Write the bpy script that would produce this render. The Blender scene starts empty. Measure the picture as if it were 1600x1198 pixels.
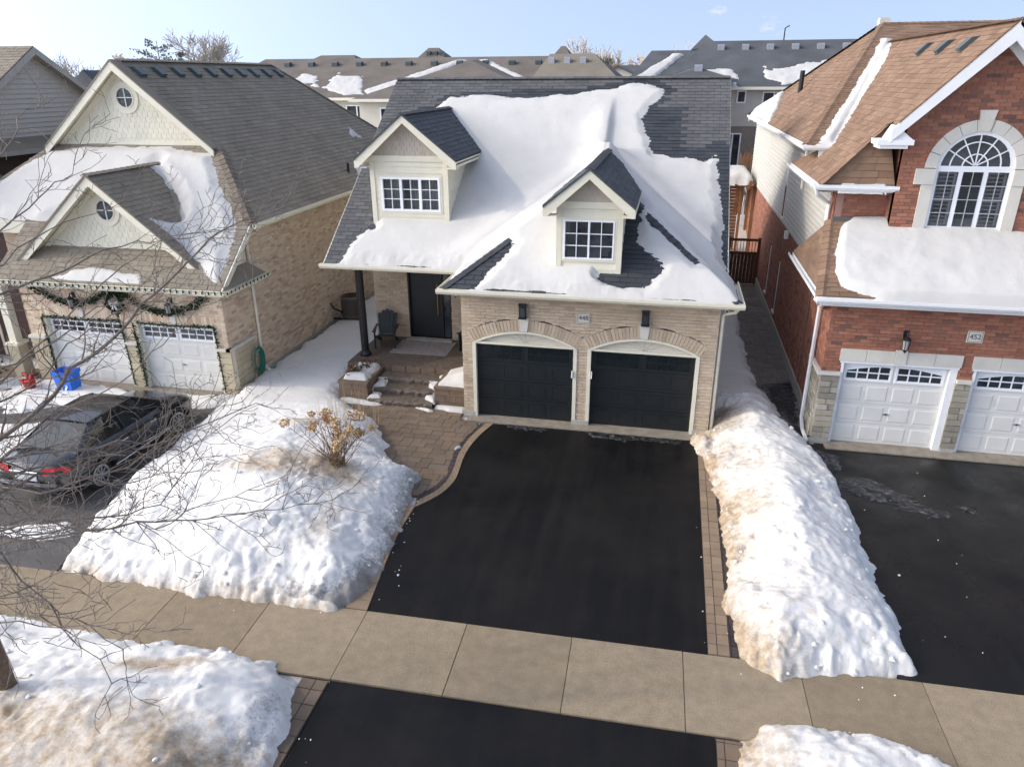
import bpy, bmesh, math, random
import numpy as np
from mathutils import Vector, Matrix

SC = bpy.context.scene
COL = SC.collection
random.seed(7)
RAD = math.radians

# ------------------------------------------------------------------ camera
CAMP = Vector((0.0, 0.0, 8.3))
_pt, _ro, _ya = RAD(22.88), RAD(-0.35), RAD(12.1)
_F = Vector((-math.sin(_ya) * math.cos(_pt), math.cos(_ya) * math.cos(_pt), -math.sin(_pt)))
_R = Vector((math.cos(_ya), math.sin(_ya), 0))
_U = _R.cross(_F)
_R2 = _R * math.cos(_ro) + _U * math.sin(_ro)
_U2 = -_R * math.sin(_ro) + _U * math.cos(_ro)
cam = bpy.data.cameras.new("camera")
cam.sensor_width = 36.0
cam.lens = 36.0 * 1130.0 / 1600.0
cam.clip_start = 0.1
cam.clip_end = 4000
camo = bpy.data.objects.new("camera", cam)
COL.objects.link(camo)
camo.matrix_world = Matrix(((_R2.x, _U2.x, -_F.x, CAMP.x), (_R2.y, _U2.y, -_F.y, CAMP.y), (_R2.z, _U2.z, -_F.z, CAMP.z), (0, 0, 0, 1)))
SC.camera = camo

# ------------------------------------------------------------------ sky and sun
SUN_AZ, SUN_EL = RAD(14.0), RAD(35.5)          # light travels towards +x and a little +y
sd = Vector((math.cos(SUN_AZ) * math.cos(SUN_EL), math.sin(SUN_AZ) * math.cos(SUN_EL), -math.sin(SUN_EL)))
W = bpy.data.worlds.new("World")
SC.world = W
W.use_nodes = True
nt = W.node_tree
nt.nodes.clear()
wo = nt.nodes.new("ShaderNodeOutputWorld")
bg = nt.nodes.new("ShaderNodeBackground")
sky = nt.nodes.new("ShaderNodeTexSky")
sky.sky_type = 'NISHITA'
sky.sun_disc = False
sky.sun_elevation = SUN_EL
# the sun stands at direction -sd ; Blender measures rotation clockwise from +Y
sky.sun_rotation = math.atan2(-sd.x, -sd.y) % (2 * math.pi)
sky.altitude = 200
sky.air_density = 1.0
sky.dust_density = 5.0
sky.ozone_density = 5.0
bg.inputs[1].default_value = 0.15
# sparse small fair-weather clouds (procedural, all round the sky)
tc = nt.nodes.new("ShaderNodeTexCoord")
mp = nt.nodes.new("ShaderNodeMapping")
mp.inputs['Scale'].default_value = (1.0, 1.0, 2.6)
mp.inputs['Location'].default_value = (0.62, 0.05, 0.3)
n1 = nt.nodes.new("ShaderNodeTexNoise")
n1.inputs['Scale'].default_value = 9.0
n1.inputs['Detail'].default_value = 6.0
n1.inputs['Roughness'].default_value = 0.55
r1 = nt.nodes.new("ShaderNodeValToRGB")
r1.color_ramp.elements[0].position = 0.62
r1.color_ramp.elements[1].position = 0.78
mx = nt.nodes.new("ShaderNodeMix")
mx.data_type = 'RGBA'
mx.inputs[7].default_value = (3.9, 3.7, 4.0, 1)
nt.links.new(tc.outputs['Generated'], mp.inputs[0])
nt.links.new(mp.outputs[0], n1.inputs['Vector'])
nt.links.new(n1.outputs['Fac'], r1.inputs[0])
nt.links.new(r1.outputs[0], mx.inputs[0])
# the low band of the sky is looked up a little above the murky horizon line, all the way round
va = nt.nodes.new("ShaderNodeVectorMath")
va.operation = 'ADD'
va.inputs[1].default_value = (0, 0, .30)
vn = nt.nodes.new("ShaderNodeVectorMath")
vn.operation = 'NORMALIZE'
nt.links.new(tc.outputs['Generated'], va.inputs[0])
nt.links.new(va.outputs[0], vn.inputs[0])
nt.links.new(vn.outputs[0], sky.inputs['Vector'])
hz = nt.nodes.new("ShaderNodeHueSaturation")      # thin winter haze pales the blue all over
hz.inputs['Saturation'].default_value = .68
nt.links.new(sky.outputs[0], hz.inputs['Color'])
nt.links.new(hz.outputs[0], mx.inputs[6])
nt.links.new(mx.outputs[2], bg.inputs[0])
nt.links.new(bg.outputs[0], wo.inputs[0])

sl = bpy.data.lights.new("sun", 'SUN')
sl.energy = 2.0
sl.angle = RAD(1.4)
sl.color = (0.31, 0.272, 0.222)          # a low winter sun veiled by thin haze
so = bpy.data.objects.new("sun", sl)
COL.objects.link(so)
so.rotation_euler = sd.to_track_quat('-Z', 'Y').to_euler()
so.location = (-30, -10, 30)

SC.view_settings.view_transform = 'Standard'
SC.view_settings.look = 'None'
SC.view_settings.exposure = 1.20
SC.view_settings.gamma = 1.0
SC.view_settings.use_curve_mapping = False

# ------------------------------------------------------------------ materials
MATS = {}


def _rand(nt):
    g = nt.nodes.new("ShaderNodeNewGeometry")
    o = nt.nodes.new("ShaderNodeObjectInfo")
    a = nt.nodes.new("ShaderNodeMath")
    a.operation = 'ADD'
    fr = nt.nodes.new("ShaderNodeMath")
    fr.operation = 'FRACT'
    nt.links.new(g.outputs['Random Per Island'], a.inputs[0])
    nt.links.new(o.outputs['Random'], a.inputs[1])
    nt.links.new(a.outputs[0], fr.inputs[0])
    return fr.outputs[0]


def _pos(nt):
    g = nt.nodes.new("ShaderNodeNewGeometry")
    return g.outputs['Position']


def _noise(nt, vec, scale, detail=4, rough=.55):
    n = nt.nodes.new("ShaderNodeTexNoise")
    n.inputs['Scale'].default_value = scale
    n.inputs['Detail'].default_value = detail
    n.inputs['Roughness'].default_value = rough
    nt.links.new(vec, n.inputs['Vector'])
    return n.outputs['Fac']


def _ramp(nt, fac, stops, const=False):
    r = nt.nodes.new("ShaderNodeValToRGB")
    cr = r.color_ramp
    if const:
        cr.interpolation = 'CONSTANT'
    while len(cr.elements) < len(stops):
        cr.elements.new(0.5)
    for e, (p, c) in zip(cr.elements, stops):
        e.position = p
        e.color = (c[0], c[1], c[2], 1) if not isinstance(c, (int, float)) else (c, c, c, 1)
    nt.links.new(fac, r.inputs[0])
    return r.outputs[0]


def _mix(nt, fac, a, b, mode='MIX'):
    m = nt.nodes.new("ShaderNodeMix")
    m.data_type = 'RGBA'
    m.blend_type = mode
    for i, v in ((0, fac), (6, a), (7, b)):
        if isinstance(v, (int, float)):
            m.inputs[i].default_value = v
        elif isinstance(v, tuple):
            m.inputs[i].default_value = (v[0], v[1], v[2], 1)
        else:
            nt.links.new(v, m.inputs[i])
    return m.outputs[2]


def mat(name, col=(.5, .5, .5), rough=.7, ramp=None, var=.12, vscale=3.0, fine=0.0, fscale=60, bump=0.0, bscale=60, metal=0.0, spec=.4, coat=0.0, rvar=0.0):
    """Principled material: base colour or per-piece colour ramp, broad and fine tonal variation, bump."""
    if name in MATS:
        return MATS[name]
    m = bpy.data.materials.new(name)
    m.use_nodes = True
    nt = m.node_tree
    b = nt.nodes['Principled BSDF']
    p = _pos(nt)
    if ramp:
        n = len(ramp)
        c = _ramp(nt, _rand(nt), [(i / max(1, n - 1) if n > 1 else 0, r) for i, r in enumerate(ramp)])
    else:
        rgb = nt.nodes.new("ShaderNodeRGB")
        rgb.outputs[0].default_value = (col[0], col[1], col[2], 1)
        c = rgb.outputs[0]
    if var:
        c = _mix(nt, 1.0, c, _ramp(nt, _noise(nt, p, vscale, 5), [(.25, 1 - var), (.75, 1 + var)]), 'MULTIPLY')
    if fine:
        c = _mix(nt, 1.0, c, _ramp(nt, _noise(nt, p, fscale, 3, .7), [(.3, 1 - fine), (.7, 1 + fine)]), 'MULTIPLY')
    nt.links.new(c, b.inputs['Base Color'])
    b.inputs['Roughness'].default_value = rough
    b.inputs['Metallic'].default_value = metal
    b.inputs['Specular IOR Level'].default_value = spec
    b.inputs['Coat Weight'].default_value = coat
    if rvar:
        nt.links.new(_ramp(nt, _noise(nt, p, 1.3, 5), [(.35, rough - rvar), (.65, rough + rvar)]), b.inputs['Roughness'])
    if bump:
        bp = nt.nodes.new("ShaderNodeBump")
        bp.inputs['Strength'].default_value = bump
        bp.inputs['Distance'].default_value = 0.02
        nt.links.new(_noise(nt, p, bscale, 5, .65), bp.inputs['Height'])
        nt.links.new(bp.outputs[0], b.inputs['Normal'])
    MATS[name] = m
    return m


def snow_mat(name, crumb=.35, dirty=True, k=1.0):
    m = bpy.data.materials.new(name)
    m.use_nodes = True
    nt = m.node_tree
    b = nt.nodes['Principled BSDF']
    p = _pos(nt)
    base = _ramp(nt, _noise(nt, p, 1.1, 5), [(.3, (.545 * k, .530 * k, .498 * k)), (.7, (.60 * k, .584 * k, .548 * k))])
    if dirty:
        at = nt.nodes.new("ShaderNodeAttribute")
        at.attribute_name = 'dirt'
        brown = _ramp(nt, _noise(nt, p, 7.0, 6, .7), [(.3, (.20, .135, .075)), (.5, (.38, .28, .175)), (.72, (.52, .45, .345))])
        n2 = _noise(nt, p, 6.5, 10, .78)
        add = nt.nodes.new("ShaderNodeMath")
        add.operation = 'MULTIPLY_ADD'
        nt.links.new(at.outputs['Fac'], add.inputs[0])
        add.inputs[1].default_value = 1.0
        nt.links.new(n2, add.inputs[2])
        fac = _ramp(nt, add.outputs[0], [(.60, 0.0), (.74, .45), (.95, .95)])
        base = _mix(nt, fac, base, brown)
        at2 = nt.nodes.new("ShaderNodeAttribute")
        at2.attribute_name = 'grit'
        n3 = _noise(nt, p, 16.0, 8, .85)
        add2 = nt.nodes.new("ShaderNodeMath")
        add2.operation = 'MULTIPLY_ADD'
        nt.links.new(at2.outputs['Fac'], add2.inputs[0])
        add2.inputs[1].default_value = 1.0
        nt.links.new(n3, add2.inputs[2])
        fac2 = _ramp(nt, add2.outputs[0], [(.74, 0.0), (.92, .75)])
        base = _mix(nt, fac2, base, (.15, .135, .12))
    nt.links.new(base, b.inputs['Base Color'])
    b.inputs['Roughness'].default_value = .65
    b.inputs['Specular IOR Level'].default_value = .25
    bp = nt.nodes.new("ShaderNodeBump")
    bp.inputs['Strength'].default_value = crumb
    bp.inputs['Distance'].default_value = .06
    nt.links.new(_noise(nt, p, 9.0, 12, .80), bp.inputs['Height'])
    nt.links.new(bp.outputs[0], b.inputs['Normal'])
    MATS[name] = m
    return m


def glass_mat(name, tint=(.03, .036, .042), clear=0.0):
    m = bpy.data.materials.new(name)
    m.use_nodes = True
    nt = m.node_tree
    b = nt.nodes['Principled BSDF']
    p = _pos(nt)
    c = _ramp(nt, _noise(nt, p, 2.2, 4), [(.35, tuple(v * .5 for v in tint)), (.65, tuple(v * 1.9 for v in tint))])
    nt.links.new(c, b.inputs['Base Color'])
    b.inputs['Roughness'].default_value = .06
    b.inputs['Specular IOR Level'].default_value = .6
    bp = nt.nodes.new("ShaderNodeBump")
    bp.inputs['Strength'].default_value = .12
    bp.inputs['Distance'].default_value = .05
    nt.links.new(_noise(nt, p, 3.0, 2), bp.inputs['Height'])
    nt.links.new(bp.outputs[0], b.inputs['Normal'])
    if clear:
        tr = nt.nodes.new("ShaderNodeBsdfTransparent")
        mxs = nt.nodes.new("ShaderNodeMixShader")
        mxs.inputs[0].default_value = clear
        out = nt.nodes['Material Output']
        nt.links.new(b.outputs[0], mxs.inputs[1])
        nt.links.new(tr.outputs[0], mxs.inputs[2])
        nt.links.new(mxs.outputs[0], out.inputs['Surface'])
    MATS[name] = m
    return m


SNOW = snow_mat('snow_plowed', .34, k=1.30)
SNOWR = snow_mat('snow_smooth', .30, dirty=False, k=.98)
GLASS = glass_mat('glass_dark')
GLASSC = glass_mat('glass_clear', clear=.62)
CREAM = mat('cream_paint', (.70, .66, .52), .55, var=.05)
CREAM2 = mat('cream_paint_warm', (.74, .70, .56), .55, var=.05)
WHITE = mat('white_paint', (.80, .80, .79), .45, var=.04)
PVC = mat('white_vinyl', (.82, .83, .84), .3, var=.02)
IVORY = mat('ivory_siding', (.52, .505, .455), .5, var=.05)
BLACK = mat('black_metal', (.014, .014, .016), .4, var=.1)
ROOM = mat('room_dark', (.03, .03, .035), .9, var=.2)
CURTAIN = mat('curtain', (.62, .62, .60), .9, var=.12, vscale=9)
CONC = mat('concrete_grey', (.38, .36, .32), .85, var=.15, vscale=5, fine=.08, bump=.1)
MORT1 = mat('mortar_beige', (.50, .44, .37), .95, fine=.1, fscale=90)
MORT2 = mat('mortar_sand', (.68, .60, .48), .95, fine=.1, fscale=90)
MORT3 = mat('mortar_red', (.33, .20, .155), .95, fine=.1, fscale=90)
BRICK1 = mat('brick_beige', ramp=[(.45, .345, .235), (.52, .41, .29), (.56, .455, .33), (.48, .365, .25), (.54, .435, .32), (.40, .30, .205)], rough=.9, var=.07, fine=.14, fscale=70, bump=.25, bscale=90)
BRICK2 = mat('brick_buff', ramp=[(.48, .355, .24), (.65, .51, .365), (.70, .58, .43), (.60, .44, .305), (.72, .62, .47), (.67, .50, .365), (.44, .32, .22)], rough=.9, var=.09, fine=.14, fscale=70, bump=.25, bscale=90)
BRICK3 = mat('brick_red', ramp=[(.26, .104, .066), (.335, .138, .085), (.375, .165, .105), (.235, .10, .070), (.35, .15, .092), (.13, .075, .060)], rough=.9, var=.12, fine=.16, fscale=70, bump=.25, bscale=90)
STONE1 = mat('cast_stone_buff', ramp=[(.50, .43, .29), (.46, .39, .26), (.54, .47, .33)], rough=.9, var=.08, fine=.08, bump=.3)
STONE2 = mat('ledge_stone_grey', ramp=[(.30, .27, .21), (.40, .37, .30), (.24, .22, .175), (.36, .32, .245)], rough=.9, var=.16, vscale=9, fine=.15, bump=.6, bscale=25)
LIMESTONE = mat('limestone', (.60, .57, .50), .85, var=.08, fine=.05, bump=.1)
SH1 = mat('shingle_grey_dry', ramp=[(.098, .098, .099), (.116, .116, .117), (.084, .085, .087), (.128, .127, .126)], rough=.95, var=.14, vscale=1.2, fine=.22, fscale=130, bump=.3, bscale=160)
SH1W = mat('shingle_grey_wet', ramp=[(.030, .034, .040), (.045, .049, .056), (.036, .039, .045), (.052, .055, .060)], rough=.55, var=.14, fine=.2, fscale=130, bump=.3, bscale=160)
SH2 = mat('shingle_brown', ramp=[(.215, .183, .138), (.25, .215, .165), (.228, .195, .148), (.27, .235, .18)], rough=.95, var=.16, vscale=.9, fine=.22, fscale=130, bump=.3, bscale=160)
SH3 = mat('shingle_tan', ramp=[(.205, .127, .080), (.235, .150, .098), (.172, .105, .067), (.258, .168, .112), (.19, .112, .070)], rough=.95, var=.14, vscale=1.1, fine=.22, fscale=130, bump=.3, bscale=160)
SCAL1 = mat('scallop_taupe', ramp=[(.46, .405, .33), (.50, .44, .36), (.43, .38, .31)], rough=.7, var=.05)
SCAL2 = mat('scallop_cream', ramp=[(.70, .665, .53), (.74, .70, .565), (.68, .64, .51)], rough=.6, var=.05)


def asphalt(name, dark, worn, rough, rv, spec):
    """sealed asphalt: worn brownish patches, faint streaks along the drive, aggregate, dusty specks"""
    m = bpy.data.materials.new(name)
    m.use_nodes = True
    nt = m.node_tree
    b = nt.nodes['Principled BSDF']
    p = _pos(nt)
    mpn = nt.nodes.new("ShaderNodeMapping")
    mpn.inputs['Scale'].default_value = (4.5, .35, 1)
    nt.links.new(p, mpn.inputs[0])
    streak = _ramp(nt, _noise(nt, mpn.outputs[0], 1.0, 5, .6), [(.42, 0.0), (.72, 1.0)])
    blot = _ramp(nt, _noise(nt, p, .55, 6, .62), [(.40, 0.0), (.70, 1.0)])
    c = _mix(nt, blot, dark, worn)
    c = _mix(nt, _mix(nt, .55, (0, 0, 0), streak), c, tuple(v * 1.25 for v in worn))
    c = _mix(nt, 1.0, c, _ramp(nt, _noise(nt, p, 150, 2, .7), [(.3, .55), (.7, 1.5)]), 'MULTIPLY')
    dust = _ramp(nt, _noise(nt, p, 46, 3, .8), [(.70, 0.0), (.80, .5)])
    c = _mix(nt, dust, c, (.055, .052, .05))
    nt.links.new(c, b.inputs['Base Color'])
    nt.links.new(_ramp(nt, _noise(nt, p, .8, 5), [(.35, rough - rv), (.65, rough + rv)]), b.inputs['Roughness'])
    b.inputs['Specular IOR Level'].default_value = spec
    bp = nt.nodes.new("ShaderNodeBump")
    bp.inputs['Strength'].default_value = .3
    bp.inputs['Distance'].default_value = .012
    nt.links.new(_noise(nt, p, 170, 3, .7), bp.inputs['Height'])
    nt.links.new(bp.outputs[0], b.inputs['Normal'])
    MATS[name] = m
    return m


ASPH = asphalt('asphalt_sealed', (.0042, .0042, .0048), (.0115, .0102, .0090), .56, .12, .18)
ASPHW = asphalt('asphalt_wet', (.0036, .0036, .0037), (.0105, .0093, .0082), .34, .2, .3)


def slush_mat():
    m = bpy.data.materials.new('slush')
    m.use_nodes = True
    nt = m.node_tree
    b = nt.nodes['Principled BSDF']
    p = _pos(nt)
    c = _ramp(nt, _noise(nt, p, 9.0, 8, .75), [(.48, (.008, .008, .008)), (.62, (.10, .10, .102)), (.76, (.45, .45, .45))])
    nt.links.new(c, b.inputs['Base Color'])
    b.inputs['Roughness'].default_value = .45
    MATS['slush'] = m
    return m


SLUSH = slush_mat()
THRES = mat('threshold_concrete', (.24, .21, .165), .85, var=.25, vscale=5, fine=.12, bump=.15)
PANED = mat('door_pane', (.012, .017, .018), .16, var=.3, vscale=5, spec=.45)
ARCHP = mat('arch_panel_cream', (.56, .515, .42), .6, var=.05)
ASPHG = mat('asphalt_grey', (.085, .08, .075), .8, var=.3, vscale=2, fine=.25, fscale=140, bump=.2, bscale=200)
SLAB = mat('sidewalk_concrete', ramp=[(.250, .195, .126), (.290, .227, .150), (.268, .208, .135), (.240, .186, .121)], rough=.9, var=.15, vscale=5.5, fine=.26, fscale=60, bump=.35, bscale=140)
PAVE = mat('paver_brown', ramp=[(.15, .112, .080), (.175, .130, .092), (.132, .098, .070), (.182, .128, .084), (.16, .124, .092)], rough=.8, var=.2, vscale=1.5, fine=.14, fscale=110, bump=.25, bscale=120)
PAVET = mat('paver_tan', ramp=[(.25, .182, .12), (.22, .158, .105), (.27, .195, .128)], rough=.85, var=.15, fine=.12, fscale=110, bump=.2, bscale=120)
PAVED = mat('paver_charcoal', ramp=[(.045, .036, .034), (.06, .045, .04), (.03, .026, .026)], rough=.8, var=.2, fine=.12, bump=.2)
PAVEG = mat('paver_path_grey', ramp=[(.17, .145, .122), (.20, .17, .145), (.145, .125, .105)], rough=.7, var=.25, fine=.15, bump=.2)
SANDJ = mat('joint_sand', (.10, .075, .05), .95)
DOORB = mat('door_charcoal', (.0125, .0150, .0160), .42, var=.1, spec=.45)
DOORW = mat('garage_white', (.67, .655, .61), .5, var=.04)
WOODB = mat('wood_brown', ramp=[(.095, .046, .024), (.12, .058, .030), (.08, .038, .02)], rough=.75, var=.2, vscale=6, fine=.1)
WOODO = mat('wood_orange', ramp=[(.24, .115, .05), (.28, .14, .06), (.20, .095, .04)], rough=.7, var=.2, vscale=6, fine=.1)
STEPS = mat('step_stone', (.115, .090, .070), .75, var=.35, vscale=6, fine=.2, fscale=50, bump=.7, bscale=18)
PLANT = mat('planter_stone', ramp=[(.155, .110, .075), (.185, .13, .088), (.135, .095, .066)], rough=.85, var=.22, vscale=7, fine=.15, bump=.5, bscale=25)
BARK = mat('bark_grey', (.20, .165, .135), .9, var=.3, vscale=20, fine=.2, bump=.5, bscale=80)
BARKD = mat('bark_trunk', (.16, .115, .075), .95, var=.3, vscale=18, fine=.25, bump=.8, bscale=60)
TWIGT = mat('willow_twigs', (.50, .36, .20), .9, var=.25, vscale=.5)
TWIGG = mat('far_twigs', (.45, .40, .35), .9, var=.25, vscale=.5)  # twig colour paled to stand in for distance haze
PINE = mat('pine_needles', (.20, .205, .16), .9, var=.35, vscale=.8)
GREEN = mat('garland_green', (.018, .042, .018), .8, var=.4, vscale=30)
STEEL = mat('galvanised', (.42, .43, .44), .4, metal=.6, var=.08)
VENT = mat('vent_plastic', (.065, .085, .085), .3, var=.15)

# ------------------------------------------------------------------ object helpers
def tag(o, label=None, cat=None, group=None, kind=None):
    if label:
        o['label'] = label
    if cat:
        o['category'] = cat
    if group:
        o['group'] = group
    if kind:
        o['kind'] = kind
    return o


def thing(name, loc, label, cat, group=None):
    e = bpy.data.objects.new(name, None)
    e.empty_display_size = .3
    COL.objects.link(e)
    e.location = loc
    return tag(e, label, cat, group)


def attach(o, parent):
    """parent without moving: o keeps the world coordinates it was built in"""
    if parent is None:
        return o
    o.parent = parent
    if parent.type == 'EMPTY':
        o.matrix_parent_inverse = Matrix.Translation(-Vector(parent.location))
    return o


def mk(name, verts, faces, m, parent=None, smooth=False, kind=None, label=None, cat=None, group=None):
    me = bpy.data.meshes.new(name)
    me.from_pydata([tuple(v) for v in verts], [], faces)
    if m is not None:
        for x in (m if isinstance(m, (list, tuple)) else [m]):
            me.materials.append(x)
    if smooth:
        me.polygons.foreach_set('use_smooth', [True] * len(me.polygons))
    me.update()
    o = bpy.data.objects.new(name, me)
    COL.objects.link(o)
    attach(o, parent)
    return tag(o, label, cat, group, kind)


class MB:
    """collects shapes for ONE mesh"""

    def __init__(s):
        s.v = []
        s.f = []

    def add(s, vs, fs):
        n = len(s.v)
        s.v += [tuple(v) for v in vs]
        s.f += [tuple(i + n for i in f) for f in fs]
        return s

    def box(s, x0, x1, y0, y1, z0, z1):
        return s.add([(x0, y0, z0), (x1, y0, z0), (x1, y1, z0), (x0, y1, z0), (x0, y0, z1), (x1, y0, z1), (x1, y1, z1), (x0, y1, z1)],
                     [(0, 3, 2, 1), (4, 5, 6, 7), (0, 1, 5, 4), (1, 2, 6, 5), (2, 3, 7, 6), (3, 0, 4, 7)])

    def fbox(s, F, u0, u1, v0, v1, n0, n1):
        p = [F.p(u, v, n) for n in (n0, n1) for (u, v) in ((u0, v0), (u1, v0), (u1, v1), (u0, v1))]
        return s.add(p, [(3, 2, 1, 0), (4, 5, 6, 7), (0, 1, 5, 4), (1, 2, 6, 5), (2, 3, 7, 6), (3, 0, 4, 7)])

    def prism(s, poly3, off):
        """polygon (3d points) extruded by vector off"""
        n = len(poly3)
        off = Vector(off)
        a = [Vector(p) for p in poly3]
        b = [p + off for p in a]
        return s.add(a + b, [tuple(range(n - 1, -1, -1)), tuple(range(n, 2 * n))] + [(i, (i + 1) % n, (i + 1) % n + n, i + n) for i in range(n)])

    def sweep(s, prof, a, b, side, up):
        """closed profile [(side,up)] swept from a to b"""
        a, b, side, up = Vector(a), Vector(b), Vector(side), Vector(up)
        return s.prism([a + side * p + up * q for p, q in prof], b - a)

    def tube(s, pts, rad, n=6, cap=True):
        pts = [Vector(p) for p in pts]
        if not isinstance(rad, (list, tuple)):
            rad = [rad] * len(pts)
        base = len(s.v)
        prev = None
        for i, p in enumerate(pts):
            d = (pts[min(i + 1, len(pts) - 1)] - pts[max(i - 1, 0)])
            d = d.normalized() if d.length > 1e-9 else Vector((0, 0, 1))
            if prev is None:
                a = d.orthogonal().normalized()
            else:
                a = (prev - d * prev.dot(d))
                a = a.normalized() if a.length > 1e-6 else d.orthogonal().normalized()
            prev = a
            b = d.cross(a)
            for k in range(n):
                t = 2 * math.pi * k / n
                s.v.append(tuple(p + (a * math.cos(t) + b * math.sin(t)) * rad[i]))
        for i in range(len(pts) - 1):
            for k in range(n):
                k2 = (k + 1) % n
                s.f.append((base + i * n + k, base + i * n + k2, base + (i + 1) * n + k2, base + (i + 1) * n + k))
        if cap:
            s.f.append(tuple(base + k for k in range(n - 1, -1, -1)))
            s.f.append(tuple(base + (len(pts) - 1) * n + k for k in range(n)))
        return s

    def lathe(s, c, prof, n=16, axis='z'):
        """profile [(r,h)] turned about the axis through c"""
        c = Vector(c)
        base = len(s.v)
        for r, h in prof:
            for k in range(n):
                t = 2 * math.pi * k / n
                if axis == 'z':
                    s.v.append(tuple(c + Vector((r * math.cos(t), r * math.sin(t), h))))
                elif axis == 'y':
                    s.v.append(tuple(c + Vector((r * math.cos(t), h, r * math.sin(t)))))
                else:
                    s.v.append(tuple(c + Vector((h, r * math.cos(t), r * math.sin(t)))))
        m = len(prof)
        for i in range(m - 1):
            for k in range(n):
                k2 = (k + 1) % n
                s.f.append((base + i * n + k, base + i * n + k2, base + (i + 1) * n + k2, base + (i + 1) * n + k))
        s.f.append(tuple(base + k for k in range(n - 1, -1, -1)))
        s.f.append(tuple(base + (m - 1) * n + k for k in range(n)))
        return s

    def build(s, name, m, parent=None, **k):
        return mk(name, s.v, s.f, m, parent, **k)


class Frame:
    def __init__(s, O, U, V):
        s.O, s.U, s.V = Vector(O), Vector(U).normalized(), Vector(V).normalized()
        s.N = s.U.cross(s.V).normalized()

    def p(s, u, v, n=0.0):
        return s.O + s.U * u + s.V * v + s.N * n


def front(x0, y, z0=0):
    return Frame((x0, y, z0), (1, 0, 0), (0, 0, 1))


def facing_right(x, y0, z0=0):
    return Frame((x, y0, z0), (0, 1, 0), (0, 0, 1))


def facing_left(x, y0, z0=0):          # u runs towards -y from y0
    return Frame((x, y0, z0), (0, -1, 0), (0, 0, 1))


class Roof(Frame):
    """roof plane: O on the eave, U along it, H horizontal upslope direction, pitch s"""

    def __init__(s, O, U, H, pitch):
        s.H = Vector((H[0], H[1], 0)).normalized()
        s.pitch = pitch
        s.k = math.sqrt(1 + pitch * pitch)
        Frame.__init__(s, O, U, (s.H.x, s.H.y, pitch))

    def uv(s, x, y):
        d = Vector((x - s.O.x, y - s.O.y, 0))
        return (d.dot(s.U), d.dot(s.H) * s.k)

    def z(s, x, y):
        return s.O.z + s.pitch * Vector((x - s.O.x, y - s.O.y, 0)).dot(s.H)

    def slab(s, plan, name, m, parent, th=.10):
        top = [s.p(*s.uv(x, y)) for x, y in plan]
        a = MB()
        a.prism(top, (0, 0, -th))
        return a.build(name, m, parent)


# ------------------------------------------------------------------ tiling of walls and roofs with separate pieces
def crossings(poly, v):
    xs = []
    n = len(poly)
    for i in range(n):
        (a, b), (c, d) = poly[i], poly[(i + 1) % n]
        if (b <= v) != (d <= v):
            xs.append(a + (c - a) * (v - b) / (d - b))
    xs.sort()
    return [(xs[i], xs[i + 1]) for i in range(0, len(xs) - 1, 2)]


def intervals(outer, holes, v):
    iv = crossings(outer, v)
    for h in holes:
        for a, b in crossings(h, v):
            nw = []
            for c, d in iv:
                if b <= c or a >= d:
                    nw.append((c, d))
                    continue
                if a > c:
                    nw.append((c, a))
                if b < d:
                    nw.append((b, d))
            iv = nw
    return [(a, b) for a, b in iv if b - a > .015]


def tile(outer, holes, w, h, gu=.01, gv=.01, off=.5, jitter=0.0, wr=None, rng=random):
    vs = [p[1] for p in outer]
    v, vmax = min(vs), max(vs)
    out = []
    row = 0
    while v < vmax - .01:
        vb = min(v + h, vmax) - gv
        if vb - v < .012:
            break
        ia, im, ib = (intervals(outer, holes, q) for q in (v + 1e-4, (v + vb) / 2, vb - 1e-4))
        if not (len(ia) == len(im) == len(ib)):
            ia = ib = im
        for (a0, b0), (a1, b1) in zip(ia, ib):
            lo, hi = min(a0, a1), max(b0, b1)
            if wr:
                u = lo
            else:
                sh = (row * off * w) % w
                u = math.floor((lo - sh) / w) * w + sh
            while u < hi - .01:
                ww = rng.uniform(*wr) if wr else w
                c, d = u, u + ww - gu
                if wr and hi - (u + ww) < wr[0] * .5:
                    d = hi - gu * .5
                    ww = hi - u + .1
                q = [max(c, a0), min(d, b0), min(d, b1), max(c, a1)]
                if (q[1] - q[0] > .012 or q[2] - q[3] > .012) and q[1] >= q[0] and q[2] >= q[3]:
                    out.append(((q[0], v), (q[1], v), (q[2], vb), (q[3], vb)))
                u += ww
        v += h
        row += 1
    return out


_unit = {}


def unit_mesh(kind, m):
    key = (kind, m.name)
    if key not in _unit:
        if kind == 'wedge':
            vs = [(0, 0, -.3), (1, 0, -.3), (1, 1, -.3), (0, 1, -.3), (0, 0, 1), (1, 0, 1), (1, 1, .12), (0, 1, .12)]
        else:
            e = .06
            vs = [(0, 0, -1), (1, 0, -1), (1, 1, -1), (0, 1, -1), (0, 0, 1), (1, 0, 1), (1, 1, 1), (0, 1, 1)]
        me = bpy.data.meshes.new(kind)
        me.from_pydata(vs, [], [(3, 2, 1, 0), (4, 5, 6, 7), (0, 1, 5, 4), (1, 2, 6, 5), (2, 3, 7, 6), (3, 0, 4, 7)])
        me.materials.append(m)
        _unit[key] = me
    return _unit[key]


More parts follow.
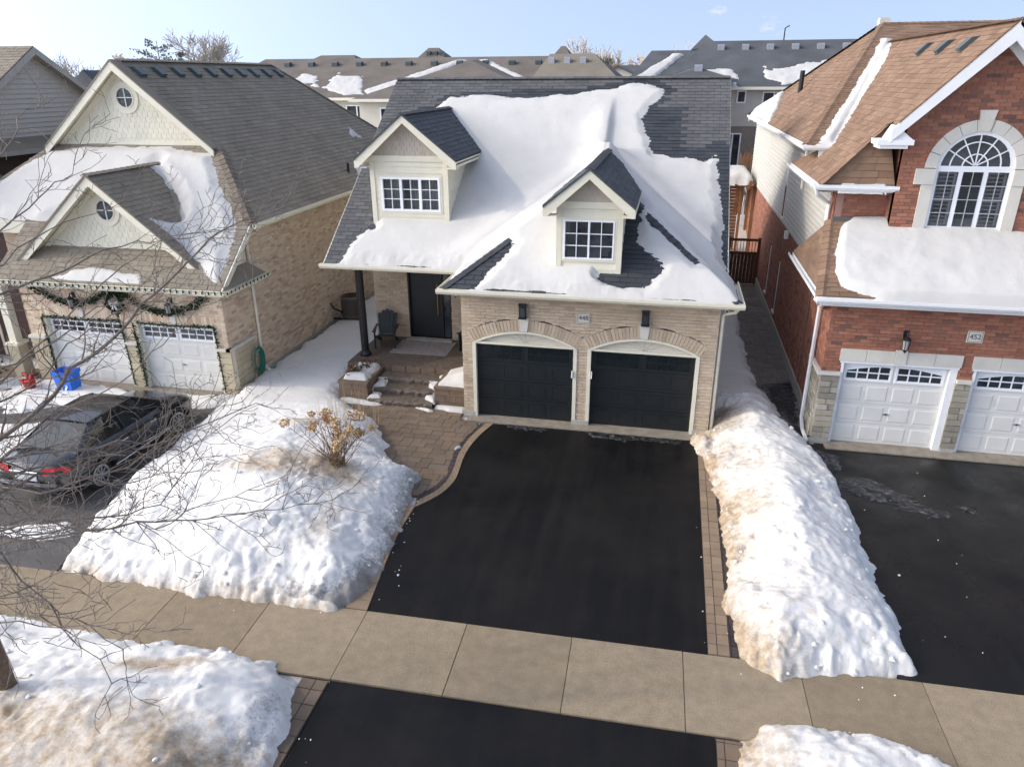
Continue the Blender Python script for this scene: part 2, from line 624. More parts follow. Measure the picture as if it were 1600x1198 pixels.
class Pieces:
    """all pieces of one kind on one thing; the 300 that show largest become objects, the rest one joined part"""

    def __init__(s, name, plural, shape, t, limit=300):
        s.name, s.plural, s.shape, s.t, s.limit = name, plural, shape, t, limit
        s.items = []

    def add(s, F, quads, m, parent, overlap=0.0, tj=0.0):
        for q in quads:
            s.items.append((F, q, m, parent, overlap, s.t * (1 + random.uniform(-tj, tj))))

    def finish(s, owner, own_mesh=False):
        sc = []
        for i, (F, q, m, par, ov, t) in enumerate(s.items):
            c = F.p((q[0][0] + q[1][0] + q[2][0] + q[3][0]) / 4, (q[0][1] + q[2][1]) / 2)
            d = c - CAMP
            L = d.length
            dp = d.dot(_F)
            fac = max(0.0, -d.normalized().dot(F.N))
            ar = ((q[1][0] - q[0][0]) + (q[2][0] - q[3][0])) / 2 * (q[2][1] - q[1][1])
            inn = dp > .5 and abs(d.dot(_R2) / dp) < .71 and abs(d.dot(_U2) / dp) < .54
            rect = abs(q[0][0] - q[3][0]) < 1e-3 and abs(q[1][0] - q[2][0]) < 1e-3
            sc.append((ar * fac / (L * L) if (inn and (rect or own_mesh)) else -1, i))
        sc.sort(reverse=True)
        solo = [i for v, i in sc[:s.limit] if v > 0]
        ss = set(solo)
        for i in solo:
            F, q, m, par, ov, t = s.items[i]
            if own_mesh:
                o = mk(s.name, *s.geo(F, q, ov, t), m, par)
            else:
                o = bpy.data.objects.new(s.name, unit_mesh(s.shape, m))
                COL.objects.link(o)
                o.parent = par
                U, V, N, P = F.U * (q[1][0] - q[0][0]), F.V * (q[2][1] - q[1][1] + ov), F.N * t, F.p(*q[0])
                o.matrix_basis = Matrix(((U.x, V.x, N.x, P.x), (U.y, V.y, N.y, P.y), (U.z, V.z, N.z, P.z), (0, 0, 0, 1)))
        rest = {}
        for i, it in enumerate(s.items):
            if i not in ss:
                rest.setdefault(it[2].name, []).append(it)
        for mn, its in rest.items():
            a = MB()
            for F, q, m, par, ov, t in its:
                a.add(*s.geo(F, q, ov, t))
            a.build(s.plural, its[0][2], owner, kind='stuff')

    def geo(s, F, q, ov, t):
        if s.shape == 'lap':          # dutch-lap board: flat face, scooped upper edge
            k = .68
            m0 = (q[0][0] + (q[3][0] - q[0][0]) * k, q[0][1] + (q[3][1] - q[0][1]) * k)
            m1 = (q[1][0] + (q[2][0] - q[1][0]) * k, q[1][1] + (q[2][1] - q[1][1]) * k)
            vs = [F.p(*q[0], 0), F.p(*q[1], 0), F.p(*q[0], t), F.p(*q[1], t), F.p(*m1, t), F.p(*m0, t), F.p(*q[2], .1 * t), F.p(*q[3], .1 * t)]
            return vs, [(0, 1, 3, 2), (2, 3, 4, 5), (5, 4, 6, 7), (0, 2, 5, 7), (1, 6, 4, 3), (1, 0, 7, 6)]
        lo, hi0, hi1 = ((-.3 * t, t, .12 * t) if s.shape == 'wedge' else (-t, t, t))
        q = list(q)
        if ov:
            q[2], q[3] = (q[2][0], q[2][1] + ov), (q[3][0], q[3][1] + ov)
        vs = [F.p(u, v, lo) for u, v in q] + [F.p(q[0][0], q[0][1], hi0), F.p(q[1][0], q[1][1], hi0), F.p(q[2][0], q[2][1], hi1), F.p(q[3][0], q[3][1], hi1)]
        return vs, [(3, 2, 1, 0), (4, 5, 6, 7), (0, 1, 5, 4), (1, 2, 6, 5), (2, 3, 7, 6), (3, 0, 4, 7)]


def rect(u0, u1, v0, v1):
    return [(u0, v0), (u1, v0), (u1, v1), (u0, v1)]


def wall_back(F, outer, holes, name, m, parent, depth=.18, h=.085, face=-.002):
    """the wall body itself, one row of blocks per course so that openings stay open"""
    a = MB()
    vs = [p[1] for p in outer]
    v, vmax = min(vs), max(vs)
    # merge equal consecutive rows
    rows = []
    while v < vmax - 1e-4:
        vb = min(v + h, vmax)
        ia, im, ib = (intervals(outer, holes, q) for q in (v + 1e-4, (v + vb) / 2, vb - 1e-4))
        if not (len(ia) == len(im) == len(ib)):
            ia = ib = im
        if rows and len(rows[-1][2]) == len(ia) and all(abs(x[0] - y[0]) + abs(x[1] - y[1]) < 1e-6 for x, y in zip(rows[-1][3], ia)) and ia == ib and rows[-1][2] == rows[-1][3]:
            rows[-1][1] = vb
        else:
            rows.append([v, vb, ia, ib])
        v = vb
    for v0, v1, ia, ib in rows:
        for (a0, b0), (a1, b1) in zip(ia, ib):
            a.prism([F.p(a0, v0, face), F.p(b0, v0, face), F.p(b1, v1, face), F.p(a1, v1, face)], F.N * -depth)
    return a.build(name, m, parent)


def brick_wall(P, F, outer, holes, mortar, brickm, owner, w=.25, h=.083, name='wall', rng=random):
    o = wall_back(F, outer, holes, name, mortar, owner, h=h)
    P.add(F, tile(outer, holes, w, h, .011, .011), brickm, o, tj=.25)
    return o


def shingle_roof(P, R, plan, m, owner, holes=(), e=.15, w=.37, name='roof', base=None, wet=None, wetm=None, th=.10):
    o = R.slab(plan, name, base or m, owner, th)
    poly = [R.uv(x, y) for x, y in plan]
    hs = [[R.uv(x, y) for x, y in hp] for hp in holes]
    qs = tile(poly, hs, w, e, .016, 0.0)
    dry, wt = [], []
    for q in qs:
        if wet is not None:
            c = R.p((q[0][0] + q[1][0]) / 2, (q[0][1] + q[2][1]) / 2)
            (wt if wet(c.x, c.y) else dry).append(q)
        else:
            dry.append(q)
    P.add(R, dry, m, o, overlap=.03, tj=.3)
    if wt:
        P.add(R, wt, wetm, o, overlap=.03, tj=.3)
    return o


def siding(P, F, outer, holes, m, owner, h=.115, name='wall', back=None):
    o = wall_back(F, outer, holes, name, back or m, owner, h=h)
    P.add(F, tile(outer, holes, 99.0, h, 0.0, 0.0, off=0), m, o, overlap=.0)
    return o


def hip_caps(a, b, m, owner, name='ridge_cap', w=.13, step=.22, lift=.025):
    """overlapping cap shingles along a hip or ridge line from a (low) to b"""
    a, b = Vector(a), Vector(b)
    d = (b - a)
    L = d.length
    d.normalize()
    side = d.cross(Vector((0, 0, 1))).normalized()
    up = side.cross(d).normalized()
    g = MB()
    n = max(1, int(L / step))
    for i in range(n):
        p = a + d * (L * i / n)
        q = a + d * min(L, L * (i + 1) / n + .05)
        h0, h1 = lift + .016, lift
        g.add([p - side * w - up * (w * .42 - h0), p + up * h0, p + side * w - up * (w * .42 - h0), q - side * w - up * (w * .42 - h1), q + up * h1, q + side * w - up * (w * .42 - h1),
               p - side * w - up * (w * .42 - h0 + .03), p - up * .0, p + side * w - up * (w * .42 - h0 + .03)],
              [(0, 1, 4, 3), (1, 2, 5, 4), (6, 7, 1, 0), (7, 8, 2, 1)])
    return g.build(name, m, owner)


GUT = [(0, 0), (.09, 0), (.125, .06), (.125, .125), (.105, .125), (.10, .03), (.015, .03), (.015, .125), (0, .125)]


def gutter(a, b, side, m, owner):
    g = MB()
    g.sweep(GUT, a, b, side, (0, 0, 1))
    return g.build('gutter', m, owner)


def downspout(pts, m, owner, r=.045):
    g = MB()
    g.tube(pts, r, 6)
    return g.build('downspout', m, owner)


def window(owner, F, u0, v0, w, h, sashes=1, nx=2, ny=3, fr=.06, m=None, glass=None, proud=.04, deep=.0, name='window'):
    """sashes side by side; each lite its own pane"""
    m = m or PVC
    glass = glass or GLASS
    a = MB()
    n1 = proud
    a.fbox(F, u0, u0 + w, v0, v0 + fr, -.05, n1)
    a.fbox(F, u0, u0 + w, v0 + h - fr, v0 + h, -.05, n1)
    a.fbox(F, u0, u0 + fr, v0 + fr, v0 + h - fr, -.05, n1)
    a.fbox(F, u0 + w - fr, u0 + w, v0 + fr, v0 + h - fr, -.05, n1)
    iw = (w - 2 * fr - (sashes - 1) * fr * 1.3) / sashes
    for k in range(1, sashes):
        x = u0 + fr + k * iw + (k - 1) * fr * 1.3
        a.fbox(F, x, x + fr * 1.3, v0 + fr, v0 + h - fr, -.05, n1 - .004)
    o = a.build(name, m, owner)
    mt = .018
    for k in range(sashes):
        x = u0 + fr + k * (iw + fr * 1.3)
        ih = h - 2 * fr
        g = MB()
        for i in range(1, nx):
            g.fbox(F, x + iw * i / nx - mt / 2, x + iw * i / nx + mt / 2, v0 + fr, v0 + fr + ih, -.02, n1 - .018)
        for j in range(1, ny):
            g.fbox(F, x, x + iw, v0 + fr + ih * j / ny - mt / 2, v0 + fr + ih * j / ny + mt / 2, -.02, n1 - .020)
        if nx * ny > 1:
            g.build('muntin', m, o)
        for i in range(nx):
            for j in range(ny):
                p = MB()
                p.fbox(F, x + iw * i / nx + .004, x + iw * (i + 1) / nx - .004, v0 + fr + ih * j / ny + .004, v0 + fr + ih * (j + 1) / ny - .004, -.03, -.015 + random.uniform(0, .004))
                p.build('pane', glass, o)
    return o


def text_mesh(txt, F, u, v, n, size, m, parent, name='number'):
    cu = bpy.data.curves.new('lettering', 'FONT')
    cu.body = txt
    cu.size = size
    cu.extrude = .004
    cu.align_x = 'CENTER'
    cu.align_y = 'CENTER'
    cu.space_character = .95
    to = bpy.data.objects.new('tmp_text', cu)
    COL.objects.link(to)
    bpy.context.view_layer.update()
    dg = bpy.context.evaluated_depsgraph_get()
    me = bpy.data.meshes.new_from_object(to.evaluated_get(dg))
    bpy.data.objects.remove(to)
    P = F.p(u, v, n)
    M4 = Matrix(((F.U.x, F.V.x, F.N.x, P.x), (F.U.y, F.V.y, F.N.y, P.y), (F.U.z, F.V.z, F.N.z, P.z), (0, 0, 0, 1)))
    me.transform(M4)
    me.materials.clear()
    me.materials.append(m)
    me.name = name
    o = bpy.data.objects.new(name, me)
    COL.objects.link(o)
    attach(o, parent)
    return o


# ------------------------------------------------------------------ noise and snow fields
def _h(ix, iy, s):
    n = np.sin(ix * 127.1 + iy * 311.7 + s * 74.7) * 43758.5453
    return n - np.floor(n)


def vnoise(x, y, s=0):
    ix, iy = np.floor(x), np.floor(y)
    fx, fy = x - ix, y - iy
    fx, fy = fx * fx * fx * (fx * (fx * 6 - 15) + 10), fy * fy * fy * (fy * (fy * 6 - 15) + 10)
    a, b, c, d = _h(ix, iy, s), _h(ix + 1, iy, s), _h(ix, iy + 1, s), _h(ix + 1, iy + 1, s)
    return (a + (b - a) * fx) * (1 - fy) + (c + (d - c) * fx) * fy


def fbm(x, y, sc, octv=4, s=0, g=.5):
    """zero-mean fractal noise, about -1..1; sc = size of the largest lumps in metres"""
    t, a, nrm = 0.0, 1.0, 0.0
    ca, sa = math.cos(.6), math.sin(.6)
    x, y = np.asarray(x, float) / sc, np.asarray(y, float) / sc
    for o in range(octv):
        t = t + a * (vnoise(x + 17.3 * o, y - 9.1 * o, s + o) * 2 - 1)
        nrm += a
        a *= g
        x, y = (x * ca - y * sa) * 2.03, (x * sa + y * ca) * 2.03
    return t / nrm * 1.5


def sdf(px, py, poly):
    """signed distance to polygon, positive inside"""
    d = np.full(px.shape, 1e9)
    ins = np.zeros(px.shape, bool)
    n = len(poly)
    for i in range(n):
        ax, ay = poly[i]
        bx, by = poly[(i + 1) % n]
        ex, ey = bx - ax, by - ay
        wx, wy = px - ax, py - ay
        t = np.clip((wx * ex + wy * ey) / (ex * ex + ey * ey + 1e-12), 0, 1)
        d = np.minimum(d, np.hypot(wx - ex * t, wy - ey * t))
        c = (ay <= py) != (by <= py)
        with np.errstate(divide='ignore', invalid='ignore'):
            xi = ax + (py - ay) * ex / (ey if abs(ey) > 1e-12 else 1e-12)
        ins ^= c & (px < xi)
    return np.where(ins, d, -d)


def sat(a):
    return np.clip(a, 0, 1)


def grid_mesh(name, X, Y, Z, keep, m, parent=None, attrs=None, **k):
    ny, nx = X.shape
    kc = keep[:-1, :-1] | keep[1:, :-1] | keep[:-1, 1:] | keep[1:, 1:]
    idx = np.arange(nx * ny).reshape(ny, nx)
    q = np.stack([idx[:-1, :-1][kc], idx[:-1, 1:][kc], idx[1:, 1:][kc], idx[1:, :-1][kc]], 1)
    used = np.unique(q)
    rm = np.full(nx * ny, -1)
    rm[used] = np.arange(len(used))
    V = np.stack([X.ravel()[used], Y.ravel()[used], Z.ravel()[used]], 1)
    q = rm[q]
    me = bpy.data.meshes.new(name)
    me.vertices.add(len(V))
    me.vertices.foreach_set('co', V.ravel())
    me.loops.add(q.size)
    me.loops.foreach_set('vertex_index', q.ravel())
    me.polygons.add(len(q))
    me.polygons.foreach_set('loop_start', np.arange(0, q.size, 4))
    me.polygons.foreach_set('loop_total', np.full(len(q), 4))
    me.polygons.foreach_set('use_smooth', np.ones(len(q), bool))
    me.update(calc_edges=True)
    me.validate()
    me.materials.append(m)
    for an, av in (attrs or {}).items():
        at = me.attributes.new(an, 'FLOAT', 'POINT')
        at.data.foreach_set('value', np.asarray(av, float).ravel()[used])
    o = bpy.data.objects.new(name, me)
    COL.objects.link(o)
    attach(o, parent)
    tag(o, **k)
    return o


def snow_sheet(name, Rf, polys, T, res=.06, edge=.12, rag=.10, holes=(), seed=1, lump=.03, label=None, cat='snow', extra=None, ragsc=.35, m=None, clip=None, taper=False):
    """snow lying on a roof: Rf(x,y) gives the roof; polys are plan outlines; T thickness (m)"""
    xs = [p[0] for po in polys for p in po]
    ys = [p[1] for po in polys for p in po]
    X, Y = np.meshgrid(np.arange(min(xs) - .3, max(xs) + .3, res), np.arange(min(ys) - .3, max(ys) + .3, res))
    d = np.full(X.shape, -9.)
    for po in polys:
        d = np.maximum(d, sdf(X, Y, po))
    for ho in holes:
        d = np.minimum(d, -sdf(X, Y, ho))
    d = d + (fbm(X * .55, Y * 1.5, ragsc, 5, seed, .65) * .8 + fbm(X, Y, ragsc * 3, 3, seed + 2) * .6) * rag
    Tm = T(X, Y) if callable(T) else T
    s = sat(d / edge)
    prof = s * (2 - s) * (.35 + .65 * s) if taper else np.sqrt(s * (2 - s))
    if clip is not None:
        dc = clip(X, Y)
        s2 = sat(dc / .11)
        prof = prof * np.sqrt(s2 * (2 - s2))
        d = np.minimum(d, dc)
    h = Tm * prof * (1 + .10 * fbm(X, Y, 1.4, 3, seed + 5)) + lump * fbm(X, Y, .5, 4, seed + 9) * s
    if extra is not None:
        h = h + extra(X, Y) * s
    h = np.where(d > 0, np.maximum(h, .004), np.maximum(d * .8, -.10))
    Z = Rf(X, Y) + h
    return grid_mesh(name, X, Y, Z, d > -res * .5, m or SNOWR, kind='stuff', label=label, cat=cat)


def clods(x, y, size, s):
    """broken blocks: every cell of a warped Voronoi pattern keeps its own height, creased along its edges"""
    x, y = x / size, y / size
    ix, iy = np.floor(x), np.floor(y)
    f1, f2, hv = np.full(x.shape, 9.), np.full(x.shape, 9.), np.zeros(x.shape)
    for a in (-1, 0, 1):
        for b in (-1, 0, 1):
            cx, cy = ix + a, iy + b
            px, py = cx + _h(cx, cy, s), cy + _h(cx, cy, s + 7)
            d = np.hypot(x - px, y - py)
            nearer = d < f1
            f2 = np.where(nearer, f1, np.minimum(f2, d))
            hv = np.where(nearer, _h(cx, cy, s + 13), hv)
            f1 = np.where(nearer, d, f1)
    return (hv - .5) * sat((f2 - f1) / .22) - .35 * (1 - sat((f2 - f1) / .16))


BANKS = {}


def snow_bank(name, poly, Hf, label, res=.036, slope=1.1, rag=.14, rough=None, dirt=None, grit=None, seed=1, group=None, cat='snow bank', clip=None):
    xs = [p[0] for p in poly]
    ys = [p[1] for p in poly]
    X, Y = np.meshgrid(np.arange(min(xs) - .4, max(xs) + .4, res), np.arange(min(ys) - .4, max(ys) + .4, res))
    d = sdf(X, Y, poly) + fbm(X, Y, .55, 5, seed, .62) * rag
    H = np.maximum(Hf(X, Y), .02)
    dd = np.maximum(d, 0)
    h = H * (1 - np.exp(-dd * slope / H))
    r = rough(X, Y) if rough is not None else np.ones_like(X)
    e = sat(dd / .25)
    wx = X + .22 * fbm(X, Y, .9, 4, seed + 61, .55)
    wy = Y + .22 * fbm(X, Y, .9, 4, seed + 67, .55)
    patch = sat(-.05 + 1.3 * fbm(X, Y, 1.3, 3, seed + 51) + .75 * sat(1 - dd / .8))
    crust = (1 - np.abs(fbm(wx, wy, .85, 6, seed + 71, .55))) ** 2 - .6
    h = h + e * r * (.15 * fbm(wx, wy, 1.9, 8, seed + 11, .45) + .04 * crust + patch * (.11 * clods(wx, wy, .34, seed + 81) + .045 * clods(wx + 3, wy, .15, seed + 91) + .022 * fbm(wx, wy, .13, 4, seed + 41, .6)) + .008 * fbm(wx, wy, .10, 3, seed + 43, .6))
    h = np.where(d > 0, np.maximum(h, .01 * sat(d / .05)), np.maximum(d * .9, -.12))
    BANKS[seed] = (X[0, 0], Y[0, 0], res, h, d)
    dt = dirt(X, Y, h, d) if dirt is not None else np.zeros_like(X)
    gt = grit(X, Y, h, d) if grit is not None else np.zeros_like(X)
    return grid_mesh(name, X, Y, h, d > -res * .5, SNOW, attrs={'dirt': dt, 'grit': gt}, label=label, cat=cat, group=group)


def bump2(X, Y, cx, cy, rx, ry=None):
    ry = ry or rx
    return np.exp(-((X - cx) / rx) ** 2 - ((Y - cy) / ry) ** 2)


def lump(a, c, r, rng, sq=.75):
    """a small irregular lump"""
    vs = []
    ph = (1 + 5 ** .5) / 2
    ico = [(-1, ph, 0), (1, ph, 0), (-1, -ph, 0), (1, -ph, 0), (0, -1, ph), (0, 1, ph), (0, -1, -ph), (0, 1, -ph), (ph, 0, -1), (ph, 0, 1), (-ph, 0, -1), (-ph, 0, 1)]
    fc = [(0, 11, 5), (0, 5, 1), (0, 1, 7), (0, 7, 10), (0, 10, 11), (1, 5, 9), (5, 11, 4), (11, 10, 2), (10, 7, 6), (7, 1, 8), (3, 9, 4), (3, 4, 2), (3, 2, 6), (3, 6, 8), (3, 8, 9), (4, 9, 5), (2, 4, 11), (6, 2, 10), (8, 6, 7), (9, 8, 1)]
    for x, y, z in ico:
        k = r / 1.9 * rng.uniform(.65, 1.25)
        vs.append((c[0] + x * k, c[1] + y * k, c[2] + z * k * sq))
    a.add(vs, fc)


def cards(a, pts, size, rng, flat=False):
    """small leaf faces, each turned its own way"""
    for p in pts:
        d = Vector((rng.gauss(0, 1), rng.gauss(0, 1), rng.gauss(0, 1))).normalized()
        e = d.orthogonal().normalized()
        g = d.cross(e)
        s = size * rng.uniform(.6, 1.4)
        p = Vector(p)
        a.add([p - e * s * .35, p + g * s * .5 + d * s * .1, p + e * s * .35, p - g * s * .5 + d * s * .1], [(0, 1, 2, 3)])

# ================================================================== SETTING
def struct(o):
    o['kind'] = 'structure'
    return o


# ground: one sheet to the horizon, rising behind the back gardens
gx = np.concatenate([np.linspace(-900, -40, 14), np.linspace(-36, 36, 37), np.linspace(40, 900, 14)])
gy = np.concatenate([np.linspace(-300, -10, 6), np.linspace(-6, 70, 39), np.linspace(80, 1500, 20)])
GX, GY = np.meshgrid(gx, gy)
t_ = sat((GY - 33) / 11)
GZ = -.05 + 2.5 * t_ * t_ * (3 - 2 * t_) - .0 * GX
ground = struct(grid_mesh('ground', GX, GY, GZ, np.ones_like(GX, bool), SNOWR))

HF = Frame((0, 0, 0), (1, 0, 0), (0, 1, 0))


def flat(name, poly, z, m, th=.06):
    a = MB()
    a.prism([(x, y, z) for x, y in poly], (0, 0, -th))
    return struct(a.build(name, m))


def rs(pts, n):
    """resample a polyline smoothly (Catmull-Rom)"""
    P = [Vector((x, y)) for x, y in pts]
    P = [P[0] * 2 - P[1]] + P + [P[-1] * 2 - P[-2]]
    out = []
    seg = len(P) - 3
    for i in range(n + 1):
        t = i / n * seg
        k = min(int(t), seg - 1)
        t -= k
        a, b, c, d = P[k:k + 4]
        q = .5 * ((2 * b) + (-a + c) * t + (2 * a - 5 * b + 4 * c - d) * t * t + (-a + 3 * b - 3 * c + d) * t ** 3)
        out.append((q.x, q.y))
    return out


road = flat('road', [(-120, -7), (120, -7), (120, 3.4), (-120, 3.4)], -.03, ASPHG)
CURVE = rs([(-4.03, 16.5), (-4.2, 15.86), (-4.3, 15.2), (-4.31, 14.6), (-4.25, 13.99), (-4.22, 13.53), (-4.3, 13.06), (-4.49, 12.65), (-4.74, 12.28)], 22)
drive = flat('driveway', CURVE + [(-4.74, 11.3), (-4.62, 10.2), (-4.47, 9.05), (1.13, 9.17), (1.13, 16.56)], 0.0, ASPH)
apron = flat('driveway_apron', [(-4.36, 3.4), (-4.42, 7.5), (1.17, 7.63), (1.17, 3.4)], 0.0, ASPH)
driveL = flat('neighbour_driveway', [(-17.9, 8.6), (-10.5, 8.9), (-11.5, 12), (-11.6, 16.86), (-18.4, 16.86)], 0.0, ASPHG)
apronL = flat('neighbour_apron', [(-17.8, 3.4), (-10.6, 3.4), (-10.6, 7.4), (-17.8, 7.3)], 0.0, ASPHG)
driveR = flat('neighbour_driveway', [(3.9, 9.24), (12.5, 9.42), (12.5, 17.0), (3.9, 17.0)], 0.0, ASPHW)
apronR = flat('neighbour_apron', [(4.6, 3.4), (12.5, 3.4), (12.5, 7.9), (4.6, 7.72)], 0.0, ASPHW)

# concrete sidewalk of separate slabs
SWF = Frame((0, 7.62, 0), (1, .022, 0), (-.022, 1, 0))
sb = MB()
sb.fbox(SWF, -40, 40, .01, 1.51, -.05, .004)
sidewalk = struct(sb.build('sidewalk', SANDJ))
P = Pieces('slab', 'slabs', 'box', .018)
slabs = []
for k in range(-22, 23):
    u0 = -.96 + 1.735 * k
    slabs.append(((u0 + .006, 0), (u0 + 1.729, 0), (u0 + 1.729, 1.52), (u0 + .006, 1.52)))
P.add(SWF, slabs, SLAB, sidewalk, tj=.12)
P.finish(sidewalk)

# paver walk beside the drive
WALK = [(-9.3, 17.04), (-5.0, 17.04), (-4.98, 16.62), (-4.42, 16.44)] + rs([(-4.3, 16.44), (-4.5, 15.72), (-4.57, 15.15), (-4.57, 14.61), (-4.5, 14.06), (-4.45, 13.54), (-4.55, 13.18), (-4.81, 12.72)], 16)[1:] + [(-5.8, 12.9), (-7.4, 14.3), (-9.3, 16.0)]
walk = flat('walkway', WALK, .0, SANDJ)
P = Pieces('paver', 'pavers', 'box', .018)
rng = random.Random(3)
P.add(HF, tile(WALK, [], .4, .235, .010, .010, wr=(.2, .44), rng=rng), PAVE, walk, tj=.3)
P.finish(walk)
# the curved border: dark soldier course and tan band
band_in = rs([(-4.24, 16.47), (-4.39, 15.82), (-4.47, 15.24), (-4.47, 14.64), (-4.40, 14.02), (-4.39, 13.44), (-4.51, 12.97), (-4.74, 12.58)], 22)
dark_in = rs([(-4.36, 16.45), (-4.52, 15.72), (-4.60, 15.15), (-4.60, 14.61), (-4.53, 14.06), (-4.50, 13.54), (-4.60, 13.14), (-4.84, 12.70)], 22)
bc = MB()
for k in range(22):
    bc.add([(x, y, .002) for x, y in (CURVE[k], CURVE[k + 1], dark_in[k + 1], dark_in[k])], [(3, 2, 1, 0)])
border = struct(bc.build('curved_border', SANDJ))
P = Pieces('border_paver', 'border_pavers', 'box', .02)


def lerp2(a, b, t):
    return (a[0] + (b[0] - a[0]) * t, a[1] + (b[1] - a[1]) * t)


for k in range(22):
    g = .03
    A, B, C_, D_ = band_in[k], CURVE[k], CURVE[k + 1], band_in[k + 1]
    P.add(HF, [(lerp2(A, D_, g), lerp2(B, C_, g), lerp2(B, C_, 1 - g), lerp2(A, D_, 1 - g))], PAVET, border)
    A, B, C_, D_ = dark_in[k], band_in[k], band_in[k + 1], dark_in[k + 1]
    g = .06
    P.add(HF, [(lerp2(A, D_, g), lerp2(lerp2(B, C_, g), A, .08), lerp2(lerp2(B, C_, 1 - g), D_, .08), lerp2(A, D_, 1 - g))], PAVED, border)
P.finish(border, own_mesh=True)
# straight borders along the drive
bo = MB()
bo.box(1.13, 1.60, 9.18, 16.5, -.05, .003)
bR = struct(bo.build('drive_border', SANDJ))
P = Pieces('border_paver', 'border_pavers', 'box', .02)
P.add(HF, tile(rect(1.14, 1.46, 9.2, 16.45), [], .32, .235, .012, .012, off=0), PAVET, bR, tj=.2)
P.add(HF, tile(rect(1.47, 1.585, 9.2, 16.45), [], .115, .235, .012, .012, off=0), PAVED, bR, tj=.2)
P.finish(bR)
bo = MB()
bo.add([(x, y, .003) for x, y in ((-4.74, 12.28), (-4.74, 11.3), (-4.62, 10.2), (-4.47, 9.06), (-4.87, 9.06), (-5.02, 10.2), (-5.14, 11.3), (-5.14, 12.5))], [(7, 6, 5, 4, 3, 2, 1, 0)])
bL = struct(bo.build('drive_border', SANDJ))
P = Pieces('border_paver', 'border_pavers', 'box', .02)
ys = [9.06 + .235 * i for i in range(14)]


def xl(y):
    return np.interp(y, [9.06, 10.2, 11.3, 12.28], [-4.47, -4.62, -4.74, -4.74])


P.add(HF, [((xl(y) - .39, y), (xl(y) - .012, y), (xl(y + .223) - .012, y + .223), (xl(y + .223) - .39, y + .223)) for y in ys], PAVET, bL)
P.finish(bL, own_mesh=True)
for x0, x1 in ((-4.86, -4.43), (1.18, 1.62)):
    bo = MB()
    bo.box(x0, x1, 3.5, 7.48 + (.13 if x0 > 0 else 0), -.05, .002)
    b_ = struct(bo.build('apron_border', SANDJ))
    P = Pieces('border_paver', 'border_pavers', 'box', .02)
    P.add(HF, tile(rect(x0 + .01, x1 - .01, 3.5, 7.47 + (.13 if x0 > 0 else 0)), [], x1 - x0 - .01, .27, .012, .012, off=0), PAVE, b_, tj=.2)
    P.finish(b_)
# thresholds in front of the garage doors
for nm, x0, x1, y0, y1 in (('threshold', -4.78, 1.22, 16.52, 16.98), ('neighbour_threshold', 4.15, 12, 16.72, 17.2), ('neighbour_threshold', -17.9, -11.8, 16.5, 17.0)):
    a = MB()
    a.box(x0, x1, y0, y1, -.05, .03)
    struct(a.build(nm, THRES))
# side path between the houses
PATH = rect(2.75, 3.93, 16.9, 33.0)
path = flat('side_path', PATH, .0, SANDJ)
P = Pieces('paver', 'pavers', 'box', .016)
P.add(HF, tile(PATH, [], .40, .42, .014, .014, wr=(.3, .6), rng=rng), PAVEG, path, tj=.3)
P.finish(path)
# neighbour's porch walk on the far left
walkL = flat('neighbour_walkway', rect(-22, -18.4, 11.0, 17.5), .0, SANDJ)
P = Pieces('paver', 'pavers', 'box', .016)
P.add(HF, tile(rect(-22, -18.4, 11.0, 17.5), [], .40, .35, .012, .012, wr=(.3, .6), rng=rng), PAVE, walkL, tj=.3)
P.finish(walkL)

# ------------------------------------------------------------------ snow banks
def dirt_front(X, Y, h, d):
    crest = bump2(X, Y, -7.1, 12.0, 1.3, .32) + bump2(X, Y, -7.8, 11.5, .9, .28) + .8 * bump2(X, Y, -6.4, 12.3, .5, .35) + .6 * bump2(X, Y, -8.0, 14.0, .9, .5) + .55 * bump2(X, Y, -5.9, 10.5, .25, .6)
    return .36 * sat(crest) + .26 * sat(1 - d / .3) * (Y < 9.9) + .10 * sat(fbm(X, Y, 1.4, 3, 9)) * sat((15 - Y) / 1)


def grit_front(X, Y, h, d):
    return .42 * sat(1 - d / .75) * sat((X + 6.6) / 1.2) * (Y > 9) + .2 * sat(1 - d / .5) * (Y < 10.2) * (X > -7)


FRONT = [(-10.55, 8.98), (-8.86, 8.80), (-6.41, 8.90), (-5.0, 8.95), (-4.62, 9.52), (-4.72, 10.54), (-4.78, 11.39), (-5.0, 12.68), (-4.96, 13.45), (-5.55, 13.62), (-6.35, 14.75), (-7.0, 15.7), (-7.9, 16.5), (-8.55, 17.05), (-8.72, 17.2),
         (-8.72, 18.5), (-9.0, 18.6), (-9.0, 21.0), (-9.0, 30.0), (-11.6, 30.0), (-11.6, 18.9), (-11.6, 16.95), (-11.55, 16.3), (-11.45, 14.6), (-11.35, 13.3), (-11.1, 11.6), (-10.8, 10.2)]


def H_front(X, Y):
    front_ = sat((17.2 - Y) / 1.6)
    H = .26 + front_ * (.55 * bump2(X, Y, -8.0, 12.6, 2.4, 2.6) + .30 * bump2(X, Y, -6.3, 10.8, 1.6, 1.8) + .25 * bump2(X, Y, -9.4, 10.4, 1.6, 1.4) + .2)
    return H


def R_front(X, Y):
    return .12 + .88 * sat((15.2 - Y) / 2.0)


snow_bank('snow_bank', FRONT, H_front, 'big plowed snow bank with dried hydrangea between the two left driveways', slope=1.9, rough=R_front, dirt=dirt_front, grit=grit_front, seed=3, group='snow banks')

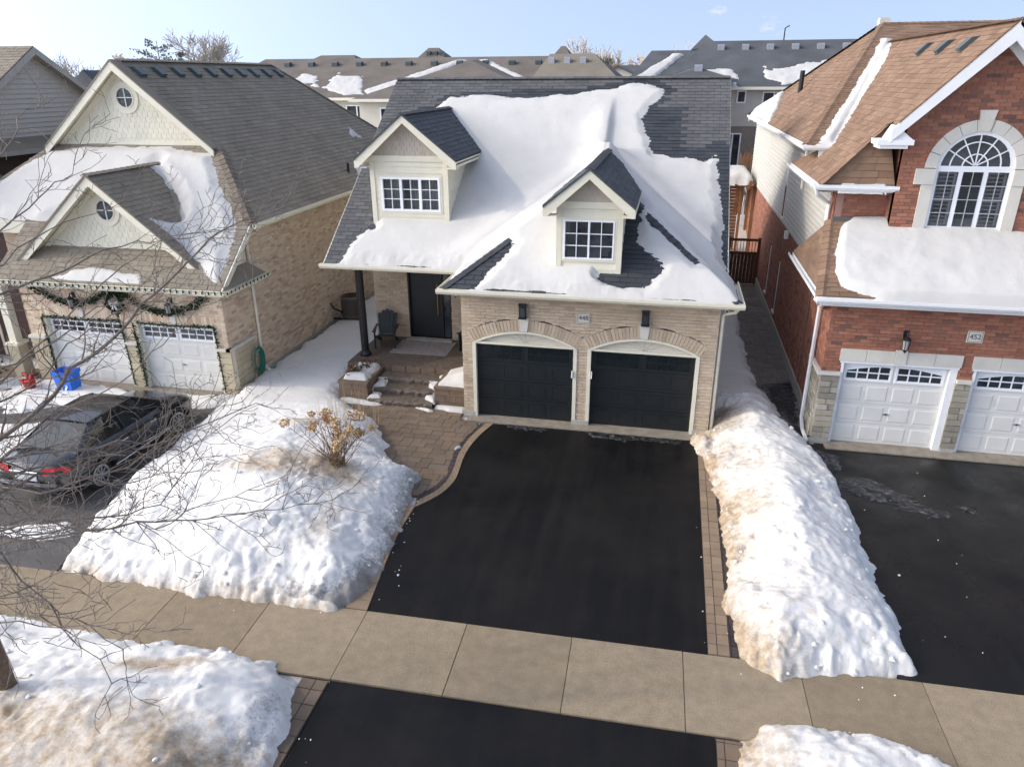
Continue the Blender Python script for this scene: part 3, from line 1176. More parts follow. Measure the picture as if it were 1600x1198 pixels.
RIGHT = [(0.98, 16.62), (1.30, 15.5), (1.50, 13.4), (1.53, 11.2), (1.48, 9.7), (1.68, 9.05), (2.16, 8.75), (2.58, 9.05), (3.32, 9.24), (4.13, 9.43), (4.18, 10.9), (4.12, 13.2), (4.05, 15.4), (3.65, 16.9), (3.25, 18.4), (2.95, 20.2), (2.85, 21.4), (2.8, 25.3), (2.8, 31.9), (1.42, 31.9), (1.42, 20.3), (1.40, 17.0)]


def H_right(X, Y):
    f = sat((20.8 - Y) / 4.6)
    ridge = np.exp(-((X - (2.5 + .02 * (Y - 9))) / .95) ** 2)
    return .22 + f * (.62 * ridge * (.75 + .25 * np.sin(Y * 1.1)) + .15)


def R_right(X, Y):
    return .15 + .9 * sat((20.0 - Y) / 2.5)


def dirt_right(X, Y, h, d):
    left = sat((2.75 - X) / 1.3)
    return (.10 + .40 * left) * sat((17.4 - Y) / 1.0) * (.45 + .55 * sat(fbm(X, Y, 1.0, 3, 77) + .6)) + .12 * sat(1 - d / .3) * (Y < 17) * left + .40 * bump2(X, Y, 1.75, 17.5, .5, .6)


def grit_right(X, Y, h, d):
    return .22 * sat((2.6 - X) / 1.2) * sat((17 - Y) / 1.5) + .45 * bump2(X, Y, 1.75, 17.6, .35, .5)


snow_bank('snow_bank', RIGHT, H_right, 'long dirty snow bank between the centre driveway and the driveway at house 452', slope=1.9, rough=R_right, dirt=dirt_right, grit=grit_right, seed=11, group='snow banks')

BL = [(-16, 7.7), (-10.8, 7.75), (-8.76, 7.70), (-6.97, 7.70), (-5.5, 7.62), (-4.85, 7.22), (-4.62, 6.8), (-4.52, 6.3), (-4.45, 5.6), (-4.5, 4.2), (-10.4, 4.0), (-16, 4.0)]


def H_bl(X, Y):
    return .30 + .50 * bump2(X, Y, -6.6, 5.6, 2.6, 1.4) + .2 * bump2(X, Y, -5.6, 6.6, .8, .7)


def dirt_bl(X, Y, h, d):
    band = np.exp(-((Y - (6.95 + .25 * (X + 6.9))) / .22) ** 2) * bump2(X, Y, -6.9, 6.9, .9, 2)
    low = sat((6.5 - Y) / .8)
    return .42 * band + .34 * low + .12 * sat(fbm(X, Y, .9, 3, 5))


def grit_bl(X, Y, h, d):
    return .26 * sat((6.4 - Y) / .9) * sat((X + 7) / 1.5) + .30 * bump2(X, Y, -4.9, 6.6, .45, .7)


snow_bank('snow_bank', BL, H_bl, 'brown stained snow bank at the kerb around the bare tree trunk', slope=1.4, dirt=dirt_bl, grit=grit_bl, seed=23, group='snow banks', res=.04)
BR = [(1.30, 3.8), (1.32, 6.8), (1.40, 7.5), (1.80, 7.98), (2.30, 8.10), (2.80, 8.10), (3.55, 8.0), (3.95, 7.8), (4.3, 7.5), (4.6, 6.5), (4.6, 3.8)]
snow_bank('snow_bank', BR, lambda X, Y: .35 + .2 * bump2(X, Y, 2.6, 6.6, 1.4, 1.2), 'low rounded snow bank at the kerb between the right hand aprons', slope=1.3,
          dirt=lambda X, Y, h, d: .30 * sat((2.3 - X) / .8) + .1, grit=lambda X, Y, h, d: .15 * sat((1.9 - X) / .5), seed=31, group='snow banks', rough=lambda X, Y: .55 + 0 * X, res=.04)
# thin snow and slush on the neighbours' pavements
zero = lambda X, Y: 0 * X + .018
snow_sheet('thin_snow', zero, [[(-18.2, 16.8), (-15.2, 16.5), (-13.9, 15.7), (-14.5, 14.9), (-16.2, 15.1), (-17.2, 14.6), (-18.4, 15.2)], [(-13.3, 16.6), (-11.7, 16.7), (-11.6, 15.9), (-12.6, 15.8)], [(-18.4, 16.9), (-18.4, 14.8), (-19.5, 14.4), (-20, 16)]], .09, res=.06, edge=.3, rag=.22, seed=51, label='trodden snow left in front of the white garage doors by the car', m=SNOW)
snow_sheet('thin_snow', zero, [[(-17.5, 9.3), (-13.2, 9.9), (-11.4, 10.3), (-11.1, 10.0), (-13.8, 9.3), (-17.0, 8.9)], [(-14.5, 10.6), (-13.6, 10.6), (-13.2, 10.3), (-14.4, 10.2)], [(-17.8, 11.8), (-14.6, 12.4), (-14.0, 13.6), (-15.5, 14.2), (-17.8, 13.6)]], .05, res=.06, edge=.3, rag=.25, seed=57, label='streaks of slush on the grey driveway behind the black car', m=SNOW)
snow_sheet('slush', lambda X, Y: 0 * X + .014, [[(2.9, 20.6), (3.9, 20.9), (3.92, 17.0), (4.3, 16.2), (4.2, 14.9), (3.6, 16.2)]], .02, res=.05, edge=.25, rag=.3, seed=61, ragsc=.6, label='grey slush at the mouth of the path beside the brick house', m=SLUSH)
snow_sheet('slush', lambda X, Y: 0 * X + .001, [[(4.1, 15.5), (4.9, 15.2), (5.6, 14.65), (6.05, 14.15), (5.6, 14.15), (4.8, 14.7), (4.2, 14.9)], [(6.4, 14.6), (6.7, 14.5), (6.6, 14.35)]], .008, res=.03, edge=.2, rag=.30, seed=67, ragsc=.22, label='streak of melting ice across the wet driveway of house 452', m=SLUSH)
snow_sheet('slush', lambda X, Y: 0 * X + .001, [[(-3.6, 16.5), (-2.4, 16.5), (-2.5, 16.35), (-3.4, 16.3)], [(-1.7, 16.5), (.9, 16.5), (.6, 16.2), (-.2, 16.32), (-1.4, 16.28)]], .008, res=.03, edge=.15, rag=.22, seed=68, ragsc=.2, label='frosty slush below the dark garage doors', m=SLUSH)
# broken lumps lying on the banks
rng = random.Random(6)
ck = MB()
for sd_, n_ in ((3, 60), (11, 60), (23, 40), (31, 5)):
    x0_, y0_, rs_, hh_, dd_ = BANKS[sd_]
    k = 0
    while k < n_:
        i, j = rng.randrange(hh_.shape[0]), rng.randrange(hh_.shape[1])
        yy_ = y0_ + i * rs_
        if dd_[i, j] < .03 or yy_ > 17 or (dd_[i, j] > .7 and rng.random() < .75):
            continue
        r_ = .022 + .05 * rng.random() ** 3
        lump(ck, (x0_ + j * rs_, yy_, hh_[i, j] + r_ * .1), r_, rng, .7)
        k += 1
tag(ck.build('snow_chunks', SNOW, smooth=False), 'broken lumps of snow lying on the plowed banks', 'snow', kind='stuff')
# crumbs of snow and ice scattered round the banks
rng = random.Random(5)
cr = MB()
for k in range(80):
    w = rng.random()
    if w < .25:
        y = rng.uniform(9.3, 12.6)
        c = (float(xl(min(y, 12.2))) - .12 + rng.expovariate(6), y, .0)
    elif w < .5:
        c = (1.5 - rng.expovariate(9), rng.uniform(9.4, 15.5), .01)
    elif w < .62:
        c = (rng.uniform(-9, -4.9), 8.95 - rng.expovariate(9), .02)
    elif w < .72:
        c = (-4.5 + rng.expovariate(5), rng.uniform(5.2, 6.8), .0)
    elif w < .8:
        c = (rng.uniform(1.6, 4.2), 8.95 - rng.expovariate(7), .02)
    else:
        c = (4.2 + rng.expovariate(.7), rng.uniform(10, 16.4), .0)
    lump(cr, c, rng.uniform(.005, .016) * (1.8 if rng.random() < .12 else 1), rng)
tag(cr.build('snow_crumbs', SNOW), 'loose crumbs of snow and ice scattered along the driveway edges', 'snow', kind='stuff')

# ================================================================== HOUSE 448 (centre)
H = thing('brick_house', (-3.7, 21, 0), 'beige brick house with two dark garage doors and snowy grey roof with dormers', 'house', 'houses along the street')
BR = Pieces('brick', 'bricks', 'box', .012)
SG = Pieces('shingle', 'shingles', 'wedge', .016)
SD = Pieces('siding_board', 'siding_boards', 'wedge', .022)
FS = Pieces('scallop_shingle', 'scallop_shingles', 'wedge', .014)
S = .694
EZ = 3.6
YF = 16.85


def arc_pts(u0, u1, v0, rise, n=14):
    """segmental arch from (u0,v0) to (u1,v0)"""
    w = (u1 - u0) / 2
    r = (w * w + rise * rise) / (2 * rise)
    cv = v0 + rise - r
    cu = (u0 + u1) / 2
    a = math.asin(w / r)
    return [(cu + r * math.sin(-a + 2 * a * i / n), cv + r * math.cos(-a + 2 * a * i / n)) for i in range(n + 1)], (cu, cv, r, a)


# --- garage front wall
X0, X1 = -4.9, 1.38
F = front(X0, YF)
ops = [(-4.55, -2.04), (-1.60, .93)]
holes = []
for a, b in ops:
    ua, ub = a - X0 - .09, b - X0 + .09
    pts, (cu, cv, r, an) = arc_pts(ua, ub, 2.10, .36)
    ring = [(cu + (r + .31) * math.sin(t), cv + (r + .31) * math.cos(t)) for t in np.linspace(-an * .985, an * .985, 18)]
    holes.append([(ua, -.1), (ub, -.1), (ub, 2.10)] + ring[::-1] + [(ua, 2.10)])
wall = brick_wall(BR, F, rect(0, X1 - X0, .02, 3.46), holes, MORT1, BRICK1, H)
for (a, b) in ops:
    ua, ub = a - X0 - .09, b - X0 + .09
    pts, (cu, cv, r, an) = arc_pts(ua, ub, 2.10, .36, 20)
    # mortar bed and radial soldier bricks
    mb = MB()
    nb = 34
    for k in range(nb):
        t0, t1 = -an + 2 * an * k / nb, -an + 2 * an * (k + 1) / nb
        mb.prism([F.p(cu + rr * math.sin(t), cv + rr * math.cos(t), -.002) for rr, t in ((r, t0), (r, t1), (r + .33, t1), (r + .33, t0))], F.N * -.15)
    bed = mb.build('arch_bed', MORT1, H)
    for k in range(nb):
        t0, t1 = -an + 2 * an * (k + .07) / nb, -an + 2 * an * (k + .93) / nb
        tm = (t0 + t1) / 2
        if abs(tm) < an * .055:
            continue
        m1 = MB()
        m1.prism([F.p(cu + rr * math.sin(t), cv + rr * math.cos(t), -.01) for rr, t in ((r + .008, t0), (r + .008, t1), (r + .30, t1), (r + .30, t0))], F.N * (.024 + random.uniform(-.003, .003)))
        m1.build('arch_brick', BRICK1, bed)
    # keystone
    ks = MB()
    ks.prism([F.p(cu - .085, 2.47, .0), F.p(cu + .085, 2.47, 0), F.p(cu + .13, 2.84, 0), F.p(cu - .13, 2.84, 0)], F.N * .045)
    ks.build('keystone', LIMESTONE, H)
    # tympanum with sunburst rays, trim
    ty = MB()
    ty.prism([F.p(u, v, -.10) for u, v in pts] + [F.p(ub, 2.08, -.10), F.p(ua, 2.08, -.10)][0:2], F.N * .03)
    tym = ty.build('arch_panel', ARCHP, H)
    for ang in (-1.2, -.75, 0, .75, 1.2):
        rb = MB()
        L_ = .30 if ang == 0 else (.55 if abs(ang) < 1 else .9)
        d_ = Vector((math.sin(ang), 0, math.cos(ang)))
        p0 = F.p(cu, 2.13, -.068)
        sd_ = Vector((math.cos(ang), 0, -math.sin(ang))) * .008
        rb.prism([p0 - sd_, p0 + sd_, p0 + d_ * L_ * .9 + sd_, p0 + d_ * L_ * .9 - sd_], F.N * .008)
        rb.build('ray_batten', ARCHP, tym)
    tr = MB()
    for i in range(20):
        (u1_, v1_), (u2_, v2_) = pts[i], pts[i + 1]
        d1, d2 = Vector((cu - u1_, cv - v1_)).normalized() * .055, Vector((cu - u2_, cv - v2_)).normalized() * .055
        tr.prism([F.p(u1_, v1_, -.10), F.p(u2_, v2_, -.10), F.p(u2_ + d2.x, v2_ + d2.y, -.10), F.p(u1_ + d1.x, v1_ + d1.y, -.10)], F.N * .125)
    tr.fbox(F, ua, ua + .09, .02, 2.10, -.10, .028)
    tr.fbox(F, ub - .09, ub, .02, 2.10, -.10, .028)
    tr.fbox(F, ua + .05, ub - .05, 2.07, 2.13, -.10, .010)
    tr.build('door_trim', CREAM, H)
    # the sectional door
    D0, D1 = ua + .09, ub - .09
    Fd = Frame(F.p(D0, .03, -.10), F.U, F.V)
    w = D1 - D0
    dr = MB()
    hh = [0, .51, 1.02, 1.53, 2.05]
    for k in range(4):
        dr.fbox(Fd, 0, w, hh[k] + .004, hh[k + 1] - .004, -.05, 0)
    dr.fbox(Fd, 0, w, 0, 2.05, -.06, -.02)
    door = dr.build('garage_door', DOORB, H)
    cw = w / 4
    for k in range(3):
        for c in range(4):
            pn = MB()
            x0, x1, y0, y1 = c * cw + .07, (c + 1) * cw - .07, hh[k] + .07, hh[k + 1] - .07
            pn.fbox(Fd, x0, x1, y0, y0 + .018, -.005, .006)
            pn.fbox(Fd, x0, x1, y1 - .018, y1, -.005, .006)
            pn.fbox(Fd, x0, x0 + .018, y0 + .018, y1 - .018, -.005, .006)
            pn.fbox(Fd, x1 - .018, x1, y0 + .018, y1 - .018, -.005, .006)
            pn.fbox(Fd, x0 + .05, x1 - .05, y0 + .05, y1 - .05, -.005, .004)
            pn.build('door_panel', DOORB, door)
    for half in (0, 1):
        x0 = .12 + half * w / 2 - (.03 if half else 0)
        ww = w / 2 - .2
        fr_ = MB()
        y0, y1 = hh[3] + .09, hh[4] - .08
        fr_.fbox(Fd, x0 - .03, x0 + ww + .03, y0 - .03, y0, -.005, .012)
        fr_.fbox(Fd, x0 - .03, x0 + ww + .03, y1, y1 + .03, -.005, .012)
        fr_.fbox(Fd, x0 - .03, x0, y0, y1, -.005, .012)
        fr_.fbox(Fd, x0 + ww, x0 + ww + .03, y0, y1, -.005, .012)
        for i in range(1, 4):
            fr_.fbox(Fd, x0 + ww * i / 4 - .008, x0 + ww * i / 4 + .008, y0, y1, -.005, .008)
        fr_.fbox(Fd, x0, x0 + ww, (y0 + y1) / 2 - .008, (y0 + y1) / 2 + .008, -.005, .009)
        fr_.build('window_insert', DOORB, door)
        for i in range(4):
            for j in range(2):
                pn = MB()
                pn.fbox(Fd, x0 + ww * i / 4 + .01, x0 + ww * (i + 1) / 4 - .01, y0 + (y1 - y0) * j / 2 + .01, y0 + (y1 - y0) * (j + 1) / 2 - .01, -.01, .004)
                pn.build('pane', PANED, door)
# small white latch brackets on the jambs
for ub_, v_ in ((-2.06, 1.42), (-1.57, 1.44)):
    k = MB()
    k.box(ub_ - .014, ub_ + .014, YF - .07, YF - .03, v_ - .09, v_ + .09)
    k.build('jamb_bracket', PVC, H)
# pier foot blocks
for a, b in ((-4.93, -4.60), (-2.05, -1.60), (1.0, 1.41)):
    k = MB()
    k.box(a, b, YF - .03, YF + .1, 0.0, .15)
    k.build('foot_block', CONC, H)
# garage right wall, garage left wall (to the porch), porch wall, left wall
F2 = facing_right(X1, YF)
o_ = wall_back(F2, rect(0, 15.0, 0, 3.46), [], 'wall', MORT1, H)
F3 = facing_left(X0, 20.85)
brick_wall(BR, F3, rect(0, 4.0, .02, 3.46), [], MORT1, BRICK1, H)
FP = front(-8.9, 20.85)
DX0, DX1 = 1.16, 2.46
brick_wall(BR, FP, rect(0, 4.0, .5, 3.46), [rect(DX0 - .05, DX1 + .05, .4, 2.83)], MORT1, BRICK1, H)
FL = facing_left(-8.9, 31.8)
wall_back(FL, rect(0, 10.95, 0, 3.46), [], 'wall', MORT1, H)
# back wall and gable ends
bw = MB()
bw.box(-8.9, X1, 31.7, 31.8, 0, 3.5)
for gx_ in (-8.85, X1 - .1):
    bw.prism([(gx_, 18.6, 3.5), (gx_, 31.6, 3.5), (gx_, 25.07, 8.1)], (.1, 0, 0))
bw.build('gable_wall', IVORY, H)
# --- front door with sidelight
dm = MB()
Fd = Frame(FP.p(DX0, .67, -.09), FP.U, FP.V)
dm.fbox(Fd, -.06, 0, 0, 2.16, -.05, .10)
dm.fbox(Fd, 1.30, 1.36, 0, 2.16, -.05, .10)
dm.fbox(Fd, -.06, 1.36, 2.10, 2.16, -.05, .098)
dm.fbox(Fd, 1.0, 1.06, 0, 2.1, -.05, .04)
dm.build('door_frame', DOORB, H)
d_ = MB()
d_.fbox(Fd, .0, 1.0, 0, 2.1, -.05, .0)
fd = d_.build('front_door', DOORB, H)
for v in (.15, .66, 1.17, 1.68):
    p_ = MB()
    p_.fbox(Fd, .10, .75, v, v + .42, -.005, .006)
    p_.build('door_panel', DOORB, fd)
hb = MB()
hb.tube([Fd.p(.90, .75, .055), Fd.p(.90, 1.75, .055)], .016, 8)
hb.tube([Fd.p(.90, .85, 0), Fd.p(.90, .85, .055)], .01, 6)
hb.tube([Fd.p(.90, 1.65, 0), Fd.p(.90, 1.65, .055)], .01, 6)
hb.build('door_handle', mat('brass', (.50, .30, .09), .35, metal=.8), fd)
p_ = MB()
p_.fbox(Fd, 1.06, 1.30, 0, 2.1, -.04, -.02)
p_.build('sidelight', GLASS, H)
a = MB()
a.box(-7.85, -6.35, 20.55, 20.84, .6, .68)
a.build('door_sill', CONC, H)
# --- roof planes
VT = (-1.76, 18.3 + 3.49)
mainp = Roof((-9.25, 18.3, EZ), (1, 0, 0), (0, 1), S)
RX = 1.58


def R448(X, Y):
    main = EZ + S * (Y - 18.3)
    g = np.minimum(np.minimum(EZ + S * (Y - 16.4), EZ + S * (X + 5.25)), EZ + S * (1.73 - X))
    return np.maximum(np.where((Y > 18.25) | (X < -5.2), main, -5), g)


SN448 = [(-8.88, 18.22), (-8.85, 18.5), (-8.75, 19.0), (-8.36, 19.52), (-8.46, 20.27), (-8.1, 21.5), (-7.7, 23.3), (-7.43, 24.1), (-7.26, 24.26), (-6.0, 24.34), (-4.54, 24.36), (-3.12, 24.41), (-2.34, 24.59), (-1.46, 24.80), (-0.87, 24.78), (-0.37, 24.6), (-0.32, 24.4), (-0.7, 23.89), (-0.95, 23.39), (-0.81, 22.92), (-0.69, 22.57), (-0.56, 22.11), (-0.01, 22.01), (0.43, 22.06), (0.87, 21.96), (1.22, 22.25), (1.34, 22.03), (1.40, 20.97), (1.43, 19.79), (1.48, 18.5), (1.74, 18.2), (1.78, 16.3), (-4.55, 16.36), (-4.38, 16.52), (-4.0, 17.1), (-3.75, 17.58), (-4.01, 17.82), (-5.22, 16.6), (-5.28, 18.22)]
SNHOLES = [[(-1.1, 19.9), (-0.74, 19.71), (-0.6, 19.37), (-0.67, 18.38), (-0.65, 17.82), (-0.4, 17.47), (-0.05, 17.28), (-0.1, 17.03), (-0.3, 16.75), (-0.51, 16.68), (-0.87, 16.63), (-1.25, 16.68), (-1.46, 16.83), (-1.4, 17.5), (-1.2, 18.5)],
           [(-0.46, 18.62), (-0.26, 18.42), (0.80, 17.36), (0.74, 17.29), (0.14, 17.86), (-0.11, 18.12), (-0.42, 18.34)],
           [(-8.35, 19.6), (-8.2, 19.45), (-8.15, 20.6), (-8.4, 20.4)]]


def snow_d(x, y):
    px, py = np.array([x]), np.array([y])
    d = sdf(px, py, SN448)
    for h_ in SNHOLES:
        d = np.minimum(d, -sdf(px, py, h_))
    return float(d[0])


def wet448(x, y):
    d = snow_d(x, y)
    n = float(fbm(np.array([x * .6]), np.array([y]), .9, 3, 3)[0])
    if y > 23.9:
        return d > -.16 + .10 * n
    if x > -.95 and y > 21.8:                     # the melt zone spreading to the right of the snow
        return x < .25 + .22 * n or d > -.25 + .1 * n
    if x < -8.2:
        return False
    return d > -.75 + .2 * n


shingle_roof(SG, mainp, [(-9.25, 18.3), (RX, 18.3), (RX, 25.07), (-9.25, 25.07)], SH1, H, holes=[[(-5.1, 18.2), (1.6, 18.2), VT]], base=SH1W, wet=wet448, wetm=SH1W)
backp = Roof((RX, 31.84, EZ), (-1, 0, 0), (0, -1), S)
backp.slab([(RX, 31.84), (-9.25, 31.84), (-9.25, 25.07), (RX, 25.07)], 'roof', SH1, H)
gfr = Roof((-5.25, 16.4, EZ), (1, 0, 0), (0, 1), S)
shingle_roof(SG, gfr, [(-5.25, 16.4), (1.73, 16.4), (-1.76, 19.89)], SH1, H, base=SH1W, wet=wet448, wetm=SH1W)
glf = Roof((-5.25, 18.3, EZ), (0, -1, 0), (1, 0), S)
shingle_roof(SG, glf, [(-5.25, 16.4), (-1.76, 19.89), (-1.76, 21.79), (-5.25, 18.3)], SH1, H, base=SH1W, wet=wet448, wetm=SH1W)
grt = Roof((1.73, 16.4, EZ), (0, 1, 0), (-1, 0), S)
shingle_roof(SG, grt, [(1.73, 16.4), (1.73, 18.3), (-1.76, 21.79), (-1.76, 19.89)], SH1, H, base=SH1W, wet=wet448, wetm=SH1W)
hip_caps((-5.25, 16.4, EZ), (-1.76, 19.89, EZ + 3.49 * S), SH1W, H)
hip_caps((1.73, 16.4, EZ), (-1.76, 19.89, EZ + 3.49 * S), SH1W, H)
hip_caps((-9.25, 25.07, 8.3), (RX, 25.07, 8.3), SH1, H, w=.15)
# rake boards
for x in (-9.27, RX - .01):
    r_ = MB()
    r_.prism([(x, 18.25, EZ - .16), (x, 18.25, EZ - .02), (x, 25.07, 8.26), (x, 31.8, EZ), (x, 31.8, EZ - .16), (x, 25.07, 8.12)], (.03, 0, 0))
    r_.build('rake_board', CREAM, H)
# eaves: soffits and gutters
sf = MB()
sf.box(-5.2, 1.68, 16.42, 16.86, 3.44, 3.49)
sf.box(1.37, 1.69, 16.87, 18.3, 3.44, 3.49)
sf.box(-5.2, -4.88, 16.87, 18.3, 3.44, 3.49)
sf.box(-9.2, -5.2, 18.32, 20.86, 3.44, 3.49)
sf.build('soffit', CREAM, H)
gutter((-5.38, 16.40, 3.47), (1.86, 16.40, 3.47), (0, -1, 0), CREAM, H)
gutter((1.73, 16.41, 3.47), (1.73, 18.4, 3.47), (1, 0, 0), CREAM, H)
gutter((-5.25, 18.3, 3.47), (-5.25, 16.41, 3.47), (-1, 0, 0), CREAM, H)
gutter((-9.36, 18.30, 3.47), (-5.38, 18.30, 3.47), (0, -1, 0), CREAM, H)
downspout([(1.78, 16.55, 3.47), (1.70, 16.7, 3.3), (1.45, 16.92, 3.15), (1.45, 16.92, .1)], CREAM, H)
# porch column and deck
c_ = MB()
c_.lathe((-8.58, 19.05, 0), [(.17, .62), (.17, .70), (.14, .74), (.115, .80), (.115, 3.36), (.15, 3.40), (.15, 3.46)], 18)
c_.build('porch_column', BLACK, H)
pd = MB()
pd.box(-8.88, -4.92, 18.42, 20.86, 0, .645)
pd.build('porch_deck', STEPS, H)
pf = Pieces('coping_stone', 'coping_stones', 'box', .02)
fpp = front(-8.9, 18.415)
fst = [((u, v), (u + .42, v), (u + .42, v + .18), (u, v + .18)) for v in (.02, .22) for u in (0.02, .47, .92, 1.37, 1.82, 2.27, 2.72, 3.17, 3.6)]
par = MB()
par.fbox(fpp, 0, 4.0, 0, .42, -.01, .003)
pfw = par.build('porch_face', SANDJ, H)
fst += [((u, .44), (u + .42, .44), (u + .42, .62), (u, .62)) for u in (0.02, .47, .92, 1.37, 1.82, 2.27, 2.72, 3.17, 3.6)]
pf.add(fpp, fst, PLANT, pfw, tj=.4)
pf.finish(H)
# steps: three rough stone treads
rng = random.Random(9)
for k, (ya, yb, zt) in enumerate(((17.02, 18.42, .155), (17.46, 18.42, .31), (17.92, 18.42, .465))):
    a = MB()
    n = 22
    xs = np.linspace(-7.72, -5.88, n)
    top, bot = [], []
    vs = []
    for i, x in enumerate(xs):
        j = rng.uniform(-.014, .014)
        vs += [(x, ya + j, zt - .16), (x, ya + j + rng.uniform(-.02, .012), zt - .05 + rng.uniform(-.02, .02)), (x, ya + j + .03, zt + rng.uniform(-.008, .004)), (x, yb, zt)]
    fs = []
    for i in range(n - 1):
        for q in range(3):
            fs.append((i * 4 + q, (i + 1) * 4 + q, (i + 1) * 4 + q + 1, i * 4 + q + 1))
    a.add(vs, fs)
    a.build('step', STEPS, H)
# --- dormers
def dormer(xc, yw, hw, zb, apex, oh, ry, pitch, yback_e, yback_r, win, zpl, cheek_plane):
    ze = apex - pitch * oh
    wl, wr = xc - hw, xc + hw
    Fw = front(wl, yw)
    W_ = 2 * hw
    # front wall boards and corner posts
    zt = ze + .02 - .10
    u0, v0, ww, wh = win['u0'], win['v0'], win['w'], win['h']
    siding(SD, Fw, rect(.12, W_ - .12, zb - .3, zt), [rect(u0, u0 + ww, v0, v0 + wh)], CREAM, H, h=.17)
    tr = MB()
    tr.fbox(Fw, 0, .13, zb - .3, zt, -.15, .035)
    tr.fbox(Fw, W_ - .13, W_, zb - .3, zt, -.15, .035)
    tr.fbox(Fw, -.01, W_ + .01, zt, zt + .15, -.15, .045)
    tr.fbox(Fw, .13, W_ - .13, zb - .06, zb + .06, -.02, .030)
    e = .055
    tr.fbox(Fw, u0 - e, u0 + ww + e, v0 - e, v0, -.05, .03)
    tr.fbox(Fw, u0 - e, u0 + ww + e, v0 + wh, v0 + wh + e, -.05, .03)
    tr.fbox(Fw, u0 - e, u0, v0, v0 + wh, -.05, .03)
    tr.fbox(Fw, u0 + ww, u0 + ww + e, v0, v0 + wh, -.05, .03)
    tr.build('dormer_trim', CREAM, H)
    window(H, Fw, u0, v0, ww, wh, win['n'], win['nx'], win['ny'], fr=win.get('fr', .06), glass=GLASSC)
    # room behind the glass
    rm = MB()
    rm.fbox(Fw, u0 - .05, u0 + ww + .05, v0 - .05, v0 + wh + .05, -.9, -.86)
    rm.fbox(Fw, u0 - .05, u0, v0, v0 + wh, -.86, -.06)
    rm.fbox(Fw, u0 + ww, u0 + ww + .05, v0, v0 + wh, -.86, -.06)
    rm.fbox(Fw, u0, u0 + ww, v0 - .05, v0, -.86, -.06)
    rm.fbox(Fw, u0, u0 + ww, v0 + wh, v0 + wh + .05, -.86, -.06)
    rm.build('room', ROOM, H)
    if win.get('curtain'):
        cu_ = MB()
        n = 60
        for (s0, s1) in ((u0, u0 + ww * .36), (u0 + ww * .48, u0 + ww)):
            vs, fs = [], []
            for i in range(n + 1):
                x = s0 + (s1 - s0) * i / n
                dn = -.13 + .03 * math.sin(i * .9) + .01 * math.sin(i * 2.3)
                vs += [Fw.p(x, v0 + (wh * .0), dn), Fw.p(x + .02 * math.sin(i), v0 + wh, dn)]
            for i in range(n):
                fs.append((2 * i, 2 * i + 2, 2 * i + 3, 2 * i + 1))
            cu_.add(vs, fs)
        cu_.build('curtain', CURTAIN, H)
    # gable: scallops
    gz = zt + .15
    gb = apex - .17 - gz
    ghw = gb / pitch
    gp = [(hw - ghw, gz), (hw + ghw, gz), (hw, gz + gb)]
    gw = wall_back(Fw, gp, [], 'gable', SCAL1, H, h=.12)
    FS.add(Fw, tile(gp, [], .15, .125, .008, 0), SCAL1, gw, overlap=.02, tj=.2)
    # side cheeks
    for sx in (-1, 1):
        Fc = facing_right(wr - .04, yw + .15) if sx > 0 else facing_left(wl + .04, yback_e)
        L = yback_e - yw - .15
        if sx > 0:
            poly = [(0, cheek_plane(yw + .15) - .15), (L, cheek_plane(yback_e) - .15), (L, ze + .02), (0, ze + .02)]
        else:
            poly = [(0, cheek_plane(yback_e) - .15), (L, cheek_plane(yw + .15) - .15), (L, ze + .02), (0, ze + .02)]
        siding(SD, Fc, poly, [], SCAL2 if sx > 0 else CREAM, H, h=.16)
    # rake boards, soffits
    for sx in (-1, 1):
        r_ = MB()
        x0, x1 = xc, xc + sx * oh
        r_.prism([(x0, ry, apex - .02), (x1, ry, ze - .02), (x1, ry, ze - .24), (x1 - sx * .10, ry, ze - .24), (x0, ry, apex - .24)][::(1 if sx < 0 else -1)], (0, .035, 0))
        # return and soffit
        r_.prism([(x0, ry + .03, apex - .13), (x1, ry + .03, ze - .13), (x1, yback_e - .3, ze - .13), (x0, yback_e - .3, apex - .13)], (0, 0, .03))
        r_.box(min(x1, xc + sx * (hw - .02)), max(x1, xc + sx * (hw - .02)), ry + .036, yw - .047, ze - .24, ze - .21)
        r_.build('rake_board', CREAM, H)
        eb = MB()
        eb.box(min(x1, x1 - sx * .03), max(x1, x1 - sx * .03), ry + .036, yback_e - .05, ze - .20, ze - .03)
        eb.build('eave_board', CREAM, H)
        Rr = Roof((x1, yback_e if sx < 0 else ry, ze), (0, -1, 0) if sx < 0 else (0, 1, 0), (-sx, 0), pitch)
        shingle_roof(SG, Rr, [(x1, ry - .02), (xc, ry - .02), (xc, yback_r), (x1, yback_e)], SHD, H, base=SHD, th=.05)
    hip_caps((xc, ry - .02, apex), (xc, yback_r, apex), SHD, H, w=.12)


SHD = mat('shingle_bluegrey', ramp=[(.074, .080, .086), (.086, .092, .098), (.066, .072, .078)], rough=.95, var=.1, vscale=1.2, fine=.22, fscale=130, bump=.3, bscale=160)
dormer(-7.08, 19.6, 1.13, 4.50, 7.45, 1.45, 19.28, .80, 22.1, 23.87, dict(u0=.30, v0=4.86, w=1.72, h=.93, n=3, nx=2, ny=3, curtain=1), None, lambda y: EZ + S * (y - 18.3))
dormer(-1.77, 17.0, .78, 4.05, 6.44, 1.06, 16.68, .80, 19.35, 22.4, dict(u0=.18, v0=4.32, w=1.19, h=.92, n=2, nx=2, ny=3, fr=.035), None, lambda y: EZ + S * (y - 16.4))
for P_ in (BR, SG):
    P_.finish(H)
SD.finish(H, own_mesh=True)
FS.finish(H)


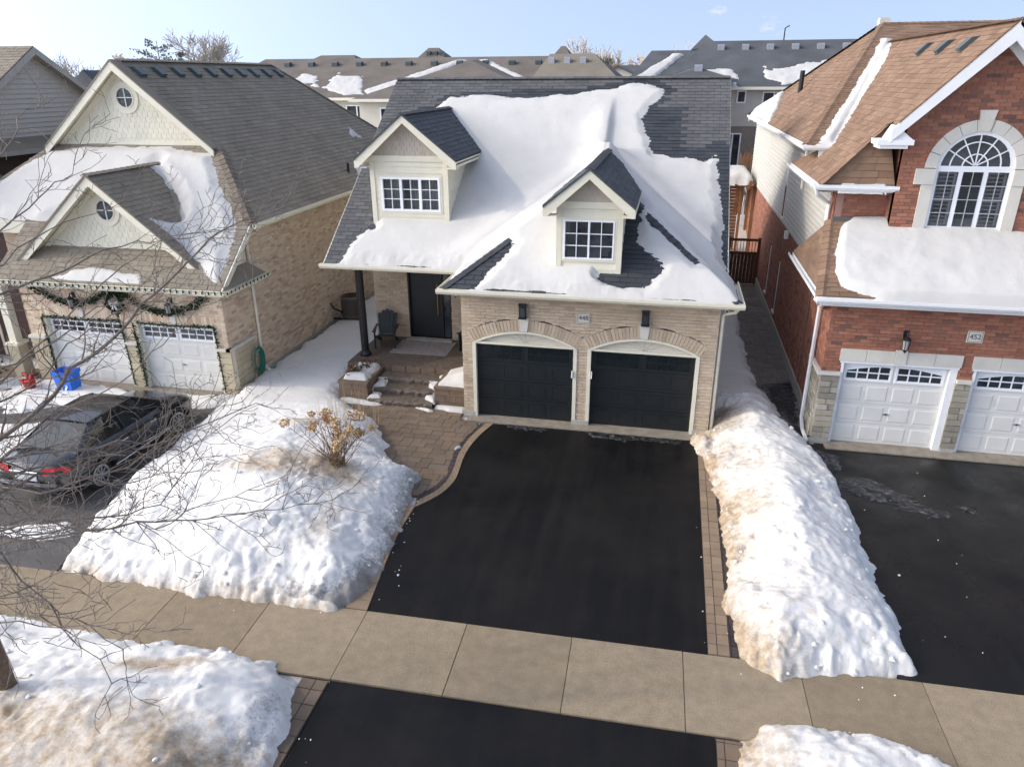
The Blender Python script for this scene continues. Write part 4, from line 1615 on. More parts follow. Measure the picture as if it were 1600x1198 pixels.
# --- snow on the roof
def T448(X, Y):
    t = .085 + .07 * sat((22.5 - Y) / 4)
    t = t - .06 * sat((X + .2) / 1.2) * sat((Y - 21) / 1.5)
    t = t - .06 * sat((X + .8) / .6) * sat((18.9 - Y) / 1.0)
    t = t - .05 * bump2(X, Y, -3.2, 17.4, .8, .9)
    return np.maximum(t, .05)


def X448(X, Y):
    """drifts: snow rounds out the valleys and piles along the garage ridge"""
    xl_ = -1.76 - (Y - 18.3) * 0 - (21.79 - Y)
    v1 = np.exp(-((X - (-1.76 - (21.79 - Y))) / .75) ** 2) * sat((22.2 - Y) / .6) * sat((Y - 18.0) / .8)
    v2 = np.exp(-((X - (-1.76 + (21.79 - Y))) / .75) ** 2) * sat((22.2 - Y) / .6) * sat((Y - 18.0) / .8)
    dr = np.exp(-((X + 2.05) / .5) ** 2) * sat((Y - 20.6) / 1.2) * sat((24.2 - Y) / 1.2)
    lip = dr * np.where(X > -1.95, np.exp(-((X + 1.95) / .12) ** 2), 1.0)
    return .26 * v1 + .26 * v2 + .20 * lip


snow_sheet('roof_snow', R448, [SN448], T448, res=.04, edge=.28, rag=.11, holes=SNHOLES, seed=4, lump=.010, taper=True, label='thick white snow sheet covering the dormered grey roof of the middle house', extra=X448, clip=lambda X, Y: np.where(X < -5.27, Y - 18.25, Y - 16.35))

# ================================================================== HOUSE ON THE LEFT
def roof_vent(owner, R, x, y, w=.36, l=.62, h=.13, m=None):
    """low ridge vent: sloped hood on a flange"""
    u, v = R.uv(x, y)
    a = MB()
    a.fbox(R, u - w / 2 - .02, u + w / 2 + .02, v - l / 2 - .03, v + l / 2 + .03, 0, .025)
    a.prism([R.p(u - w / 2, v - l / 2, .02), R.p(u - w / 2, v - l / 2, h), R.p(u - w / 2, v + l / 2 - .1, h), R.p(u - w / 2, v + l / 2, .03)], R.U * w)
    return a.build('roof_vent', m or VENT, owner)


def box_vent(owner, c, s=.4, h=.28, m=None):
    a = MB()
    x, y, z = c
    a.prism([(x - s / 2, y - s / 2, z - .2), (x - s / 2, y - s / 2, z + h * .7), (x - s / 2, y, z + h), (x - s / 2, y + s / 2, z + h * .9), (x - s / 2, y + s / 2, z - .2)], (s, 0, 0))
    return a.build('roof_vent', m or VENT, owner)


def sectional_door(owner, F, u0, u1, v0, v1, m, wm, arched=False, knob=True):
    w = u1 - u0
    n = 4
    hh = [v0 + (v1 - v0) * k / n for k in range(n + 1)]
    dr = MB()
    for k in range(n):
        dr.fbox(F, u0, u1, hh[k] + .003, hh[k + 1] - .003, -.15, -.10)
    dr.fbox(F, u0, u1, v0, v1, -.16, -.112)
    door = dr.build('garage_door', m, owner)
    cw = w / 4
    for k in range(n - 1):
        for c in range(4):
            p = MB()
            x0, x1, y0, y1 = u0 + c * cw + .05, u0 + (c + 1) * cw - .05, hh[k] + .07, hh[k + 1] - .07
            p.add([F.p(x0, y0, -.10), F.p(x1, y0, -.10), F.p(x1, y1, -.10), F.p(x0, y1, -.10), F.p(x0 + .03, y0 + .03, -.092), F.p(x1 - .03, y0 + .03, -.092), F.p(x1 - .03, y1 - .03, -.092), F.p(x0 + .03, y1 - .03, -.092)],
                  [(4, 5, 6, 7), (0, 1, 5, 4), (1, 2, 6, 5), (2, 3, 7, 6), (3, 0, 4, 7)])
            p.build('door_panel', m, door)
    for half in (0, 1):
        x0 = u0 + .10 + half * (w / 2 - .02)
        ww = w / 2 - .18
        y0, y1 = hh[3] + .10, v1 - .09
        fr = MB()
        fr.fbox(F, x0 - .05, x0 + ww + .05, y0 - .05, y0, -.11, -.085)
        fr.fbox(F, x0 - .05, x0 + ww + .05, y1, y1 + .05, -.11, -.085)
        fr.fbox(F, x0 - .05, x0, y0, y1, -.11, -.085)
        fr.fbox(F, x0 + ww, x0 + ww + .05, y0, y1, -.11, -.085)
        for i in range(1, 4):
            fr.fbox(F, x0 + ww * i / 4 - .014, x0 + ww * i / 4 + .014, y0, y1, -.11, -.088)
        fr.fbox(F, x0, x0 + ww, (y0 + y1) / 2 - .014, (y0 + y1) / 2 + .014, -.11, -.0885)
        if arched:      # quarter-sunburst heads: white spandrel along the top
            hi, lo = (y1, y0 + (y1 - y0) * .62)
            def yy(t):
                s = t if half == 0 else 1 - t
                return lo + (hi - lo) * math.sin(min(1, s * 1.05) * math.pi / 2)
            N = 12
            for i in range(N):
                ta, tb = i / N, (i + 1) / N
                fr.prism([F.p(x0 + ww * ta, yy(ta), -.10), F.p(x0 + ww * tb, yy(tb), -.10), F.p(x0 + ww * tb, y1 + .005, -.10), F.p(x0 + ww * ta, y1 + .005, -.10)], F.N * .0125)
        fr.build('window_insert', wm, door)
        for i in range(4):
            for j in range(2):
                p = MB()
                p.fbox(F, x0 + ww * i / 4 + .016, x0 + ww * (i + 1) / 4 - .016, y0 + (y1 - y0) * j / 2 + .015, y0 + (y1 - y0) * (j + 1) / 2 - .015, -.108, -.098)
                p.build('pane', GLASS, door)
    if knob:
        p = MB()
        p.lathe(F.p((u0 + u1) / 2, hh[1] + .28, -.10), [(.025, 0), (.025, -.03)], 8, 'y')
        p.fbox(F, (u0 + u1) / 2 - .06, (u0 + u1) / 2 + .06, hh[1] + .265, hh[1] + .295, -.10, -.07)
        p.build('door_handle', STEEL, door)
    return door


def round_window(owner, F, u, v, r, ring, m):
    a = MB()
    n = 28
    for k in range(n):
        t0, t1 = 2 * math.pi * k / n, 2 * math.pi * (k + 1) / n
        for r0, r1, h0, h1 in ((r, r * 1.14, -.03, .05),):
            a.prism([F.p(u + rr * math.cos(t), v + rr * math.sin(t), h0) for rr, t in ((r0, t0), (r1, t0), (r1, t1), (r0, t1))], F.N * (h1 - h0))
        a.prism([F.p(u + rr * math.cos(t), v + rr * math.sin(t), -.03) for rr, t in ((r * 1.14, t0), (ring, t0), (ring, t1), (r * 1.14, t1))], F.N * .065)
    o = a.build('window', m, owner)
    p = MB()
    p.prism([F.p(u + r * math.cos(2 * math.pi * k / n), v + r * math.sin(2 * math.pi * k / n), -.02) for k in range(n)], F.N * .02)
    p.build('pane', GLASS, o)
    b = MB()
    b.fbox(F, u - .012, u + .012, v - r, v + r, 0, .025)
    b.fbox(F, u - r, u + r, v - .012, v + .012, 0, .024)
    b.build('muntin', PVC, o)
    return o


L = thing('brick_house', (-15, 22, 0), 'buff brick house on the left with cream scalloped gables and round windows', 'house', 'houses along the street')
BR = Pieces('brick', 'bricks', 'box', .012)
ST = Pieces('stone_block', 'stone_blocks', 'box', .02)
SG = Pieces('shingle', 'shingles', 'wedge', .016)
FS = Pieces('scallop_shingle', 'scallop_shingles', 'wedge', .015)
LX0, LX1, LY = -18.05, -11.65, 16.85
F = front(LX0, LY)
ops = [(-17.45 - LX0, -14.97 - LX0), (-14.42 - LX0, -12.05 - LX0)]
hl = [rect(a - .08, b + .08, -.1, 2.04) for a, b in ops]
WTOP = 3.05
brick_wall(BR, F, rect(0, LX1 - LX0, 1.42, WTOP), hl, MORT2, BRICK2, L)
sw = wall_back(F, rect(-.06, LX1 - LX0 + .06, .0, 1.33), hl, 'stone_base', MORT2, L, h=.2, face=.03)
Fs = Frame(F.p(0, 0, .035), F.U, F.V)
ST.add(Fs, tile(rect(-.07, LX1 - LX0 + .07, .02, 1.34), hl, .42, .19, .012, .012, wr=(.3, .5)), STONE1, sw, tj=.25)
for a, b in ((-.09, ops[0][0] - .08), (ops[0][1] + .08, ops[1][0] - .08), (ops[1][1] + .08, LX1 - LX0 + .09)):
    cp = MB()
    cp.fbox(F, a, b, 1.34, 1.42, -.05, .10)
    cp.build('stone_sill', LIMESTONE, L)
for a, b in ops:
    t = MB()
    t.fbox(F, a - .08, a, 0, 2.04, -.16, .01)
    t.fbox(F, b, b + .08, 0, 2.04, -.16, .01)
    t.fbox(F, a - .08, b + .08, 1.97, 2.04, -.16, .008)
    t.build('door_trim', CREAM2, L)
    sectional_door(L, F, a, b, .03, 1.97, DOORW, PVC, knob=True)
    # soldier course lintel with keystone
    cm = (a + b) / 2
    lt = MB()
    for k in range(int((b - a + .3) / .085)):
        u = a - .15 + k * .085
        if abs(u + .04 - cm) > .11:
            m_ = MB()
            m_.fbox(F, u, u + .075, 2.05, 2.30, -.01, .018)
            m_.build('lintel_brick', BRICK2, L)
    lt.prism([F.p(cm - .08, 2.05, 0), F.p(cm + .08, 2.05, 0), F.p(cm + .11, 2.36, 0), F.p(cm - .11, 2.36, 0)], F.N * .04)
    lt.build('keystone', LIMESTONE, L)
# side wall (faces the centre house)
F2 = facing_right(LX1, LY)
brick_wall(BR, F2, [(0, 1.42), (1.2, 1.42), (1.2, .22), (14.0, .22), (14.0, 4.50), (1.35, 4.50), (1.35, WTOP), (0, WTOP)], [], MORT2, BRICK2, L)
sw2 = wall_back(F2, rect(0, 1.2, 0, 1.34), [], 'stone_base', MORT2, L, h=.2, face=.03)
Fs2 = Frame(F2.p(0, 0, .035), F2.U, F2.V)
ST.add(Fs2, tile(rect(0, 1.2, .02, 1.34), [], .42, .19, .012, .012, wr=(.3, .5)), STONE1, sw2, tj=.25)
cp = MB()
cp.fbox(F2, -.10, 1.22, 1.34, 1.42, -.05, .10)
cp.build('stone_sill', LIMESTONE, L)
fo = MB()
fo.fbox(F2, 1.2, 14.0, -.1, .22, -.2, .015)
fo.build('foundation', CONC, L)
bk = MB()
bk.box(-21.0, LX1, 30.8, 30.9, 0, 4.5)
bk.box(-21.0, -20.9, 18.4, 30.8, 0, 4.5)
bk.build('wall', MORT2, L)
# --- roof: big side slope, front slope, small gable
PF = .80
PB = .835
AX, AZ, RYB = -16.28, 8.87, 20.5
SE = -11.2
bigR = Roof((SE, 18.2, AZ - PB * (AX * -1 + SE)), (0, 1, 0), (-1, 0), PB)
RE = 29.4
shingle_roof(SG, bigR, [(SE, 18.2), (SE, RE + 5.0), (AX, RE), (AX, RYB), (-13.37, RYB)], SH2, L, e=.17, w=.40)
bigL = Roof((-21.36, 30, 4.63), (0, -1, 0), (1, 0), PB)
bigL.slab([(-21.36, 18.2), (-19.15, RYB), (AX, RYB), (AX, RE), (-21.36, RE + 5)], 'roof', SH2, L)
bb = Roof((-11.2, RE + 5, 4.63), (-1, 0, 0), (0, -1), AZ / 5.0 - 4.63 / 5.0)
bb.slab([(SE, RE + 5), (-21.36, RE + 5), (AX, RE)], 'roof', SH2, L)
frontR = Roof((-18.5, 16.4, 3.2), (1, 0, 0), (0, 1), PF)
shingle_roof(SG, frontR, [(-18.45, 16.4), (-11.3, 16.4), (-11.3, 18.15), (-13.37, 20.5), (-19.15, 20.5), (-21.4, 18.15), (-18.45, 18.0)], SH2, L, holes=[[(-17.9, 17.42), (-12.3, 17.42), (-15.1, 19.9)]], e=.17, w=.40)
SGX, SGA, SGP, SGY = -15.1, 6.02, .835, 16.92
for sx in (-1, 1):
    xe = SGX + sx * 3.35
    ze = SGA - SGP * 3.35
    ye = 16.4 + (ze - 3.2) / PF
    yr = 16.4 + (SGA - 3.2) / PF
    Rr = Roof((xe, yr if sx < 0 else SGY, ze), (0, -1, 0) if sx < 0 else (0, 1, 0), (-sx, 0), SGP)
    shingle_roof(SG, Rr, [(xe, SGY - .03), (SGX, SGY - .03), (SGX, yr), (xe, max(ye, SGY + .02))], SH2, L, e=.17, w=.40, th=.05)
hip_caps((SGX, SGY - .03, SGA), (SGX, 16.4 + (SGA - 3.2) / PF, SGA), SH2, L)
SHH = mat('shingle_hip_tan', ramp=[(.20, .165, .125), (.17, .14, .105), (.15, .12, .09)], rough=.95, var=.1, fine=.2, fscale=120)
hip_caps((SE - .02, 18.17, 4.66), (-13.37, RYB, 6.47), SHH, L, w=.17)
hip_caps((AX, RYB, AZ), (AX, RE, AZ), SH2, L, w=.15)
hip_caps((SE, RE + 5, 4.63), (AX, RE, AZ), SH2, L, w=.15)


def gable(owner, xc, y, apex, hw, pitch, base, wy, ring_z, ring_r, ring_o):
    """scalloped gable wall with rake boards and round window"""
    Fw = front(xc - hw, wy)
    ah = apex - .24 - base
    ghw = ah / pitch
    gp = [(hw - ghw, base), (hw + ghw, base), (hw, base + ah)]
    g = wall_back(Fw, gp, [], 'gable', SCAL2, owner, h=.2)
    circ = [(hw + ring_o * math.cos(t), ring_z + ring_o * math.sin(t)) for t in np.linspace(0, 2 * math.pi, 24, endpoint=False)]
    FS.add(Fw, tile(gp, [circ], .175, .155, .010, 0), SCAL2, g, overlap=.02, tj=.25)
    round_window(owner, Fw, hw, ring_z, ring_r, ring_o, CREAM2)
    for sx in (-1, 1):
        r_ = MB()
        x1 = xc + sx * hw
        z1 = apex - pitch * hw
        r_.prism([(xc, y, apex - .02), (x1, y, z1 - .02), (x1, y, z1 - .25), (xc, y, apex - .30)][::(1 if sx < 0 else -1)], (0, .04, 0))
        r_.prism([(xc, y + .03, apex - .15), (x1, y + .03, z1 - .15), (x1, wy + .02, z1 - .15), (xc, wy + .02, apex - .15)], (0, 0, .03))
        # frieze against the wall
        r_.prism([(xc, wy - .05, apex - .18), (x1, wy - .05, z1 - .18), (x1, wy - .05, z1 - .34), (xc, wy - .05, apex - .36)][::(1 if sx < 0 else -1)], (0, .04, 0))
        r_.build('rake_board', CREAM2, owner)
    b = MB()
    b.box(xc - ghw, xc + ghw, wy - .04, wy + .02, base - .06, base + .05)
    b.build('base_board', CREAM2, owner)


gable(L, SGX, SGY, SGA, 3.38, SGP, 3.52, 17.38, 5.02, .26, .44)
gable(L, AX, RYB - .35, AZ, 2.92, PB, 6.50, 20.52, 7.82, .27, .46)
# overhang of the big roof beyond its gable wall
for sx in (-1, 1):
    xe = AX + sx * 2.92
    Rr = Roof((xe, RYB if sx < 0 else RYB - .37, AZ - PB * 2.92), (0, -1, 0) if sx < 0 else (0, 1, 0), (-sx, 0), PB)
    Rr.slab([(xe, RYB - .37), (AX, RYB - .37), (AX, RYB + .01), (xe, RYB + .01)], 'roof', SH2, L, .05)
# eaves
sf = MB()
sf.box(-18.4, LX1 + .3, 16.42, 16.86, 3.02, 3.06)
sf.box(-11.64, -11.25, 18.2, 30.9, 4.46, 4.50)
sf.build('soffit', CREAM2, L)
gutter((-18.55, 16.40, 3.07), (-11.22, 16.40, 3.07), (0, -1, 0), CREAM2, L)
gutter((SE, 18.15, 4.50), (SE, RE + 5, 4.50), (1, 0, 0), CREAM2, L)
rk = MB()
rk.prism([(-11.30, 16.4, 3.02), (-11.30, 16.4, 3.2), (-11.30, 18.2, 4.63), (-11.30, 18.2, 4.42)], (.04, 0, 0))
rk.build('rake_board', CREAM2, L)
wl_ = MB()
wl_.prism([(-11.62, 16.86, 3.0), (-11.62, 18.2, 3.0), (-11.62, 18.2, 4.45), (-11.62, 16.86, 3.38)], (.05, 0, 0))
wl_.build('wall', MORT2, L)
# little side roof round the corner
pr = Roof((-11.28, 16.4, 3.2), (0, 1, 0), (-1, 0), .9)
a = MB()
a.add([(-11.18, 16.38, 3.2), (-11.18, 18.5, 3.2), (-11.60, 18.2, 3.58), (-11.60, 16.8, 3.58)], [(0, 1, 2, 3)])
a.add([(-11.18, 18.5, 3.2), (-11.60, 18.5, 3.1), (-11.60, 18.2, 3.58)], [(0, 1, 2)])
a.build('side_roof', SH2, L)
gutter((-11.2, 16.38, 3.07), (-11.2, 18.55, 3.07), (1, 0, 0), CREAM2, L)
downspout([(-11.2, 18.55, 4.5), (-11.35, 18.5, 4.35), (-11.58, 18.35, 4.2), (-11.58, 18.32, .9), (-11.56, 18.32, .35), (-11.35, 18.32, .2)], CREAM2, L)
for i in range(10):
    roof_vent(L, bigR, -15.85, 20.75 + i * .93, .26, .42, .12)
pp = MB()
pp.tube([bigR.p(*bigR.uv(-11.75, 26.0)), bigR.p(*bigR.uv(-11.75, 26.0)) + Vector((0, 0, .35))], .05, 8)
pp.build('vent_pipe', BLACK, L)
# porch on the far left of this house
eb = MB()
eb.box(-21.4, -18.0, 17.98, 18.03, 4.15, 4.48)
eb.box(-21.4, -18.0, 18.03, 18.42, 4.15, 4.19)
eb.build('eave_board', CREAM2, L)
FW = front(-21.4, 18.42)
brick_wall(BR, FW, rect(1.6, 3.35, 0, 4.2), [], MORT2, BRICK2, L)
a = MB()
a.box(-21.4, -19.82, 18.42, 18.5, 0, 4.2)
a.build('entry_panel', mat('entry_brown', (.07, .035, .028), .7), L)
a = MB()
a.box(-18.98, -18.62, 16.75, 17.1, 0, 1.05)
a.build('pier_base', STONE1, L)
a = MB()
a.box(-19.02, -18.58, 16.71, 17.14, 1.05, 1.13)
a.box(-18.92, -18.68, 16.81, 17.04, 1.13, 3.02)
a.build('porch_post', CREAM2, L)
a = MB()
a.box(-21.4, -18.4, 16.7, 17.1, 3.02, 3.3)
a.build('porch_beam', CREAM2, L)
BR.finish(L)
ST.finish(L)
SG.finish(L)
FS.finish(L)


def RLH(X, Y):
    fr = 3.2 + PF * (Y - 16.4)
    sg = np.where(Y > SGY - .05, SGA - SGP * np.abs(X - SGX), -9)
    bg_ = AZ - PB * np.abs(X - AX)
    return np.maximum(np.minimum(fr, 99), sg)


SNLH = [(-21.3, 18.05), (-20.22, 19.22), (-19.68, 19.78), (-19.1, 20.30), (-17.57, 20.42), (-16.31, 20.47), (-15.16, 20.47), (-13.45, 20.25), (-13.05, 19.75), (-12.2, 18.79), (-11.62, 18.08), (-11.45, 17.64), (-11.42, 17.21), (-11.40, 16.5), (-11.62, 16.5), (-12.25, 17.05), (-12.93, 17.30), (-13.79, 17.22), (-13.72, 17.37), (-13.44, 17.74), (-13.35, 18.1), (-13.52, 18.47), (-13.96, 18.93), (-14.69, 19.4), (-15.03, 19.42), (-15.05, 19.85), (-15.4, 19.5), (-18.3, 17.5), (-18.4, 18.02)]
snow_sheet('roof_snow', RLH, [SNLH], lambda X, Y: .15 + 0 * X - .06 * sat((X + 14.2) / .6) * sat((18.2 - Y) / .6), res=.045, edge=.35, rag=.08, seed=14, lump=.010, taper=True, label='smooth snow behind and beside the lower cream gable of the left house', clip=lambda X, Y: np.where(X < -17, np.minimum(Y - 18.04, 9), Y - 16.44),
           extra=lambda X, Y: .22 * np.exp(-((X - (SGX + (SGA - 3.2 - PF * (Y - 16.4)) / SGP)) / .6) ** 2) * sat((20 - Y) / .8))
snow_sheet('roof_snow', lambda X, Y: 3.2 + PF * (Y - 16.4), [[(-17.0, 16.42), (-16.04, 16.68), (-15.5, 16.82), (-14.69, 16.86), (-13.93, 16.70), (-13.7, 16.42)]], .07, res=.05, edge=.15, rag=.1, seed=15, label='strip of snow under the lower cream gable above the strung gutter', clip=lambda X, Y: Y - 16.44)
snow_sheet('roof_snow', lambda X, Y: AZ - PB * np.abs(X - AX), [[(-11.6, 26.3), (-11.35, 27.6), (-11.7, 28.2), (-12.3, 28.3), (-12.0, 27.2)], [(-13.0, 29.4), (-13.3, 29.9), (-12.9, 30.0)]], .07, res=.05, edge=.12, rag=.12, seed=16, label='last lumps of snow at the lower edge of the brown side roof')

# ------------------------------------------------------------------ grey sided house at the far left
G = thing('sided_house', (-24, 23.8, 0), 'grey sided house at the far left edge behind the cream gables', 'house', 'houses along the street')
SD = Pieces('siding_board', 'siding_boards', 'wedge', .045)
SG = Pieces('shingle', 'shingles', 'wedge', .016)
GREYS = mat('siding_grey', (.52, .49, .435), .6, var=.04)
F = facing_right(-22.5, 17.5)
gy0 = 23.79 - 17.5
siding(SD, F, [(0, 6.45), (13.0, 6.45), (11.0, 7.5 - .3), (gy0, 9.05), (gy0 - 6.3, 9.05 - 6.3 * .4 + .3)], [], GREYS, G, h=.16)
gp_ = .62
for s_ in (-1, 1):
    yl = 23.79 + s_ * 6.8
    zl = 9.42 - gp_ * 6.8
    Rr = Roof((-34, yl, zl) if s_ < 0 else (-22.15, yl, zl), (1, 0, 0) if s_ < 0 else (-1, 0, 0), (0, -s_), gp_)
    if s_ < 0:
        shingle_roof(SG, Rr, [(-30, yl), (-22.15, yl), (-22.15, 23.79), (-30, 23.79)], SH2B if 'SH2B' in globals() else SH2, G, e=.17, w=.4)
    else:
        Rr.slab([(-22.15, yl), (-34, yl), (-34, 23.79), (-22.15, 23.79)], 'roof', SH2, G)
    r_ = MB()
    r_.prism([(-22.15, 23.79, 9.38), (-22.15, yl, zl - .04), (-22.15, yl, zl - .24), (-22.15, 23.79, 9.16)], (.04, 0, 0))
    r_.prism([(-22.15, 23.79, 9.26), (-22.15, yl, zl - .16), (-22.52, yl, zl - .16), (-22.52, 23.79, 9.26)], (0, 0, .03))
    r_.build('rake_board', mat('trim_greige', (.42, .40, .35), .6), G)
sk = MB()
sk.prism([(-21.75, 16, 6.12), (-21.75, 30, 6.12), (-22.5, 30, 6.5), (-22.5, 16, 6.5)], (0, 0, -.06))
sk.build('skirt_roof', SH2, G)
a = MB()
a.box(-21.78, -21.72, 16, 30, 5.98, 6.12)
a.build('eave_board', mat('trim_greige'), G)
a = MB()
a.box(-22.6, -22.4, 17.5, 30, 0, 6.2)
a.build('wall', mat('siding_brown', (.11, .085, .07), .8), G)
a = MB()
a.prism([(-21.6, 15.6, 5.1), (-21.6, 21, 5.1), (-22.4, 21, 5.7), (-22.4, 15.6, 5.7)], (0, 0, -.06))
a.build('lower_roof', SH2, G)
SD.finish(G, own_mesh=True)
SG.finish(G)

# ================================================================== HOUSE 452 (right)
Q = thing('brick_house', (8, 25, 0), 'red brick house on the right with tan roof and large arched window', 'house', 'houses along the street')
BR = Pieces('brick', 'bricks', 'box', .012)
ST = Pieces('ledge_stone', 'ledge_stones', 'box', .025)
SG = Pieces('shingle', 'shingles', 'wedge', .016)
SD = Pieces('siding_board', 'siding_boards', 'lap', .042)
QX, QY = 3.95, 17.1
F = front(QX, QY)
QW = 8.0
ops = [(4.28 - QX, 6.70 - QX), (7.10 - QX, 9.52 - QX)]
hl = [rect(a - .02, b + .05, -.1, 2.46) for a, b in ops]
CAPZ = 1.80
brick_wall(BR, F, rect(-.10, QW, CAPZ + .08, 3.60), hl, MORT3, BRICK3, Q)
sw = wall_back(F, rect(-.10, QW, .12, CAPZ), hl, 'stone_base', CONC, Q, h=.2, face=.02)
rng = random.Random(4)
Fs = Frame(F.p(0, 0, .03), F.U, F.V)
ST.add(Fs, tile(rect(-.10, QW, .14, CAPZ), hl, .4, .15, .014, .014, wr=(.18, .42), rng=rng), STONE2, sw, tj=.5)
F2 = facing_left(QX - .10, QY + 1.15)
brick_wall(BR, F2, rect(0, 1.15, CAPZ + .08, 3.60), [], MORT3, BRICK3, Q)
sw2 = wall_back(F2, rect(0, 1.15, .12, CAPZ), [], 'stone_base', CONC, Q, h=.2, face=.02)
Fs2 = Frame(F2.p(0, 0, .03), F2.U, F2.V)
ST.add(Fs2, tile(rect(0, 1.15, .14, CAPZ), [], .4, .15, .014, .014, wr=(.18, .42), rng=rng), STONE2, sw2, tj=.5)
cp = MB()
cp.fbox(F, -.20, ops[0][0] - .03, CAPZ, CAPZ + .08, -.05, .10)
cp.build('stone_sill', LIMESTONE, Q)
cp = MB()
cp.fbox(F, ops[0][1] + .06, ops[1][0] - .03, CAPZ, CAPZ + .08, -.05, .10)
cp.build('stone_sill', LIMESTONE, Q)
cp = MB()
cp.fbox(F2, 0, 1.04, CAPZ, CAPZ + .08, -.05, .10)
cp.build('stone_sill', LIMESTONE, Q)
ft = MB()
ft.fbox(F, -.16, ops[0][0] - .03, -.05, .13, -.05, .06)
ft.fbox(F, ops[0][1] + .06, ops[1][0] - .03, -.05, .13, -.05, .06)
ft.fbox(F2, 0, 1.2, -.05, .13, -.05, .06)
ft.build('foot_block', CONC, Q)
for k, (a, b) in enumerate(ops):
    # stone lintel blocks
    us = [a - .09, a + .48, a + (b - a) / 2 - .13, a + (b - a) / 2 + .13, b - .48, b + .10]
    for i in range(5):
        l_ = MB()
        l_.fbox(F, us[i] + .004, us[i + 1] - .004, 2.17, 2.46 + (.04 if i == 2 else 0), -.1, .035 + (.02 if i == 2 else 0))
        l_.build('lintel_stone', LIMESTONE, Q)
    t = MB()
    t.fbox(F, a - .03, a + .04, .03, 2.17, -.2, .01)
    t.fbox(F, b - .10, b + .05, .03, 2.17, -.2, .012)
    t.fbox(F, a - .06, b + .07, 2.11, 2.17, -.2, .02)
    t.build('door_trim', WHITE, Q)
    sectional_door(Q, F, a + .04, b - .10, .03, 2.11, DOORW, PVC, arched=True)
# long side wall: brick below, siding above
F3 = facing_left(QX, 39.0)
LW = 39.0 - QY - .0
SB = 3.62
brick_wall(BR, F3, [(0, .35), (LW - 1.15, .35), (LW - 1.15, 3.6), (LW - 4.0, 3.6), (LW - 4.0, SB), (0, SB)], [rect(LW - 9.3, LW - 8.95, .6, 2.4), rect(LW - 11.9, LW - 11.55, .6, 2.4)], MORT3, BRICK3, Q)
fo = MB()
fo.fbox(F3, 0, LW - 1.15, -.1, .35, -.25, .05)
fo.build('foundation', CONC, Q)
for u in (LW - 9.3, LW - 11.9):
    w_ = MB()
    w_.fbox(F3, u, u + .35, .6, 2.4, -.12, -.06)
    o = w_.build('window', GLASS, Q)
    w_ = MB()
    w_.fbox(F3, u + .27, u + .35, .6, 2.4, -.06, .03)
    w_.fbox(F3, u - .04, u + .39, .52, .60, -.06, .06)
    w_.build('frame', PVC, o)
siding(SD, F3, [(0, SB), (LW - 2.45, SB), (LW - 2.45, 5.95), (LW - 5.0, 5.95), (LW - 5.0, 6.55), (0, 6.55)], [], IVORY, Q, h=.15)
qn = MB()
FQ = facing_left(QX, QY + 2.45)
brick_wall(BR, FQ, rect(0, .45, 3.7, 5.95), [], MORT3, BRICK3, Q)
sdw = MB()
sdw.fbox(F3, LW - 10.0, LW - 9.55, 3.75, 5.45, -.02, .05)
sdw_ = sdw.build('window', PVC, Q)
p = MB()
p.fbox(F3, LW - 9.93, LW - 9.62, 3.82, 5.4, .04, .056)
p.build('pane', GLASS, sdw_)
# --- garage roof
GP = .51
garR = Roof((3.5, 16.65, 3.80), (1, 0, 0), (0, 1), GP)
shingle_roof(SG, garR, [(3.5, 16.65), (12.2, 16.65), (12.2, 19.12), (3.9, 19.12)], SH3, Q)
a = MB()
nrow = 12
a.add([(3.5, 16.65, 3.8), (3.92, 19.12, 5.06), (3.93, 21.2, 3.95), (3.5, 21.2, 3.8)], [(0, 1, 2), (0, 2, 3)])
sr = a.build('roof', SH3, Q)
tip = Vector((3.92, 19.12, 5.06))
# courses on the steep side face
for i in range(11):
    t0, t1 = i / 11, (i + 1) / 11 + .02
    A0, A1 = Vector((3.5, 16.65, 3.8)).lerp(tip, t0), Vector((3.5, 16.65, 3.8)).lerp(tip, min(1, t1))
    B0, B1 = Vector((3.5, 21.2, 3.8)).lerp(Vector((3.93, 20.6, 4.25)), 0), None
    Bs, Be = Vector((3.52, 21.2, 3.82)), tip
    B0, B1 = Bs.lerp(Be, t0), Bs.lerp(Be, min(1, t1))
    n_ = max(1, int((B0 - A0).length / .38))
    for j in range(n_):
        s0, s1 = j / n_, (j + .98) / n_
        off_ = Vector((-.02, 0, .012))
        m_ = MB()
        p0, p1, p2, p3 = A0.lerp(B0, s0) + off_, A0.lerp(B0, s1) + off_, A1.lerp(B1, s1) + off_ * .3, A1.lerp(B1, s0) + off_ * .3
        m_.add([p0, p1, p2, p3, p0 - off_ * 1.5, p1 - off_ * 1.5], [(0, 3, 2, 1), (4, 0, 1, 5)])
        m_.build('shingle', SH3, sr)
hip_caps((3.5, 16.65, 3.8), (3.92, 19.1, 5.06), SH3, Q, w=.15)
gutter((3.38, 16.65, 3.66), (12.3, 16.65, 3.66), (0, -1, 0), WHITE, Q)
gutter((3.5, 16.66, 3.66), (3.5, 21.2, 3.66), (-1, 0, 0), WHITE, Q)
sf = MB()
sf.box(3.5, 12.2, 16.67, 17.1, 3.58, 3.64)
sf.box(3.5, 3.94, 17.1, 21.2, 3.58, 3.64)
sf.build('soffit', WHITE, Q)
downspout([(3.42, 16.9, 3.66), (3.55, 17.1, 3.5), (3.75, 17.55, 3.35), (3.75, 17.95, 3.2), (3.75, 17.95, .25), (3.72, 17.5, .12), (3.75, 17.0, .06)], WHITE, Q, .05)
